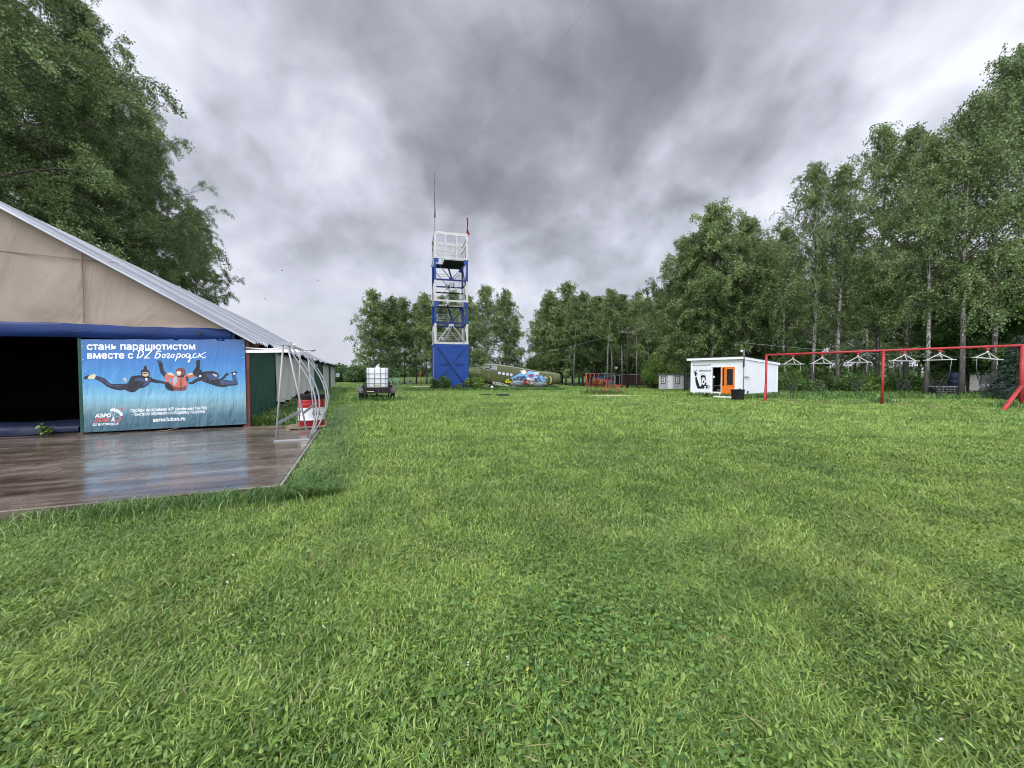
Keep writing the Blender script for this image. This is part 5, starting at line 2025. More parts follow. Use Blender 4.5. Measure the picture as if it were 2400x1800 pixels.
# ------------------------------------------------------------------ white cabin
M_cabw = mat('white_cabin_panel', (0.70, 0.72, 0.75), 0.45, var=.04, scale=1.2, grime=(.55, .56, .55), gamt=.3)
M_trim = mat('white_trim', (0.78, 0.79, 0.80), 0.4, var=.03)
M_or = mat('orange_door_paint', (0.66, 0.17, 0.024), 0.4, var=.06)
M_win = mat('dark_window_glass', (0.016, 0.020, 0.022), 0.06, var=.3, spec=.7)
M_ink = mat('black_stencil_paint', (0.012, 0.014, 0.02), 0.6)
M_inkg = mat('grey_lettering_paint', (0.13, 0.14, 0.16), 0.6)
# local frame: x along the front from its left end to the near corner, y into the cabin
CL = CAB_N + Vector((-0.5, 0.866, 0)) * CAB_W
CB = empty('white_cabin', (CL.x, CL.y, 0), CAB_A, 'small white instructor cabin with orange glazed door and black stencil portrait', 'cabin')
cu, cv_ = Vector((0.5, -0.866, 0)), Vector((0.866, 0.5, 0))
def on_cab(px, py):
    d = Vector(ray(px, py))
    o = Vector((0, 0, CAMZ)) - CL
    t = -o.dot(cv_) / d.dot(cv_)
    p = o + d * t
    return (p.dot(cu), p.z)
def cz(x, y): return on_cab(1600 + x / 8.848, 830 + y / 8.848)
zf0, zf1 = .13, 2.28            # foot and eave height at the front
zb1 = 2.0
W3, D3 = CAB_W, CAB_D
wx0, wz1 = cz(620, 272); wx1, wz0 = cz(790, 785)
dx0, dz1 = cz(815, 268); dx1, dz0 = cz(1075, 880)
dz0 = max(dz0, zf0 + .02)
fx = dx1
mb = MB()
T = .10
mb.bx(0, wx0, 0, T, zf0, zf1); mb.bx(wx0, wx1, 0, T, zf0, wz0); mb.bx(wx0, wx1, 0, T, wz1, zf1)
mb.bx(wx1, dx0, 0, T, zf0, zf1); mb.bx(dx0, dx1, 0, T, dz1, zf1); mb.bx(dx1, W3, 0, T, zf0, zf1)
# side, back and far walls with a slope at the top
def slope_wall(x0, x1):
    mb.add([(x0, T, zf0), (x1, T, zf0), (x1, D3, zf0), (x0, D3, zf0), (x0, T, zf1), (x1, T, zf1), (x1, D3, zb1), (x0, D3, zb1)],
           [(3, 2, 1, 0), (4, 5, 6, 7), (0, 1, 5, 4), (1, 2, 6, 5), (2, 3, 7, 6), (3, 0, 4, 7)])
slope_wall(W3 - T, W3); slope_wall(0, T)
mb.bx(T, W3 - T, D3 - T, D3, zf0, zb1)
cw = mb.build('wall', M_cabw, CB)
mb = MB()
for y in (1.15, 2.3, 3.2):
    mb.bx(W3 + .001, W3 + .004, y - .006, y + .006, zf0, zf1 - .1 - y * .075)
mb.bx(W3 - .005, W3 + .02, -.02, .035, zf0, zf1); mb.bx(W3 - .02, W3 + .02, D3 - .03, D3 + .02, zf0, zb1)
mb.bx(-.02, .03, -.02, -.001, zf0, zf1)
mb.bx(-.03, dx0 - .06, -.035, -.002, zf0 - .03, zf0 + .10); mb.bx(W3 + .002, W3 + .03, .04, D3, zf0 - .03, zf0 + .08)
mb.build('corner_trim', M_trim, CB, split=True)
mb = MB()   # roof slab with fascia
e = .20
def rz(y): return zf1 + (zb1 - zf1) * y / D3
vs = []
for (x, y) in ((-e, -e), (W3 + .06, -e), (W3 + .06, D3 + e), (-e, D3 + e)):
    vs += [(x, y, rz(y) + .01), (x, y, rz(y) + .15)]
mb.add(vs, [(0, 2, 4, 6)[::-1], (1, 3, 5, 7), (0, 2, 3, 1), (2, 4, 5, 3), (4, 6, 7, 5), (6, 0, 1, 7)])
mb.build('roof', M_trim, CB)
mb = MB()
vs = []
for (x, y) in ((-e - .01, -e - .02), (W3 + .08, -e - .02), (W3 + .08, D3 + e + .01), (-e - .01, D3 + e + .01)):
    vs += [(x, y, rz(y) + .152), (x, y, rz(y) + .18)]
mb.add(vs, [(0, 2, 4, 6)[::-1], (1, 3, 5, 7), (0, 2, 3, 1), (2, 4, 5, 3), (4, 6, 7, 5), (6, 0, 1, 7)])
mb.build('roof_sheet', mat('dark_roof_felt', (.05, .052, .055), .8), CB)
mb = MB()
mb.bx(T, W3 - T, T, D3 - T, zf0 + .0, zf0 + .05); mb.build('floor', M_wood, CB)
mb = MB()
for x in (.25, W3 - .25):
    mb.bx(x - .12, x + .12, .2, .5, -.05, zf0); mb.bx(x - .12, x + .12, D3 - .5, D3 - .2, -.05, zf0)
mb.build('foot_block', mat('grey_block', (.25, .25, .24), .9), CB, split=True)
mb = MB()
mb.bx(dx0 - .25, dx1 + .02, -.42, -.05, .02, .10); mb.build('door_step', M_trim, CB)
# window
mb = MB()
fr = .07
mb.bx(wx0 - fr, wx0, -.012, .05, wz0 - fr, wz1 + fr); mb.bx(wx1, wx1 + fr, -.012, .05, wz0 - fr, wz1 + fr)
mb.bx(wx0, wx1, -.012, .05, wz1, wz1 + fr); mb.bx(wx0, wx1, -.012, .05, wz0 - fr, wz0)
wf = mb.build('window', M_trim, CB)
gm = bpy.data.materials.new('clear_glass'); gm.use_nodes = True
gp_ = gm.node_tree.nodes['Principled BSDF']
gp_.inputs['Base Color'].default_value = (.55, .6, .6, 1); gp_.inputs['Roughness'].default_value = .02; gp_.inputs['Transmission Weight'].default_value = 1.0; gp_.inputs['IOR'].default_value = 1.1
mb = MB(); mb.bx(wx0, wx1, .02, .03, wz0, wz1); mb.build('pane', gm, wf)
zt_ = cz(700, 655)[1]
mb = MB(); mb.bx(wx0 - .1, wx1 + .05, T + .02, .65, zt_ - .02, zt_ + .02); 
mb.build('table_top', mat('pale_table', (.42, .28, .16), .6), CB)
def inner(nm, x, y, w, d, h, z, m, lab, cat):
    p = CL + cu * x + cv_ * y
    mb = MB(); mb.bx(-w / 2, w / 2, -d / 2, d / 2, 0, h); mb.bx(-w / 2 + .004, w / 2 - .004, -d / 2 - .002, -d / 2, h * .85, h * .87)
    o = mb.build(nm, m, None, .008); o.location = (p.x, p.y, z); o.rotation_euler = (0, 0, CAB_A)
    tag(o, lab, cat)
inner('cardboard_box', (wx0 + wx1) / 2 - .02, .45, .30, .3, .32, zf0 + .05, mat('cardboard', (.42, .33, .22), .9), 'brown cardboard box on the floor behind the cabin window', 'box')
inner('paper_roll', wx1 - .08, .25, .12, .12, .26, zt_ + .02, M_trim, 'white paper roll on the table behind the cabin window', 'paper roll')
mb = MB(); a, b = cz(632, 450), cz(656, 496); mb.bx(a[0], b[0], .012, .018, b[1], a[1]); mb.build('paper_notice', M_trim, wf)
# door: side light and leaf
mb = MB()
mb.bx(dx0 - .055, dx0 - .012, -.012, .03, dz0, dz1 + .05); mb.bx(dx1 + .003, dx1 + .055, -.012, .03, dz0, dz1 + .05); mb.bx(dx0 - .012, dx1 + .003, -.012, .03, dz1 + .004, dz1 + .05)
mb.build('door_surround', M_trim, CB)
mb = MB()
f2 = .05
mb.bx(dx0, dx0 + f2, -.02, .06, dz0, dz1); mb.bx(dx1 - f2, dx1, -.02, .06, dz0, dz1); mb.bx(dx0 + f2, dx1 - f2, -.02, .06, dz1 - f2, dz1); mb.bx(dx0 + f2, dx1 - f2, -.02, .06, dz0, dz0 + .04)
xm0, xm1 = cz(868, 400)[0], cz(900, 400)[0]
zmid = cz(950, 660)[1]
mb.bx(xm0, xm1, -.025, .06, dz0 + .04, dz1 - f2)
mb.bx(dx0 + f2, xm0, -.015, .04, dz0 + .04, zmid); mb.bx(xm1, dx1 - f2, -.015, .04, dz0 + .04, zmid)
mb.bx(xm1, xm1 + .045, -.03, .05, zmid, dz1 - f2); mb.bx(dx1 - f2 - .05, dx1 - f2, -.03, .05, zmid, dz1 - f2); mb.bx(xm1 + .045, dx1 - f2 - .05, -.03, .05, dz1 - f2 - .08, dz1 - f2)
mb.bx(xm1 + .045, dx1 - f2 - .05, -.03, .05, zmid, zmid + .06)
dr = mb.build('door', M_or, CB, .004)
mb = MB(); mb.bx(dx0 + f2, xm0, .01, .02, zmid, dz1 - f2); mb.bx(xm1 + .046, dx1 - f2 - .051, .0, .01, zmid + .06, dz1 - f2 - .08); mb.build('pane', M_win, dr)
mb = MB()
hx = cz(930, 590)[0]; hz0, hz1 = cz(930, 632)[1], cz(930, 540)[1]
mb.tube([(hx - .03, -.03, hz0), (hx + .01, -.085, hz0 + .01), (hx + .02, -.09, (hz0 + hz1) / 2), (hx + .01, -.085, hz1 - .01), (hx - .03, -.03, hz1)], .012, 7)
for y in (345, 415, 800):
    zq = cz(820, y)[1]; mb.bx(dx0 - .01, dx0 + .012, -.03, -.02, zq - .04, zq + .04)
mb.build('handle', M_steel, dr)
# lettering and stencil
def fc(lift): return lambda x, z: (x, -lift, z)
mb = MB()
def CT(body, a, b_, h, off=0.0):
    p0_, p1_ = cz(*a), cz(*b_)
    hh_ = cz(a[0], a[1] - h)[1] - p0_[1]
    put_text(mb, body, p0_, p1_, hh_, fc(.006), 0, 0, off)
CT('Инструкторская AFF', (212, 250), (584, 240), 34, .03)
CT('#BombLevel', (342, 362), (590, 360), 44, .03)
mb.build('cabin_lettering', M_inkg, CB)
mb = MB()
def CP(pts, mi=0, lift=.006):
    mb.poly([fc(lift)(*cz(*p)) for p in pts], mi)
CP([(220, 330), (232, 336), (250, 366), (268, 360), (274, 318), (288, 316), (286, 380), (292, 400), (314, 398), (314, 410), (290, 420), (286, 456), (262, 462), (248, 420), (242, 380)])
CP([(262, 480), (292, 474), (302, 500), (318, 560), (340, 620), (360, 680), (370, 716), (310, 716), (290, 660), (270, 600), (262, 540)])
CP([(380, 510), (376, 480), (384, 450), (410, 434), (450, 436), (476, 456), (484, 500), (476, 546), (462, 560), (466, 510), (452, 486), (420, 480), (398, 496), (394, 540), (384, 546)])
CP([(398, 516), (420, 510), (424, 518), (402, 524)]); CP([(440, 512), (462, 516), (460, 524), (440, 520)])
CP([(418, 556), (440, 546), (452, 560), (444, 580), (456, 600), (436, 606), (424, 586), (416, 576)]); CP([(384, 548), (398, 548), (402, 600), (420, 630), (398, 624)])
CP([(356, 680), (392, 650), (400, 600), (424, 640), (446, 640), (470, 592), (500, 586), (496, 610), (480, 628), (520, 640), (566, 664), (570, 678), (530, 664), (480, 656), (448, 668), (456, 690), (440, 716), (360, 716)])
CP([(470, 672), (500, 664), (530, 680), (546, 718), (530, 716), (510, 690), (500, 716), (478, 716), (486, 694)])
st_ = catmull([(384, 450), (392, 420), (430, 400), (466, 416), (480, 448)], 5)
stroke2d(mb, [cz(*p) for p in st_], .012, fc(.006), 0)
stroke2d(mb, [cz(*p) for p in catmull([(378, 470), (372, 430), (400, 405)], 5)], .010, fc(.0062), 0)
mb.build('stencil_portrait', M_ink, CB)
# cable mast on the near corner, lamp arm and vent on the side
mb = MB()
mx_, my_ = W3 + .05, -.05
mb.tube([(mx_, my_, .1), (mx_, my_, 2.0)], .022, 7)
mb.tube([(mx_, my_, 1.85), (mx_, my_, 2.85)], .05, 8)
mb.tube(catmull([(mx_ - .02, my_, 2.7), (mx_ - .14, my_, 2.85), (mx_ - .16, my_ - .02, 3.05), (mx_ - .08, my_ - .02, 3.22), (mx_ + .10, my_, 3.26), (mx_ + .22, my_ + .02, 3.20)], 5), .022, 7)
mb.build('cable_mast', mat('mast_grey', (.12, .125, .13), .5, .3), CB)
mb = MB(); mb.tube([(mx_ - .10, my_, 2.72), (mx_ - .10, my_ - .06, 2.80)], .07, 10); mb.build('lamp', M_whitepipe, CB)
mb = MB()
yl = .12
mb.bx(W3 + .002, W3 + .06, .10, .45, 1.22, 1.30); mb.tube([(W3 + .06 + .05 * math.cos(q), .52 + .09 * math.sin(q), 1.26) for q in [2 * math.pi * i / 12 for i in range(12)]], .012, 6, closed=True)
mb.build('wall_bracket', M_greypipe, CB)
mb = MB(); mb.bx(W3 + .002, W3 + .02, .42, .56, .30, .44); mb.build('vent', mat('vent_dark', (.06, .06, .06), .6), CB)
# black bin beside the door
bp0 = gp(1600 + 1120 / 8.848, 938)
BI = empty('black_bin', (bp0.x, bp0.y - .1, 0), CAB_A, 'tall square black plastic bin standing beside the orange door', 'bin')
mb = MB()
vs = []
for z, s in ((0, .225), (.55, .245), (.57, .258), (.60, .258)):
    for x, y in ((-1, -1), (1, -1), (1, 1), (-1, 1)):
        vs.append((x * s, y * s, z))
mb.add(vs, [(i * 4 + j, i * 4 + (j + 1) % 4, (i + 1) * 4 + (j + 1) % 4, (i + 1) * 4 + j) for i in range(3) for j in range(4)] + [(12, 13, 14, 15)])
mb.build('bin_body', M_black, BI, .02)
mb = MB(); mb.bx(.06, .13, -.04, .04, .60, .645); mb.bx(-.262, .262, -.268, -.256, .50, .55); mb.build('bin_lid_knob', M_black, BI)

# ------------------------------------------------------------------ red exercise gantry with harnesses
M_redp = mat('red_gantry_paint', (0.36, 0.034, 0.038), 0.42, var=.22, scale=5, grime=(.16, .035, .03), gamt=.6)
A_ = Vector((13.53, 20.5, 2.45)); B_ = Vector((21.85, 16.5, 2.68))
GA = empty('harness_gantry', (A_.x, A_.y, 0), 0, 'long red tubular gantry with six hanging parachute harness trainers', 'gantry')
a = Vector((0, 0, 2.45)); b_ = Vector((B_.x - A_.x, B_.y - A_.y, B_.z))
dirg = (b_ - a)
mb = MB(); mb.tube([a - dirg * .004, b_ + dirg * .12], .054, 12); mb.build('top_beam', M_redp, GA)
q_m = (2068.7 - CX) / F
tm = (q_m * A_.y - A_.x) / (dirg.x - q_m * dirg.y)
for t in (0.0, tm, 1.0):
    p = a + dirg * t
    mb = MB(); mb.tube([(p.x, p.y, -.05), (p.x, p.y, p.z)], .054 if t < 1 else .07, 12); mb.build('post', M_redp, GA)
mb = MB()
mb.tube([(0, 0, .95), (-.45, -.6, -.02)], .055, 10); mb.tube([(0, 0, .95), (.42, .62, -.02)], .055, 10)
mb.build('strut', M_redp, GA)
p = a + dirg
mb = MB()
bf = gp(2350, 963)
mb.tube([(p.x, p.y, .95), (bf.x - A_.x, bf.y - A_.y, -.02)], .07, 10); mb.tube([(p.x, p.y, .95), (2 * p.x - (bf.x - A_.x), 2 * p.y - (bf.y - A_.y), -.02)], .07, 10)
mb.build('strut', M_redp, GA)
M_spread = mat('dull_white_pipe', (.50, .51, .50), .5, var=.12, scale=6, grime=(.3, .26, .2), gamt=.5)
M_strap = mat('dark_webbing', (0.03, 0.032, 0.03), .8)
M_cord = mat('pale_cord', (0.5, 0.5, 0.46), .8)
def harness(seed, yaw, tilt):
    r = random.Random(seed)
    H = empty('suspended_harness', (0, 0, 0), yaw)
    mb = MB()
    mb.tube([(0, 0, .02), (0, 0, -.16)], .03, 8); mb.tube([(-.075 * math.cos(q), -.0, .085 * math.sin(q)) for q in [2 * math.pi * i / 12 for i in range(12)]], .018, 6, closed=True)
    mb.build('clamp', M_redp, H)
    mb = MB()
    ap = Vector((0, 0, -.18))
    w = .54
    zb_ = -.46
    e0, e1 = Vector((-w, 0, zb_ - tilt)), Vector((w, 0, zb_ + tilt))
    i0, i1 = e0 * .72 + Vector((0, 0, (zb_) * .28)), e1 * .72 + Vector((0, 0, zb_ * .28))
    for s in (-1, 1):
        mb.bar(e0 + Vector((0, 0, 0)), e1 + Vector((0, s * .11, 0)), .022, .03)
        mb.bar(e0 + Vector((0, s * .11, 0)), e1, .022, .03)
    mb.bar(ap, e0 * .9 + Vector((0, 0, zb_ * .1)), .026, .03); mb.bar(ap, e1 * .9 + Vector((0, 0, zb_ * .1)), .026, .03)
    mb.bar(ap, (e0 + e1) / 2 + Vector((.04, -.1, 0)), .018, .02)
    mb.tube([(0, 0, -.13), (0, 0, -.22)], .045, 8)
    mb.build('spreader_frame', M_spread, H)
    zend = -1.95 - .1 * r.random()
    mb = MB()
    for s in (-1, 1):
        e = e0 if s < 0 else e1
        mb.tube([e * .8 + Vector((0, 0, zb_ * .2)), Vector((s * .40, .02, -.95))], .008, 5)
    mb.build('cord', M_cord, H)
    mb = MB()
    for s in (-1, 1):
        mb.tube(catmull([(s * .40, .02, -.95), (s * .36, .03, -1.25), (s * (.16 + .1 * r.random()), .02, -1.55), (s * .10, .02, -1.72)], 5), .017, 5)
        mb.tube(catmull([(s * .38, .02, -1.1), (s * .2, .12, -1.3), (s * .1, .1, -1.5)], 4), .014, 5)
        mb.tube(catmull([(s * .08, .0, -1.72), (s * .07, .02, -1.95), (s * .08 + .02, .02, -2.12)], 4), .016, 5)
    mb.build('webbing_strap', M_strap, H)
    for s in (-1, 1):
        mb = MB()
        cx_ = s * (.13 + .03 * r.random())
        mb.tube([(cx_ + .13 * math.cos(q), .06 * math.sin(q), -1.66 + (.13 + .03 * r.random()) * math.sin(q)) for q in [2 * math.pi * i / 14 for i in range(14)]], .017, 5, closed=True)
        mb.build('leg_loop', M_strap, H)
    mb = MB(); mb.tube(catmull([(-.2, .02, -1.35), (0, -.06, -1.45), (.2, .02, -1.35)], 5), .014, 5); mb.build('chest_strap', M_strap, H)
    return H
hang = [1857.6, 1926, 2009.8, 2118.3, 2201, 2312.5]
HLAB = ['white harness hanger nearest the white cabin on the red gantry', 'white harness hanger second from the white cabin on the red gantry', 'white harness hanger just left of the middle red post',
        'white harness hanger just right of the middle red post', 'level white harness hanger in front of the black crate', 'tilted white harness hanger nearest the braced right red post']
stepx = [285, 510, 815, 1160, 1430, 1800]; stepy = [645, 655, 660, 676, 687, 712]
beam_yaw = math.atan2(dirg.y, dirg.x)
for k, px in enumerate(hang):
    tt = None
    q = (px - CX) / F
    # intersect the sight line with the beam in plan
    t = (q * A_.y - A_.x) / (dirg.x - q * dirg.y)
    H = harness(k, beam_yaw + R([28, 24, 20, 16, 10, 22][k]), [0, 0, 0, -.01, .012, -.06][k])
    pz = A_.z + (B_.z - A_.z) * t
    H.location = (A_.x + dirg.x * t, A_.y + dirg.y * t, pz - .06)
    tag(H, HLAB[k], 'harness trainer', 'harness trainers hung from the red gantry')
    g = gp(1780 + stepx[k] / 3.568, 760 + stepy[k] / 3.568)
    P_ = empty('low_step', (g.x, g.y, g.z), beam_yaw, 'low weathered plank step in the grass below the ' + ['first harness from the cabin', 'second harness from the cabin', 'harness left of the middle post', 'harness right of the middle post', 'level fifth harness', 'tilted last harness'][k], 'step', 'plank steps under the harnesses')
    mb = MB(); mb.bx(-.24, .24, -.09, .09, .05, .075); mb.build('tread_board', M_wood, P_)
    for s in (-.2, .2):
        mb = MB(); mb.bx(s - .015, s + .015, -.08, .08, -.03, .05); mb.build('foot', M_wood, P_)

# ------------------------------------------------------------------ red landing exercise frame
M_red2 = mat('faded_red_pipe', (0.34, 0.055, 0.030), .55, var=.25, scale=6, grime=(.28, .09, .06), gamt=.4)
M_dkred = mat('dark_red_beam', (0.16, 0.014, 0.03), .5)
RFY = 26.6
og = at(1360 + 600 / 11.06, 926, RFY)
RF = empty('landing_trainer', (og[0], RFY, float(hgt(og[0], RFY))), 0, 'faded red pipe landing trainer with three stepped bars above sand', 'training frame')
kr = RFY / F / 11.06
def rp(x, y, d=0.0): return ((x - 600) * kr * (1 + d / RFY), d, CAMZ + (874 - (860 + y / 11.06)) / F * (RFY + d) - float(RF.location.z))
mb = MB()
def rb(a, b_, r=.017, m=0): mb.tube([a, b_], r, 7, m)
rb(rp(155, 186), rp(600, 178, 1.0)); rb(rp(155, 186), rp(300, 182, 1.2)); rb(rp(265, 186, .2), rp(590, 180, 1.1))
for a, b_ in (((155, 186, 0), (150, 700, 0)), ((160, 190, 0), (195, 640, 1.0)), ((265, 190, .2), (265, 715, 0)), ((300, 190, .3), (200, 620, 1.1)), ((410, 186, .5), (320, 690, .1)), ((415, 200, .6), (405, 640, 1.0)), ((540, 186, .8), (440, 640, 1.0))):
    rb(rp(*a), rp(a[0] + (b_[0] - a[0]), b_[1] if b_[2] < .5 else b_[1], b_[2] if False else a[2]))
mb.build('tall_stage', M_red2, RF)
mb = MB()
mb.bar(rp(420, 315, .2), rp(700, 345, .1), .06, .10, 1); mb.bar(rp(690, 345, .1), rp(840, 345, .1), .06, .08, 1)
rb(rp(545, 330, .1), rp(535, 690, .1)); rb(rp(540, 330, .1), rp(440, 640, .3)); rb(rp(560, 340, .1), rp(620, 560, .4)); rb(rp(690, 350, .1), rp(660, 480, 0)); rb(rp(830, 350, .2), rp(825, 480, .2))
mb.build('middle_stage', [M_red2, M_dkred], RF)
mb = MB()
rb(rp(670, 482), rp(830, 484)); rb(rp(830, 482), rp(1105, 478)); rb(rp(840, 470, .7), rp(1100, 466, .7)); rb(rp(1100, 466, .7), rp(1105, 478))
for a, b_ in (((690, 400), (590, 710)), ((830, 484), (880, 610)), ((680, 490), (690, 690)), ((940, 482), (885, 725)), ((945, 482), (930, 720)), ((965, 482), (1060, 630)), ((1105, 480), (1235, 700)), ((720, 490), (760, 650)), ((815, 490), (800, 690)), ((1080, 560), (1080, 700))):
    rb(rp(*a), rp(*b_))
mb.build('low_stage', M_red2, RF)

# ------------------------------------------------------------------ huts at the back
M_hutg = mat('grey_hut_board', (0.46, 0.47, 0.49), .7, var=.15, scale=3, grime=(.15, .15, .15))
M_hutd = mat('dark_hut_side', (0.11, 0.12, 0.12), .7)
M_brown = mat('dark_brown_sheet', (0.085, 0.036, 0.032), .6, var=.25, scale=2)
M_feltr = mat('roof_felt', (.10, .10, .10), .9)
def flat_box(px0, px1, py0, py1, Y, depth=2.5):
    a, b_ = at(px0, py0, Y), at(px1, py1, Y)
    return a[0], b_[0], b_[2], a[2]
def hut_root(name, px, Y, label, rot=-15):
    g = gY(px, Y)
    return empty(name, (g.x, Y, g.z), R(rot), label, 'hut')
# grey hut with two windows: zoom 6 readings (4.096)
def z6(x, y): return 1320 + x / 4.096, 760 + y / 4.096
Yh = 52.0
GH = hut_root('grey_hut', z6(920, 0)[0], Yh, 'grey hut with a white door between two small white windows', -32)
def lx(x, y=0, Y=Yh, root=None):
    px, py = z6(x, y)
    p = at(px, py, Y)
    return p[0] - root.location.x, p[2] - root.location.z
xL, zT = lx(918, 482, Yh, GH); xR, zB = lx(1137, 626, Yh, GH)
xE, _ = lx(1232, 482, Yh, GH)
mb = MB(); mb.bx(xL, xR, 0, 3, -.3, zT); mb.build('wall', M_hutg, GH)
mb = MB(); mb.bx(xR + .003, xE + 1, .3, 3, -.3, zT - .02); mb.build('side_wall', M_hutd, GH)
mb = MB(); mb.bx(xL - .2, xE + 1.2, -.2, 3.2, zT + .001, zT + .12); mb.build('roof', M_feltr, GH)
for x0, x1, y0, y1 in ((940, 978, 497, 568), (1067, 1106, 497, 570)):
    a, zt_ = lx(x0, y0, Yh, GH); b_, zb_ = lx(x1, y1, Yh, GH)
    mb = MB(); mb.bx(a, b_, -.05, -.002, zb_, zt_); f_ = mb.build('window', M_black, GH)
    mb = MB(); mb.bx(a + .08, b_ - .08, -.06, -.051, zb_ + .08, zt_ - .08); mb.build('frame', M_trim, f_)
    mb = MB(); h2 = (zt_ + zb_) / 2
    mb.bx(a + .16, b_ - .16, -.07, -.061, zb_ + .16, h2 - .05); mb.bx(a + .16, b_ - .16, -.07, -.061, h2 + .05, zt_ - .16); mb.build('pane', mat('hut_pane', (.16, .18, .19), .2), f_)
a, zt_ = lx(1000, 488, Yh, GH); b_, zb_ = lx(1042, 624, Yh, GH)
mb = MB(); mb.bx(a, b_, -.05, -.003, 0, zt_); dd = mb.build('door', M_trim, GH)
mb = MB(); mb.bx(a + .08, a + .2, -.09, -.051, 1.0, 1.06); mb.build('handle', M_steel, dd)
# long low hut with mural, and brown containers: zoom 3b readings (11.06 from 1360,860)
Yb = 72.0
def l2(x, y, root, Y=Yb):
    p = at(1360 + x / 11.06, 860 + y / 11.06, Y)
    return p[0] - root.location.x, p[2] - root.location.z
MH = hut_root('mural_hut', 1389, Yb, 'low dark hut with a bright sunset mural beside a white triple window')
x0, zt_ = l2(160, 190, MH); x1, _ = l2(1005, 190, MH)
mb = MB(); mb.bx(x0, x1, 0, 3, -.6, zt_); mb.build('wall', M_hutd, MH)
mb = MB(); mb.bx(x0 - .3, l2(875, 0, MH)[0], -.4, 3.2, zt_ + .002, zt_ + .16); mb.build('roof', M_trim, MH)
M_mur, nt_, out_ = nt_new('mural_paint')
tc_ = N(nt_, 'ShaderNodeTexCoord'); sp_ = N(nt_, 'ShaderNodeSeparateXYZ'); mr_ = N(nt_, 'ShaderNodeMapRange')
nz_2 = N(nt_, 'ShaderNodeTexNoise', i_Scale=1.3, i_Detail=4.0)
nt_.links.new(tc_.outputs['Object'], sp_.inputs[0]); nt_.links.new(tc_.outputs['Object'], nz_2.inputs['Vector'])
ad_ = N(nt_, 'ShaderNodeMath', operation='MULTIPLY_ADD'); nt_.links.new(nz_2.outputs['Fac'], ad_.inputs[0]); ad_.inputs[1].default_value = .9
nt_.links.new(sp_.outputs[2], ad_.inputs[2]); nt_.links.new(ad_.outputs[0], mr_.inputs[0])
z_a, z_b = l2(0, 440, MH)[1], l2(0, 205, MH)[1]
mr_.inputs[1].default_value = z_a + .4; mr_.inputs[2].default_value = z_b + .5
rm_ = ramp(nt_, [(0, (.5, .12, .03)), (.22, (.62, .30, .06)), (.42, (.70, .55, .18)), (.55, (.55, .6, .68)), (.7, (.08, .32, .70)), (1, (.02, .10, .42))])
nt_.links.new(mr_.outputs[0], rm_.inputs[0]); pm_ = N(nt_, 'ShaderNodeBsdfPrincipled', i_Roughness=.6); nt_.links.new(rm_.outputs[0], pm_.inputs[0]); nt_.links.new(pm_.outputs[0], out_.inputs[0])
for a, b_ in ((318, 412), (428, 588)):
    xa, za = l2(a, 205, MH); xb, zb_ = l2(b_, 440, MH)
    mb = MB(); mb.bx(xa, xb, -.05, -.002, zb_, za); mb.build('mural', M_mur, MH)
xa, za = l2(605, 222, MH); xb, zb_ = l2(885, 382, MH)
mb = MB(); mb.bx(xa, xb, -.08, -.002, zb_, za); wv = mb.build('window', M_trim, MH)
mb = MB()
for a, b_ in ((630, 692), (712, 776), (798, 865)):
    xa, za = l2(a, 242, MH); xb, zb_ = l2(b_, 365, MH); mb.bx(xa, xb, -.095, -.081, zb_, za)
mb.build('pane', M_win, wv)
mb = MB()
for r_i in range(3):
    for c_i in range(4):
        xa, za = l2(700 + c_i * 46 + (r_i % 2) * 10, 388 + r_i * 26, MH); xb, zb_ = l2(738 + c_i * 46 + (r_i % 2) * 10, 408 + r_i * 26, MH); mb.bx(xa, xb, -.06, -.003, zb_, za)
mb.build('stone_facing', M_hutg, MH)
xa, za = l2(890, 205, MH); xb, zb_ = l2(1000, 445, MH)
mb = MB(); mb.bx(xa, xa + .07, -.09, -.003, -.1, za); mb.bx(xb - .14, xb, -.09, -.003, -.1, za); mb.bx(xa + .07, xb - .14, -.09, -.003, za - .12, za); fr_ = mb.build('door_frame', M_greypipe, MH)
mb = MB(); mb.bx(xa + .07, xb - .14, -.05, -.003, -.1, za - .12); mb.build('door', M_black, MH)
for i, (a, b_, t, m, lab) in enumerate(((1010, 1320, 195, M_brown, 'ribbed brown metal container beside the dark hut door'), (1335, 1720, 205, M_brown, 'darkest brown metal container half hidden by the pale green bush'))):
    BX = hut_root('storage_container', 1360 + a / 11.06, Yb - .6 - i * .5, lab)
    BX['category'] = 'container'
    xa, za = l2(a, t, BX, Yb - .6 - i * .5); xb, _ = l2(b_, t, BX, Yb - .6 - i * .5)
    mb = MB(); mb.bx(xa, xb, 0, 2.5, -.6, za)
    nrib = int((xb - xa) / .4)
    for k in range(nrib):
        mb.bx(xa + k * .4 + .1, xa + k * .4 + .25, -.03, -.002, -.5, za - .05)
    mb.build('container_wall', m, BX)
    mb = MB(); mb.bx(xa - .1, xb + .1, -.15, 2.6, za + .002, za + .10); mb.build('roof', M_hutg, BX)

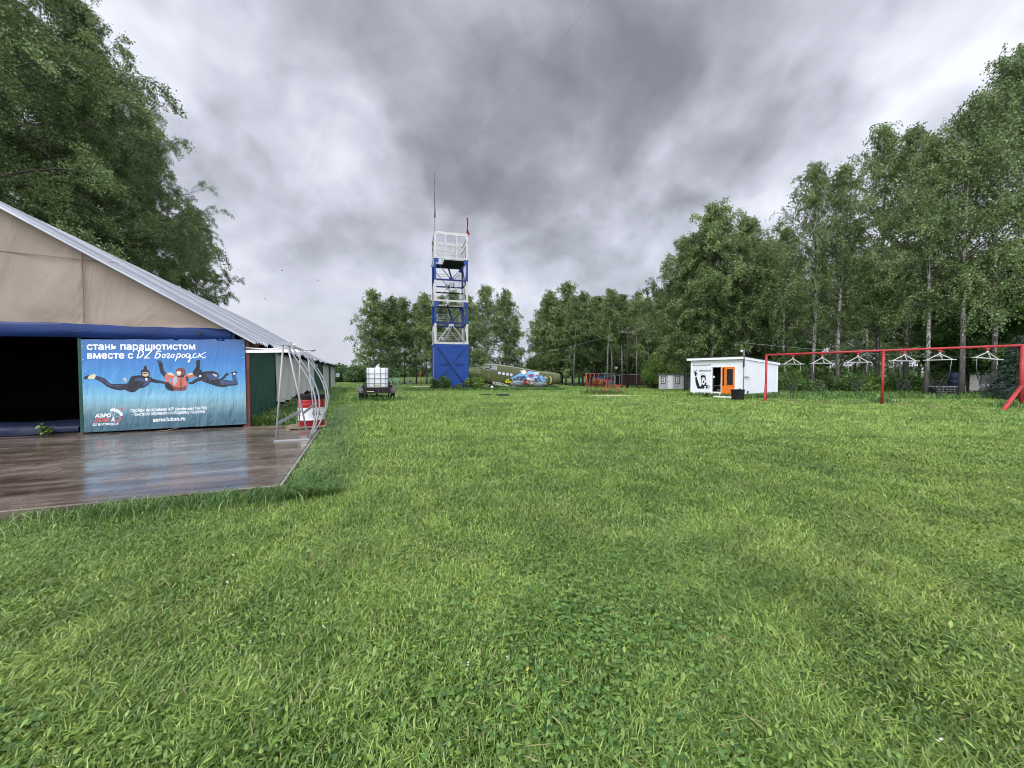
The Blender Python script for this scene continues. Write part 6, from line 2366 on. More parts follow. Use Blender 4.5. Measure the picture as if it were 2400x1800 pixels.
# grey garage and board gate at the far right
def z5(x, y): return 2140 + x / 8.508, 800 + y / 8.508
Yg = 29.5
g0 = at(*z5(1310, 1060), Yg)
GG = empty('grey_garage', (g0[0], Yg, float(hgt(g0[0], Yg))), 0, 'pale grey garage wall with a light roof behind the right tree trunks', 'garage')
mb = MB(); mb.bx(0, 7.5, 0, 4, -.1, 2.45); mb.build('wall', mat('grey_render', (.34, .36, .38), .8, var=.1), GG)
mb = MB(); mb.add([(-.2, -.3, 2.45), (7.8, -.3, 2.45), (7.8, 4.2, 3.1), (-.2, 4.2, 3.1), (-.2, -.3, 2.53), (7.8, -.3, 2.53), (7.8, 4.2, 3.18), (-.2, 4.2, 3.18)], [(3, 2, 1, 0), (4, 5, 6, 7), (0, 1, 5, 4), (1, 2, 6, 5), (2, 3, 7, 6), (3, 0, 4, 7)])
mb.build('roof', M_galv, GG)
mb = MB(); mb.bx(.1, .9, -.05, -.003, .8, 1.5); mb.build('wall_board', M_hutd, GG)
g1 = at(*z5(1125, 980), Yg - .3)
GT = empty('board_gate', (g1[0], Yg - .3, float(hgt(g1[0], Yg))), 0, 'whitish vertical board gate between dark trunk and grey garage', 'gate')
mb = MB()
for k in range(5):
    mb.bx(k * .15, k * .15 + .14, 0, .03, .05, 1.85 + .02 * (k % 2))
mb.build('board', mat('pale_boards', (.52, .50, .44), .8, var=.15), GT)
mb = MB(); mb.bx(0, .75, -.03, -.001, 1.45, 1.52); mb.build('rail', M_wood, GT)
mb = MB(); mb.bx(-.42, -.02, .1, .2, 0, 1.9); mb.build('dark_leaf', M_black, GT)
# black crate with mesh front
cr_ = gp(*z5(740, 1100))
CRT = empty('black_crate', (cr_.x, cr_.y, cr_.z), R(-4), 'long black metal crate with pale rim and wire mesh front between two birch trunks', 'crate')
mb = MB(); mb.bx(-.85, .85, 0, .8, .02, .58); mb.build('crate_body', M_black, CRT)
mb = MB(); mb.bx(-.88, .88, -.03, .83, .585, .62); mb.build('rim', M_greypipe, CRT)
mb = MB()
for k in range(9):
    x = -.85 + k * .2125
    mb.tube([(x, -.02, .02), (x, -.02, .58)], .006, 4)
for z in (.15, .3, .45):
    mb.tube([(-.85, -.025, z), (.85, -.025, z)], .006, 4)
mb.build('wire_mesh', M_greypipe, CRT)
mc_ = at(*z5(820, 870), cr_.y + 2.2)
DM = empty('blue_drum', (mc_[0], cr_.y + 2.2, 0), 0, 'dark blue drum standing behind the black crate under the trees', 'barrel')
mb = MB(); mb.lathe([(.30, 0), (.30, .3), (.315, .32), (.30, .34), (.30, .62), (.315, .64), (.30, .66), (.30, .95), (.28, .98), (.01, .98)], 20, (0, 0, .55)); mb.build('drum_body', mat('dark_blue_drum', (.014, .024, .05), .5), DM)
mb = MB(); mb.bx(-.4, .4, -.35, .35, 0, .55); mb.build('drum_block', M_hutd, DM)

# dark picket fence behind the cabin
fa_, fb_ = gY(1822, 33.5), gY(1915, 35.5)
FE = empty('picket_fence', fa_, math.atan2(fb_.y - fa_.y, fb_.x - fa_.x), 'old dark wooden picket fence under the trees behind the white cabin', 'fence')
ln_ = (fb_ - fa_).length
mb = MB()
for k in range(int(ln_ / .16)):
    mb.bx(k * .16, k * .16 + .09, 0, .02, .05, 1.15 + .06 * random.random())
mb.build('picket', M_wood, FE)
mb = MB()
for z in (.35, .95, 1.9): mb.bx(0, ln_, .021, .07, z, z + .09)
mb.build('rail', M_wood, FE, split=True)
mb = MB()
for k in range(4): mb.bx(k * ln_ / 3 - .05, k * ln_ / 3 + .05, .071, .17, -.1, 2.0)
mb.build('post', M_wood, FE, split=True)

# utility pole and overhead lines
Yp = 56.0
pg = gY(1470.5, Yp)
UP = empty('utility_pole', pg, 0, 'slender dark utility pole with a short crossarm against the birch wood', 'pole')
ztop = at(1470.5, 770, Yp)[2] - pg.z
mb = MB(); mb.tube([(0, 0, -.2), (0, 0, ztop)], [.17, .11], 10); mb.build('pole_shaft', mat('tarred_pole', (.03, .028, .025), .9), UP)
mb = MB(); mb.bx(-.9, .9, -.06, .06, ztop - .6, ztop - .48); mb.build('crossarm', M_wood, UP)
mb = MB()
for x in (-.8, 0, .8): mb.lathe([(.02, 0), (.06, .03), (.05, .14), (.01, .16)], 8, (x, 0, ztop - .48 if x else ztop))
mb.build('insulator', M_whitepipe, UP, split=True)
P2_ = gY(2820, 17.0)
UP2 = empty('utility_pole', P2_, 0, 'second dark utility pole beyond the right edge where the overhead wires lead', 'pole')
mb = MB(); mb.tube([(0, 0, -.2), (0, 0, 9.2)], [.17, .12], 10); mb.build('pole_shaft', bpy.data.materials['tarred_pole'], UP2)
mb = MB(); mb.bx(-.06, .06, -.9, .9, 8.0, 8.12); mb.build('crossarm', M_wood, UP2)
M_wire = mat('wire_grey', (.20, .21, .21), .6)
for k, (py0, py1, nm) in enumerate(((766, 565, 'uppermost'), (773, 609, 'middle'), (780, 626, 'lowest'))):
    a = Vector(at(1471, py0 + 4, Yp)); b_ = Vector(at(2400, py1, 24.0))
    d = b_ - a
    pts = []
    for q in range(32):
        t = q / 31 * 1.25
        p = a + d * t
        p.z -= .55 * math.sin(math.pi * t / 1.25)
        pts.append(p)
    mb = MB(); mb.tube(pts, .013, 5)
    tag(mb.build('overhead_wire', M_wire), f'{nm} of the three overhead wires running right from the utility pole', 'wire', 'overhead wires from the utility pole')
a = Vector(at(1471, 774, Yp)); b_ = Vector(at(1120, 845, 62.0))
mb = MB(); mb.tube([a + (b_ - a) * (q / 20) - Vector((0, 0, .8 * math.sin(math.pi * q / 20))) for q in range(21)], .014, 5)
tag(mb.build('overhead_wire', M_wire), 'faint wire sagging left from the utility pole past the birch stand', 'wire')
a = CL + cu * (W3 + .25) + cv_ * -.03 + Vector((0, 0, 3.2)); b_ = Vector(at(2400, 838, 26))
mb = MB(); mb.tube([a + (b_ - a) * (q / 12) - Vector((0, 0, .25 * math.sin(math.pi * q / 12))) for q in range(13)], .010, 5)
tag(mb.build('overhead_wire', M_wire), 'thin cable leading right from the mast on the white cabin', 'wire')

# ------------------------------------------------------------------ far playground things left of the tower
def z7(x, y): return 900 + x / 11.06, 850 + y / 11.06
Yq = 50.0
M_green2 = mat('mint_green_paint', (0.16, 0.33, 0.25), .6)
gb = gp(*z7(270, 580))
GBn = empty('green_bench', (gb.x, gb.y, gb.z), 0, 'mint green picnic bench behind the trailer in front of the birches', 'bench')
s_ = gb.y / F / 11.06
mb = MB(); mb.bx(-185 * s_, 85 * s_, 0, .35, .62, .68); mb.build('seat', M_green2, GBn)
mb = MB(); mb.bx(-190 * s_, 90 * s_, .8, .9, .95, 1.02); mb.bx(-190 * s_, 90 * s_, .8, .9, .75, .82); mb.build('backrest', M_green2, GBn, split=True)
for x in (-175, -75, 75):
    mb = MB(); mb.bx(x * s_ - .04, x * s_ + .04, .02, .10, -.05, .62); mb.bx(x * s_ - .04, x * s_ + .04, .8, .88, -.05, 1.02); mb.bx(x * s_ - .04, x * s_ + .04, .11, .79, .5, .58); mb.build('leg', M_green2, GBn)
cb_ = gp(*z7(690, 540))
WC = empty('striped_box', (cb_.x, cb_.y, cb_.z), R(12), 'white and black painted box between two birch trunks by the low rail', 'box')
mb = MB(); mb.bx(-.28, .28, 0, .5, 0, .62); mb.build('box_body', M_trim, WC, .02)
mb = MB(); mb.bx(-.2, -.02, -.02, -.002, .08, .54); mb.bx(.08, .14, -.02, -.002, .1, .5); mb.bx(-.28, .28, .0, .5, .625, .66); mb.build('dark_marking', M_black, WC, split=True)
r0_, r1_ = gp(*z7(110, 545)), gp(*z7(1250, 535))
LR = empty('low_rail_fence', r0_, math.atan2(r1_.y - r0_.y, r1_.x - r0_.x), 'low pale wooden rail fence behind the bench under the birches', 'fence')
ln_ = (r1_ - r0_).length
mb = MB(); mb.bx(0, ln_, -.03, .03, .32, .40); mb.build('rail', mat('pale_rail', (.45, .42, .34), .8), LR)
mb = MB()
for k in range(9): mb.bx(k * ln_ / 8 - .05, k * ln_ / 8 + .05, .031, .12, -.1, .45)
mb.build('post', M_wood, LR, split=True)
rp_ = gp(*z7(955, 612))
RPs = empty('red_ring_post', (rp_.x, rp_.y, rp_.z), 0, 'thin red post with a small ring at its top standing in sand', 'post')
sc_ = rp_.y / F / 11.06
mb = MB(); mb.tube([(0, 0, -.1), (0, 0, 370 * sc_)], .04, 8); mb.build('post_shaft', M_red2, RPs)
mb = MB(); mb.tube([(-.09 + .11 * math.cos(q), 0, 320 * sc_ + .22 * math.sin(q)) for q in [2 * math.pi * i / 16 for i in range(16)]], .03, 6, closed=True); mb.build('ring', M_red2, RPs)
yf_ = gp(*z7(1200, 540))
YF = empty('yellow_frame', (yf_.x, yf_.y, yf_.z), 0, 'thin yellow tube play frame partly hidden by the blue tower', 'play frame')
sc_ = yf_.y / F / 11.06
mb = MB()
def yt(x, y): return ((x - 1200) * sc_, 0, (540 - y) * sc_)
for a, b_ in (((1160, 285), (1160, 425)), ((1160, 285), (1290, 290)), ((1160, 425), (1290, 425)), ((1240, 425), (1240, 545)), ((1000, 270), (1160, 285))):
    mb.tube([yt(*a), yt(*b_)], .03, 6)
mb.tube([yt(1060, 280), yt(1060, 545)], .03, 6)
mb.build('tube_frame', mat('yellow_paint', (.55, .50, .16), .5), YF)
mb = MB(); mb.lathe([(.14, 0), (.16, .1), (.16, .7), (.12, .75), (.01, .76)], 14, (yt(1215, 0)[0], .3, 0)); mb.build('grey_post', M_hutd, YF)

# bent dark sapling under the first harness, a dropped stick on the apron
sp_g = gY(1893, 26.5)
SPL = empty('bent_sapling', sp_g, 0, 'bare bent dark sapling stem under the first harness by the cabin', 'sapling')
mb = MB(); mb.tube(catmull([(.62, 0, -.1), (.35, 0, .35), (.08, .05, .75), (.02, 0, 1.3), (-.10, 0, 1.75)], 5), [.07 - .0022 * q for q in range(21)], 7); mb.build('stem', M_strap, SPL)
mb = MB(); mb.tube(catmull([(.02, 0, 1.2), (.25, .05, 1.6), (.3, 0, 2.1)], 4), .018, 5); mb.build('twig', M_strap, SPL)
q_ = h2w(-1.55, -.28, PLAT_Z + .008)
mb = MB(); mb.tube([(-.16, -.06, 0), (0, 0, .012), (.19, .10, .05)], .008, 6)
o = mb.build('stick', M_wood); o.location = q_; tag(o, 'thin bare stick lying on the wet apron under the banner', 'stick')
# three birds
for k, (px, py, lab) in enumerate(((661, 634, 'tiny distant bird highest above the hangar roof'), (745, 657, 'tiny distant bird with raised wings left of the tower'), (621, 701, 'tiny distant bird low beside the birch crown'))):
    p = at(px, py, 55)
    B0 = empty('bird', p, R(30 * k), lab, 'bird', 'birds flying over the hangar')
    mb = MB(); mb.tube([(-.14, 0, 0), (-.05, 0, .02), (.08, 0, .01), (.17, 0, 0)], [.01, .035, .03, .005], 8); mb.build('body', M_strap, B0)
    for s in (-1, 1):
        mb = MB(); mb.add([(-.05, 0, .02), (.05, 0, .02), (.03, s * .15, .07), (-.03, s * .15, .08), (.0, s * .30, .03)], [(0, 1, 2, 3), (3, 2, 4)]); mb.build('wing', M_strap, B0)
# ------------------------------------------------------------------ trees
M_bark, nt_, out_ = nt_new('birch_bark')
_L = nt_.links.new
tc_ = N(nt_, 'ShaderNodeTexCoord')
mp_ = N(nt_, 'ShaderNodeMapping'); mp_.inputs['Scale'].default_value = (3.0, 3.0, 1.6)
_L(tc_.outputs['Object'], mp_.inputs[0])
a_ = N(nt_, 'ShaderNodeTexNoise', i_Scale=2.2, i_Detail=6.0, i_Roughness=.65); _L(mp_.outputs[0], a_.inputs['Vector'])
sp_ = N(nt_, 'ShaderNodeSeparateXYZ'); _L(tc_.outputs['Object'], sp_.inputs[0])
lo_ = N(nt_, 'ShaderNodeMapRange', i_1=0.0, i_2=5.0, i_3=.26, i_4=-.02); _L(sp_.outputs[2], lo_.inputs[0])
s_ = N(nt_, 'ShaderNodeMath', operation='ADD'); _L(a_.outputs['Fac'], s_.inputs[0]); _L(lo_.outputs[0], s_.inputs[1])
r_ = ramp(nt_, [(.40, (.38, .37, .345)), (.48, (.25, .24, .22)), (.57, (.07, .065, .058)), (.9, (.035, .03, .027))]); _L(s_.outputs[0], r_.inputs[0])
p_ = N(nt_, 'ShaderNodeBsdfPrincipled', i_Roughness=.85); _L(r_.outputs[0], p_.inputs[0]); _L(p_.outputs[0], out_.inputs[0])
M_limb = mat('limb_bark', (.085, .075, .065), .9, var=.4, scale=4)
M_fol = leaf_mat('birch_leaf', (.040, .072, .022), (.108, .170, .050), (.32, .41, .16), .36, .35, .10, .36)
M_folb = leaf_mat('bright_leaf', (.045, .095, .018), (.11, .20, .034), (.25, .36, .075), .35, .5, .12)
M_folm = leaf_mat('maple_leaf', (.035, .085, .022), (.085, .165, .036), (.17, .27, .07), .35, .5, .12)
M_fold = leaf_mat('dark_bush_leaf', (.026, .065, .022), (.058, .12, .036), (.13, .22, .07), .3, .8, .12)
M_spr = leaf_mat('spruce_needle', (.008, .022, .014), (.018, .042, .026), (.045, .085, .05), .1, .7, .1)


def leaf_quads(P, D, ln, wd, rr):
    n = len(P)
    up = rr.normal(0, 1, (n, 3)); 
    s = np.cross(D, up); s /= np.linalg.norm(s, axis=1)[:, None] + 1e-9
    L_ = ln[:, None]; W_ = wd[:, None]
    V = np.empty((n, 4, 3), np.float32)
    V[:, 0] = P
    V[:, 1] = P + D * L_ * .45 + s * W_ / 2
    V[:, 2] = P + D * L_
    V[:, 3] = P + D * L_ * .45 - s * W_ / 2
    return V.reshape(-1, 3)


def tree_proto(name, H, Rc, cs, nleaf, leaf, seed, weep=.6, mats=None, prim=46, trunk_r=None, shape=.38, up0=58, lean=0.0, bark=None, jit=None):
    """returns meshes (trunk, limbs, crown). Built about the origin."""
    rr = np.random.default_rng(seed)
    tr = trunk_r or H * .0085
    # trunk
    ph = rr.random(4) * 6.28
    def tpos(t):
        return np.array([lean * H * t * t + .012 * H * math.sin(2.3 * t * 3 + ph[0]) * t, .012 * H * math.sin(1.9 * t * 3 + ph[1]) * t, H * t])
    mb = MB()
    ts = np.linspace(0, .97, 16)
    mb.tube([tuple(tpos(t) - (np.array([0, 0, .15]) if t == 0 else 0)) for t in ts], [tr * (1.25 if t == 0 else 1) * (1 - t) ** .8 + .012 for t in ts], 9)
    tm = bpy.data.meshes.new(name + '_trunk'); tm.from_pydata(mb.v, [], mb.f); tm.materials.append(bark or M_bark)
    tm.polygons.foreach_set('use_smooth', mb.s); tm.update()
    lb = MB()
    segs = []     # (p, q, weight) leaf bearing twigs
    for i in range(prim):
        f = (i + rr.random()) / prim
        t = cs + (.965 - cs) * f ** .85
        base = tpos(t)
        prof = (math.sin(math.pi * min(1, (f + .10) / (1.10)) ** shape) ** .8) if True else 1
        prof = (min(1.0, (f + .16) / .42) ** .8) * (1 - f) ** .62 * 1.25 + .10
        ln = Rc * prof * (.78 + .34 * rr.random())
        az = i * 2.39996 + rr.normal(0, .35)
        el = R(up0 - 28 * (1 - f) + 20 * f + rr.normal(0, 9))
        d = np.array([math.cos(az) * math.cos(el), math.sin(az) * math.cos(el), math.sin(el)])
        pts = [base]
        k = 6
        for q in range(k):
            d2 = d + np.array([0, 0, -.22 * weep * (q + .5) * (1.0 - .5 * f)]) + rr.normal(0, .10, 3)
            d2 /= np.linalg.norm(d2)
            d = d * .5 + d2 * .5
            d /= np.linalg.norm(d)
            pts.append(pts[-1] + d * ln * 1.12 / k)
        r1 = max(.012, tr * (1 - t) * .55)
        lb.tube([tuple(p) for p in pts], [r1 * (1 - q / (k + .6)) + .004 for q in range(k + 1)], 5, caps=False)
        nsec = int(6 + 7 * min(1, ln / (Rc * .6)))
        for s in range(nsec):
            u = .18 + .82 * (s + rr.random()) / nsec
            x = u * k
            a = min(k - 1, int(x))
            p = pts[a] + (pts[a + 1] - pts[a]) * (x - a)
            dd = (pts[a + 1] - pts[a]); dd /= np.linalg.norm(dd)
            sd = rr.normal(0, 1, 3); sd[2] = sd[2] * .6 + .15
            d3 = dd * .5 + sd / np.linalg.norm(sd)
            d3 /= np.linalg.norm(d3)
            l2 = ln * (.16 + .22 * rr.random()) * (1.15 - .4 * u) + .25
            q1 = p + d3 * l2 * .5
            d4 = d3 + np.array([0, 0, -.55 * weep]); d4 /= np.linalg.norm(d4)
            q2 = q1 + d4 * l2 * .5
            if s % 2 == 0:
                lb.tube([tuple(p), tuple(q1), tuple(q2)], [.012, .008, .004], 3, caps=False)
            segs.append((p, q1, .7)); segs.append((q1, q2, 1.2))
            # hanging sprays
            nh = 1 + int(rr.random() * 2.4)
            for _ in range(nh):
                g = q1 + (q2 - q1) * rr.random()
                hl = (.25 + .9 * rr.random() ** 1.6 * (1.2 - .6 * f)) * (.35 + weep) * H / 18
                dn = np.array([rr.normal(0, .22), rr.normal(0, .22), -1.0]) * weep + d3 * (1 - weep) * .9
                dn /= np.linalg.norm(dn)
                segs.append((g, g + dn * hl, 1.3 * hl + .2))
    lm = bpy.data.meshes.new(name + '_limbs'); lm.from_pydata(lb.v, [], lb.f); lm.materials.append(M_limb)
    lm.polygons.foreach_set('use_smooth', lb.s); lm.update()
    A = np.array([s[0] for s in segs]); B = np.array([s[1] for s in segs])
    w = np.array([s[2] for s in segs]) * (np.linalg.norm(B - A, axis=1) + .1)
    idx = rr.choice(len(segs), nleaf, p=w / w.sum())
    t = rr.random(nleaf)
    P = A[idx] + (B[idx] - A[idx]) * t[:, None] + rr.normal(0, jit or leaf * .8, (nleaf, 3))
    D = rr.normal(0, 1, (nleaf, 3)) + np.array([0, 0, -.9 * weep])
    D /= np.linalg.norm(D, axis=1)[:, None]
    ln_ = leaf * (.7 + .7 * rr.random(nleaf))
    V = leaf_quads(P, D, ln_, ln_ * (.62 + .25 * rr.random(nleaf)), rr)
    Fq = np.arange(nleaf * 4).reshape(-1, 4)
    cm = np_mesh(name + '_crown', V, Fq, mats or M_fol)
    return dict(H=H, trunk=tm, limbs=lm, crown=cm)


NEARB = [tree_proto('near_birch', 20, 4.4, .22, 33000, .12, 101, .62, prim=54, up0=60, jit=.09),
         tree_proto('near_birch', 20, 3.9, .27, 27000, .12, 102, .55, prim=50, up0=64, jit=.09),
         tree_proto('near_birch', 20, 4.9, .20, 37000, .12, 103, .70, prim=56, up0=56, jit=.09)]
WEEP = [tree_proto('weeping_birch', 24, 6.4, .10, 250000, .09, 111, .50, prim=74, up0=56, jit=.11),
        tree_proto('weeping_birch', 24, 5.9, .08, 235000, .09, 112, .45, prim=72, up0=60, jit=.11)]
ROUND = [tree_proto('round_birch', 17, 5.0, .12, 78000, .13, 151, .5, prim=62, up0=60, jit=.11), tree_proto('round_birch', 17, 4.6, .14, 70000, .13, 152, .55, prim=58, up0=64, jit=.11)]
FARB = [tree_proto('far_birch', 15, 3.6, .14, 17000, .19, 121, .55, prim=48, up0=62, jit=.12),
        tree_proto('far_birch', 15, 3.0, .20, 13000, .19, 122, .5, prim=44, up0=66, jit=.12),
        tree_proto('far_birch', 15, 4.0, .11, 19000, .19, 123, .6, prim=50, up0=58, jit=.12)]
SLIM = [tree_proto('slim_birch', 15, 2.4, .45, 12000, .14, 131, .5, prim=30, up0=64, lean=.03),
        tree_proto('slim_birch', 15, 2.5, .38, 13000, .14, 132, .5, prim=32, up0=62, lean=-.03)]
MAPLE = [tree_proto('broadleaf', 8, 3.2, .12, 42000, .15, 141, .25, mats=M_folm, prim=40, up0=45, trunk_r=.09, bark=M_limb)]
SPRUCE = []
tree_n = 0


def tree(P, px, Y, top, label, group, name='birch_tree', wide=1.0, yaw=None, X=None, cat='tree'):
    global tree_n
    tree_n += 1
    rr = random.Random(tree_n * 13)
    g = gY(px, Y) if X is None else Vector((X, Y, float(hgt(X, Y))))
    H = (at(px, top, Y)[2] - g.z) if top is not None and top < 2000 else P['H']
    s = H / P['H'] * 1.02
    root = empty(name, g, rr.random() * 6.28 if yaw is None else yaw, label, cat, group)
    root.scale = (s * wide, s * wide, s)
    link('trunk', P['trunk'], root)
    link('branches', P['limbs'], root)
    link('crown', P['crown'], root)
    return root


# --- big weeping birches behind the hangar
GL = 'tall weeping birches behind the hangar'
for (u, v, H, i, wd, lab) in ((15.5, 15.0, 27.5, 0, 1.0, 'hugest weeping birch behind the hangar at the left picture edge'),
                              (14.5, 24.0, 26.5, 1, .86, 'dense weeping birch rising behind the middle of the hangar roof'),
                              (14.2, 31.0, 24.0, 0, .74, 'weeping birch whose crown steps down right of the tallest hangar birch'),
                              (13.0, 38.0, 19.0, 1, .72, 'smaller weeping birch with drooping fringe lowest on the hangar roof line'),
                              (19.5, 20.0, 29.0, 1, 1.0, 'weeping birch mostly hidden behind the front hangar birches'),
                              (19.0, 30.0, 27.0, 0, 1.0, 'weeping birch at the back of the hangar group'),
                              (22.0, 9.0, 28.0, 0, 1.0, 'weeping birch beyond the left edge beside the hangar')):
    p = h2w(-u, v)
    P = WEEP[i]
    tree_n += 1
    root = empty('birch_tree', (p.x, p.y, float(hgt(p.x, p.y))), u * 1.7 + v, lab, 'tree', GL)
    s = H / P['H']
    root.scale = (s * wd, s * wd, s)
    link('trunk', P['trunk'], root); link('branches', P['limbs'], root); link('crown', P['crown'], root)

# --- stand behind the tower
GM_ = 'birches in the stand behind the tower'
LST = [(878, 64, 688, 2, .85, 'leftmost birch of the stand behind the blue tower and trailer'), (893, 67, 712, 1, 1.0, 'birch just right of the leftmost in the tower stand'),
       (918, 64, 704, 0, .95, 'birch standing above the green bench in the tower stand'), (948, 66, 706, 2, .85, 'birch above the striped box in the tower stand'),
       (976, 68, 716, 1, 1.0, 'lower birch left of the red ring post'), (1000, 65, 696, 0, 1.0, 'birch close behind the left edge of the tower'),
       (1034, 68, 700, 1, 1.0, 'birch seen through the tower lattice'), (1062, 66, 690, 2, .8, 'second birch seen through the tower lattice on its right'),
       (1098, 67, 700, 0, 1.0, 'birch close behind the right edge of the tower'), (1138, 64, 680, 2, .85, 'tallest birch right of the tower above the cockpit'),
       (1186, 65, 688, 0, .9, 'birch above the round aeroplane windows'), (1206, 67, 745, 1, .7, 'low rightmost birch of the stand beside the sky gap')]
for px, Y, top, i, wd, lab in LST:
    tree(FARB[i], px, Y, top, lab, GM_, wide=wd * 1.08)

# --- stand right of the gap
GR = 'birches of the wood right of the sky gap'
for px, Y, top, i, wd, lab in ((1278, 66, 706, 2, .7, 'leftmost leafy birch of the wood right of the sky gap'), (1292, 64, 690, 0, .9, 'second birch of the wood right of the sky gap'), (1326, 63, 672, 2, .95, 'tall rounded birch above the aeroplane tail'),
                            (1366, 66, 694, 0, 1.0, 'birch above the left of the red landing trainer'), (1398, 68, 700, 1, 1.1, 'birch above the mural on the dark hut'), (1545, 64, 690, 2, .9, 'birch above the pale green bush and pole'),
                            (1585, 60, 668, 0, 1.0, 'birch rising left of the tall weeping pair'), (1272, 74, 735, 1, .9, 'low birch deeper in the wood beside the sky gap')):
    tree(FARB[i], px, Y, top, lab, GR, wide=wd * 1.1)
for px, Y, top, i, lab in ((1424, 60, 682, 0, 'leaning slim white birch trunk left of the pole'), (1434, 61, 690, 1, 'brightest white slim birch trunk behind the triple window hut'), (1458, 61, 694, 0, 'slim white birch just left of the utility pole'),
                        (1492, 60, 690, 1, 'slim white birch just right of the utility pole'), (1520, 62, 700, 0, 'slim birch leaning above the brown container'), (1345, 60, 700, 1, 'slim birch with bare lower trunk behind the aeroplane tail')):
    tree(SLIM[i], px, Y, top, lab, 'slim white birches near the utility pole')
for k in range(26):
    rr = random.Random(k + 900)
    px = 1275 + k * 16 + rr.uniform(-6, 6)
    tree(FARB[k % 3], px, 76 + rr.uniform(0, 9), 716 + rr.uniform(-12, 22), 'birch deep in the far wood behind the huts and pole', 'birches deep in the far wood', wide=1.15)

# --- big trees on the right
GB = 'tall birches on the right'
BIG = [(1668, 38, 498, 4, .98, 'tall weeping birch rising right behind the grey hut and cabin'), (1608, 41, 575, 3, 1.0, 'shorter birch left of the tall weeping birch over the grey hut'), (1745, 40, 532, 3, .98, 'birch directly behind the white cabin roof'), (1800, 41, 580, 4, 1.0, 'low birch above the right end of the cabin'),
       (1836, 36, 540, 1, .9, 'thin birch left of the gantry with open crown'), (1905, 30.5, 392, 0, .86, 'tall birch with white trunk above the first two harnesses'), (1964, 30, 398, 1, .95, 'birch with dark based trunk behind the third harness'),
       (2056, 31, 312, 0, .86, 'tall birch behind the middle red gantry post'), (2122, 29.5, 310, 1, .95, 'tall open birch right of the middle gantry post'), (2171, 24.8, 330, 1, .85, 'birch trunk just left of the black crate'), (2254, 23.8, 245, 0, .84, 'birch with thick white trunk just right of the black crate'),
       (2328, 24.5, 165, 2, .78, 'thick dark trunked tree in front of the grey garage'), (2400, 25, 115, 0, .95, 'tallest tree at the right picture edge'), (2520, 24, 90, 2, .9, 'tree beyond the right picture edge')]
for px, Y, top, i, wd, lab in BIG:
    tree((NEARB + ROUND)[i], px, Y, top, lab, GB, wide=wd * 1.0)
for k in range(24):
    rr = random.Random(k + 500)
    px = 1610 + k * 39 + rr.uniform(-10, 10)
    Y = 46 + rr.uniform(-3, 14)
    tree(NEARB[k % 3] if k % 2 else FARB[k % 3], px, Y, 660 - (px - 1610) * .09 + rr.uniform(-50, 60), 'birch in the shaded rows behind the tall right hand birches', 'birches in the rows behind', wide=1.05)

# --- broadleaf bushes and maples
def bush(name, px, Y, w, h, mat_, n, leaf, label, group=None, depth=None, X=None, nb=16, seed=None, flat=.85, cat='bush'):
    g = gY(px, Y) if X is None else Vector((X, Y, float(hgt(X, Y))))
    rr = np.random.default_rng(seed or int(px * 7 + Y * 31))
    root = empty(name, g, 0, label, cat, group)
    dp = depth or w * .8
    stem = MB()
    Ps, Ds = [], []
    per = n // nb
    for b in range(nb):
        a = rr.random() * 6.28
        rad = math.sqrt(rr.random())
        z = h * (.15 + .72 * rr.random() * (1 - .45 * rad))
        c = np.array([math.cos(a) * rad * w * .40, math.sin(a) * rad * dp * .40, z])
        br = min(w, h, dp) * (.17 + .13 * rr.random()) * (1.25 if h > 2 else .85)
        stem.tube([(c[0] * .12, c[1] * .12, -.05), (c[0] * .55, c[1] * .55, c[2] * .6), tuple(c)], [.018 * h ** .5, .012 * h ** .5, .005], 5, caps=False)
        d = rr.normal(0, 1, (per, 3)); d /= np.linalg.norm(d, axis=1)[:, None]
        r_ = rr.random(per) ** (.45 if h > 2 else .9) * (1 if h > 2 else 1.5)
        P = c + d * (r_ * br)[:, None] * np.array([1.1, 1.1, flat])
        P += rr.normal(0, br * (.12 if h > 2 else .34), P.shape)
        Ps.append(P); Ds.append(d * .6 + rr.normal(0, .6, d.shape))
    P = np.concatenate(Ps); D = np.concatenate(Ds); D /= np.linalg.norm(D, axis=1)[:, None]
    ok = P[:, 2] > .02
    P, D = P[ok], D[ok]
    m = len(P)
    ln = leaf * (.65 + .7 * rr.random(m))
    V = leaf_quads(P, D, ln, ln * .7, rr)
    link('foliage', np_mesh(name + '_foliage', V, np.arange(m * 4).reshape(-1, 4), mat_), root)
    stem.build('stems', M_limb, root)
    return root


bush('leafy_bush', 1560, 57.5, 6.4, 6.2, M_folb, 26000, .17, 'big pale green bush left of the grey hut', nb=30)
bush('leafy_bush', 1600, 59, 5.0, 7.4, M_folm, 22000, .18, 'taller darker bush behind the grey hut', nb=26)
bush('leafy_bush', 1530, 56, 2.6, 3.8, M_folb, 9000, .17, 'small pale bush at the foot of the brown container')
bush('young_tree', 1262, 72, 5, 6.0, M_folb, 14000, .22, 'bright green young tree in the gap behind the aeroplane', nb=24)
bush('nettle_clump', 1032, 42.6, 2.6, 2.0, M_fold, 3400, .17, 'dark leafy weed clump at the left foot of the tower', nb=26, depth=1.0)
bush('nettle_clump', 1075, 42.6, 1.1, .8, M_fold, 1600, .12, 'small leafy weed clump before the tower door', nb=8, depth=.6)
bush('leafy_bush', 1112, 43.4, 2.2, 1.9, M_folb, 3600, .16, 'yellow green bush between tower and aeroplane nose', nb=24, depth=1.2)
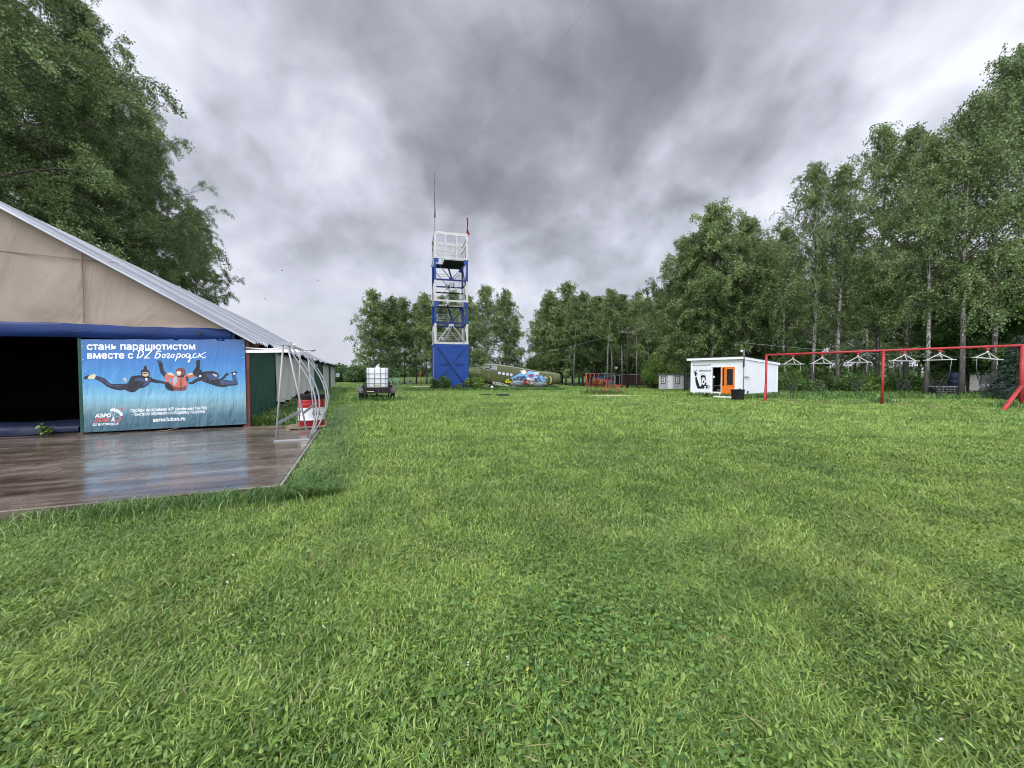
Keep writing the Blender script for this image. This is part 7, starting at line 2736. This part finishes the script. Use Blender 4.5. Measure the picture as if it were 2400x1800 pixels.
for k, (px, Y, w, h_, lab) in enumerate(((1170, 44.0, 1.6, .5, 'weeds under the aeroplane cockpit'), (1235, 44.4, 2.2, .5, 'weeds under the middle of the aeroplane'), (1290, 44.3, 2.4, .55, 'weeds under the aeroplane tail'))):
    bush('weed_clump', px, Y, w, h_, M_fold, 2600, .12, 'dark green ' + lab, 'weed clumps along the aeroplane', nb=14, depth=1.0)
# undergrowth at the edge of the right wood
for k, (px, Y, w, h_, m, lab) in enumerate(((1842, 31, 2.4, 2.0, M_folm, 'bush beside the dark picket fence'), (1893, 30, 2.0, 1.2, M_folm, 'light bush behind the first harness'), (1932, 33, 2.0, 1.4, M_folb, 'low light bush behind the second harness'),
                                         (1998, 29, 2.0, 1.5, M_folm, 'bush right of the dark based birch trunk'), (2045, 30.5, 2.0, 1.7, M_folb, 'bright bush left of the middle gantry post'), (2100, 30, 1.8, 1.5, M_folm, 'bright bush right of the middle gantry post'),
                                         (2142, 28.5, 1.6, 1.7, M_folm, 'bush beside the crate left birch trunk'), (2208, 28.4, 2.0, 1.8, M_folm, 'bush above the black crate'), (2262, 33, 2.4, 3.2, M_folm, 'bush behind the crate right trunk'))):
    bush('undergrowth_bush', px, Y, w, h_, m, 8000, .15, lab, 'bushes along the edge of the right wood', nb=18)
tree(MAPLE[0], 2340, 26.5, 640, 'broad light green maple hanging over the right gantry post', None, 'maple_tree', wide=1.1)
tree(MAPLE[0], 2245, 30, 690, 'light green maple between the fifth harness and the garage', None, 'maple_tree', wide=.9)
tree(MAPLE[0], 1880, 33, 812, 'low maple spreading behind the left end of the gantry', None, 'maple_tree', wide=1.3)
# spruce at the right edge
def spruce(px, Y, H, w, label):
    g = gY(px, Y)
    rr = np.random.default_rng(77)
    root = empty('spruce_tree', g, 0, label, 'tree')
    mb = MB(); mb.tube([(0, 0, -.1), (0, 0, H)], [.10, .01], 7); mb.build('trunk', M_limb, root)
    P, D = [], []
    for i in range(90):
        t = (i + .5) / 90
        z = H * (.04 + .94 * t)
        ln = w * (1 - t) ** .8 * (.7 + .5 * rr.random())
        az = i * 2.4 + rr.normal(0, .3)
        m = int(60 + 260 * (1 - t))
        s = rr.random(m) ** .7
        base = np.stack([math.cos(az) * ln * s, math.sin(az) * ln * s, z - ln * .35 * s ** 1.5 + 0 * s], 1)
        lat = rr.normal(0, .16, m) * s * ln
        base[:, 0] += -math.sin(az) * lat; base[:, 1] += math.cos(az) * lat
        base += rr.normal(0, .02, base.shape)
        P.append(base); D.append(np.stack([math.cos(az) + rr.normal(0, .6, m), math.sin(az) + rr.normal(0, .6, m), -.5 + rr.normal(0, .3, m)], 1))
    P = np.concatenate(P); D = np.concatenate(D); D /= np.linalg.norm(D, axis=1)[:, None]
    m = len(P)
    V = leaf_quads(P, D, .13 * (.7 + .6 * rr.random(m)), .035 + 0 * rr.random(m), rr)
    link('crown', np_mesh('spruce_crown', V, np.arange(m * 4).reshape(-1, 4), M_spr), root)
spruce(2383, 21.5, 3.6, 1.5, 'dark young spruce behind the braced right red post')

# hedge and far wood at the left
for k, (px, Y, w, h_, lab) in enumerate(((742, 84, 5, 3.0, 'hedge bush beside the far shed corner'), (772, 82, 6, 2.9, 'hedge bush second from the far shed corner'), (806, 80, 6, 3.2, 'hedge bush in the middle of the far hedge'), (838, 78, 6, 3.4, 'hedge bush right before the leftmost birch'), (702, 90, 6, 3.2, 'hedge bush hidden by the far shed'))):
    bush('hedge_bush', px, Y, w, h_, M_fold, 7000, .3, lab, 'bushes of the far left hedge', nb=20, depth=4)
rr = np.random.default_rng(5)
Ps = []
for k in range(420):     # far wood closing the horizon, one mass
    a = rr.uniform(-1.25, 1.35)
    Y = rr.uniform(150, 260)
    x = a * Y
    if x > 40 and Y < 180: continue
    h_ = rr.uniform(3.6, 6.0)
    n = 260
    d = rr.normal(0, 1, (n, 3)); d /= np.linalg.norm(d, axis=1)[:, None]
    Ps.append(np.array([x, Y, float(hgt(x, Y)) + h_ * .5]) + d * (rr.random(n) ** .4)[:, None] * np.array([4.2, 4.2, h_ * .52]))
P = np.concatenate(Ps)
D = rr.normal(0, 1, P.shape); D /= np.linalg.norm(D, axis=1)[:, None]
m = len(P)
V = leaf_quads(P, D, 1.1 * (.6 + .8 * rr.random(m)), .8 + 0 * rr.random(m), rr)
tag(link('far_wood', np_mesh('far_wood', V, np.arange(m * 4).reshape(-1, 4), M_fold)), 'far dark wood closing the horizon behind the field', 'wood', kind='stuff')

# plants at the hangar
def leafy_plant(loc, h_, n, label, group=None):
    root = empty('leafy_weed', loc, 0, label, 'plant', group)
    rr = np.random.default_rng(int(abs(loc[0] * 100)) + 3)
    mb = MB()
    Ls = []
    for k in range(n):
        a = rr.random() * 6.28
        hh = h_ * (.5 + .5 * rr.random())
        tip = np.array([math.cos(a) * hh * .55, math.sin(a) * hh * .4, hh])
        mb.tube([(0, 0, 0), (tip[0] * .4, tip[1] * .4, hh * .6), tuple(tip)], [.006, .005, .003], 4, caps=False)
        m = 9
        t = .3 + .7 * rr.random(m)
        Pp = np.stack([tip[0] * t, tip[1] * t, hh * t], 1)
        yw = rr.random(m) * 6.28
        ln = .045 + .05 * rr.random(m)
        Ls.append(leaves(Pp[:, 0], Pp[:, 1], Pp[:, 2], yw, ln, ln * .75, rr.normal(.1, .3, m), .4 * np.ones(m), lerp((.05, .13, .02), (.17, .28, .06), rr.random(m)), .05))
    mb.build('stems', M_limb, root)
    V, Fc, T = cat_meshes(Ls)
    link('foliage', np_mesh('weed_foliage', V, Fc, M_weed, T), root)
cat_meshes = lambda parts: (np.concatenate([p[0] for p in parts]), np.concatenate([p[1] + sum(len(q[0]) for q in parts[:i]) for i, p in enumerate(parts)]), np.concatenate([p[2] for p in parts]))
q = at(122, 1022, 8.55)
leafy_plant((q[0], q[1] - .1, PLAT_Z), .26, 14, 'small leafy weed growing at the dark hangar threshold')
for k, (v, u, h_) in enumerate(((.7, .30, .42), (1.3, .35, .5), (2.2, .3, .55), (3.2, .35, .6), (4.4, .4, .6), (6.2, .4, .6))):
    p = h2w(u, v)
    leafy_plant((p.x, p.y, 0), h_, 18, ['leafy weed nearest the hangar corner post', 'second leafy weed along the green hangar wall', 'third leafy weed along the green hangar wall', 'leafy weed where green wall meets white sheet', 'leafy weed under the first white sheet', 'leafy weed behind the drum along the white sheet'][k], 'leafy weeds along the hangar wall')
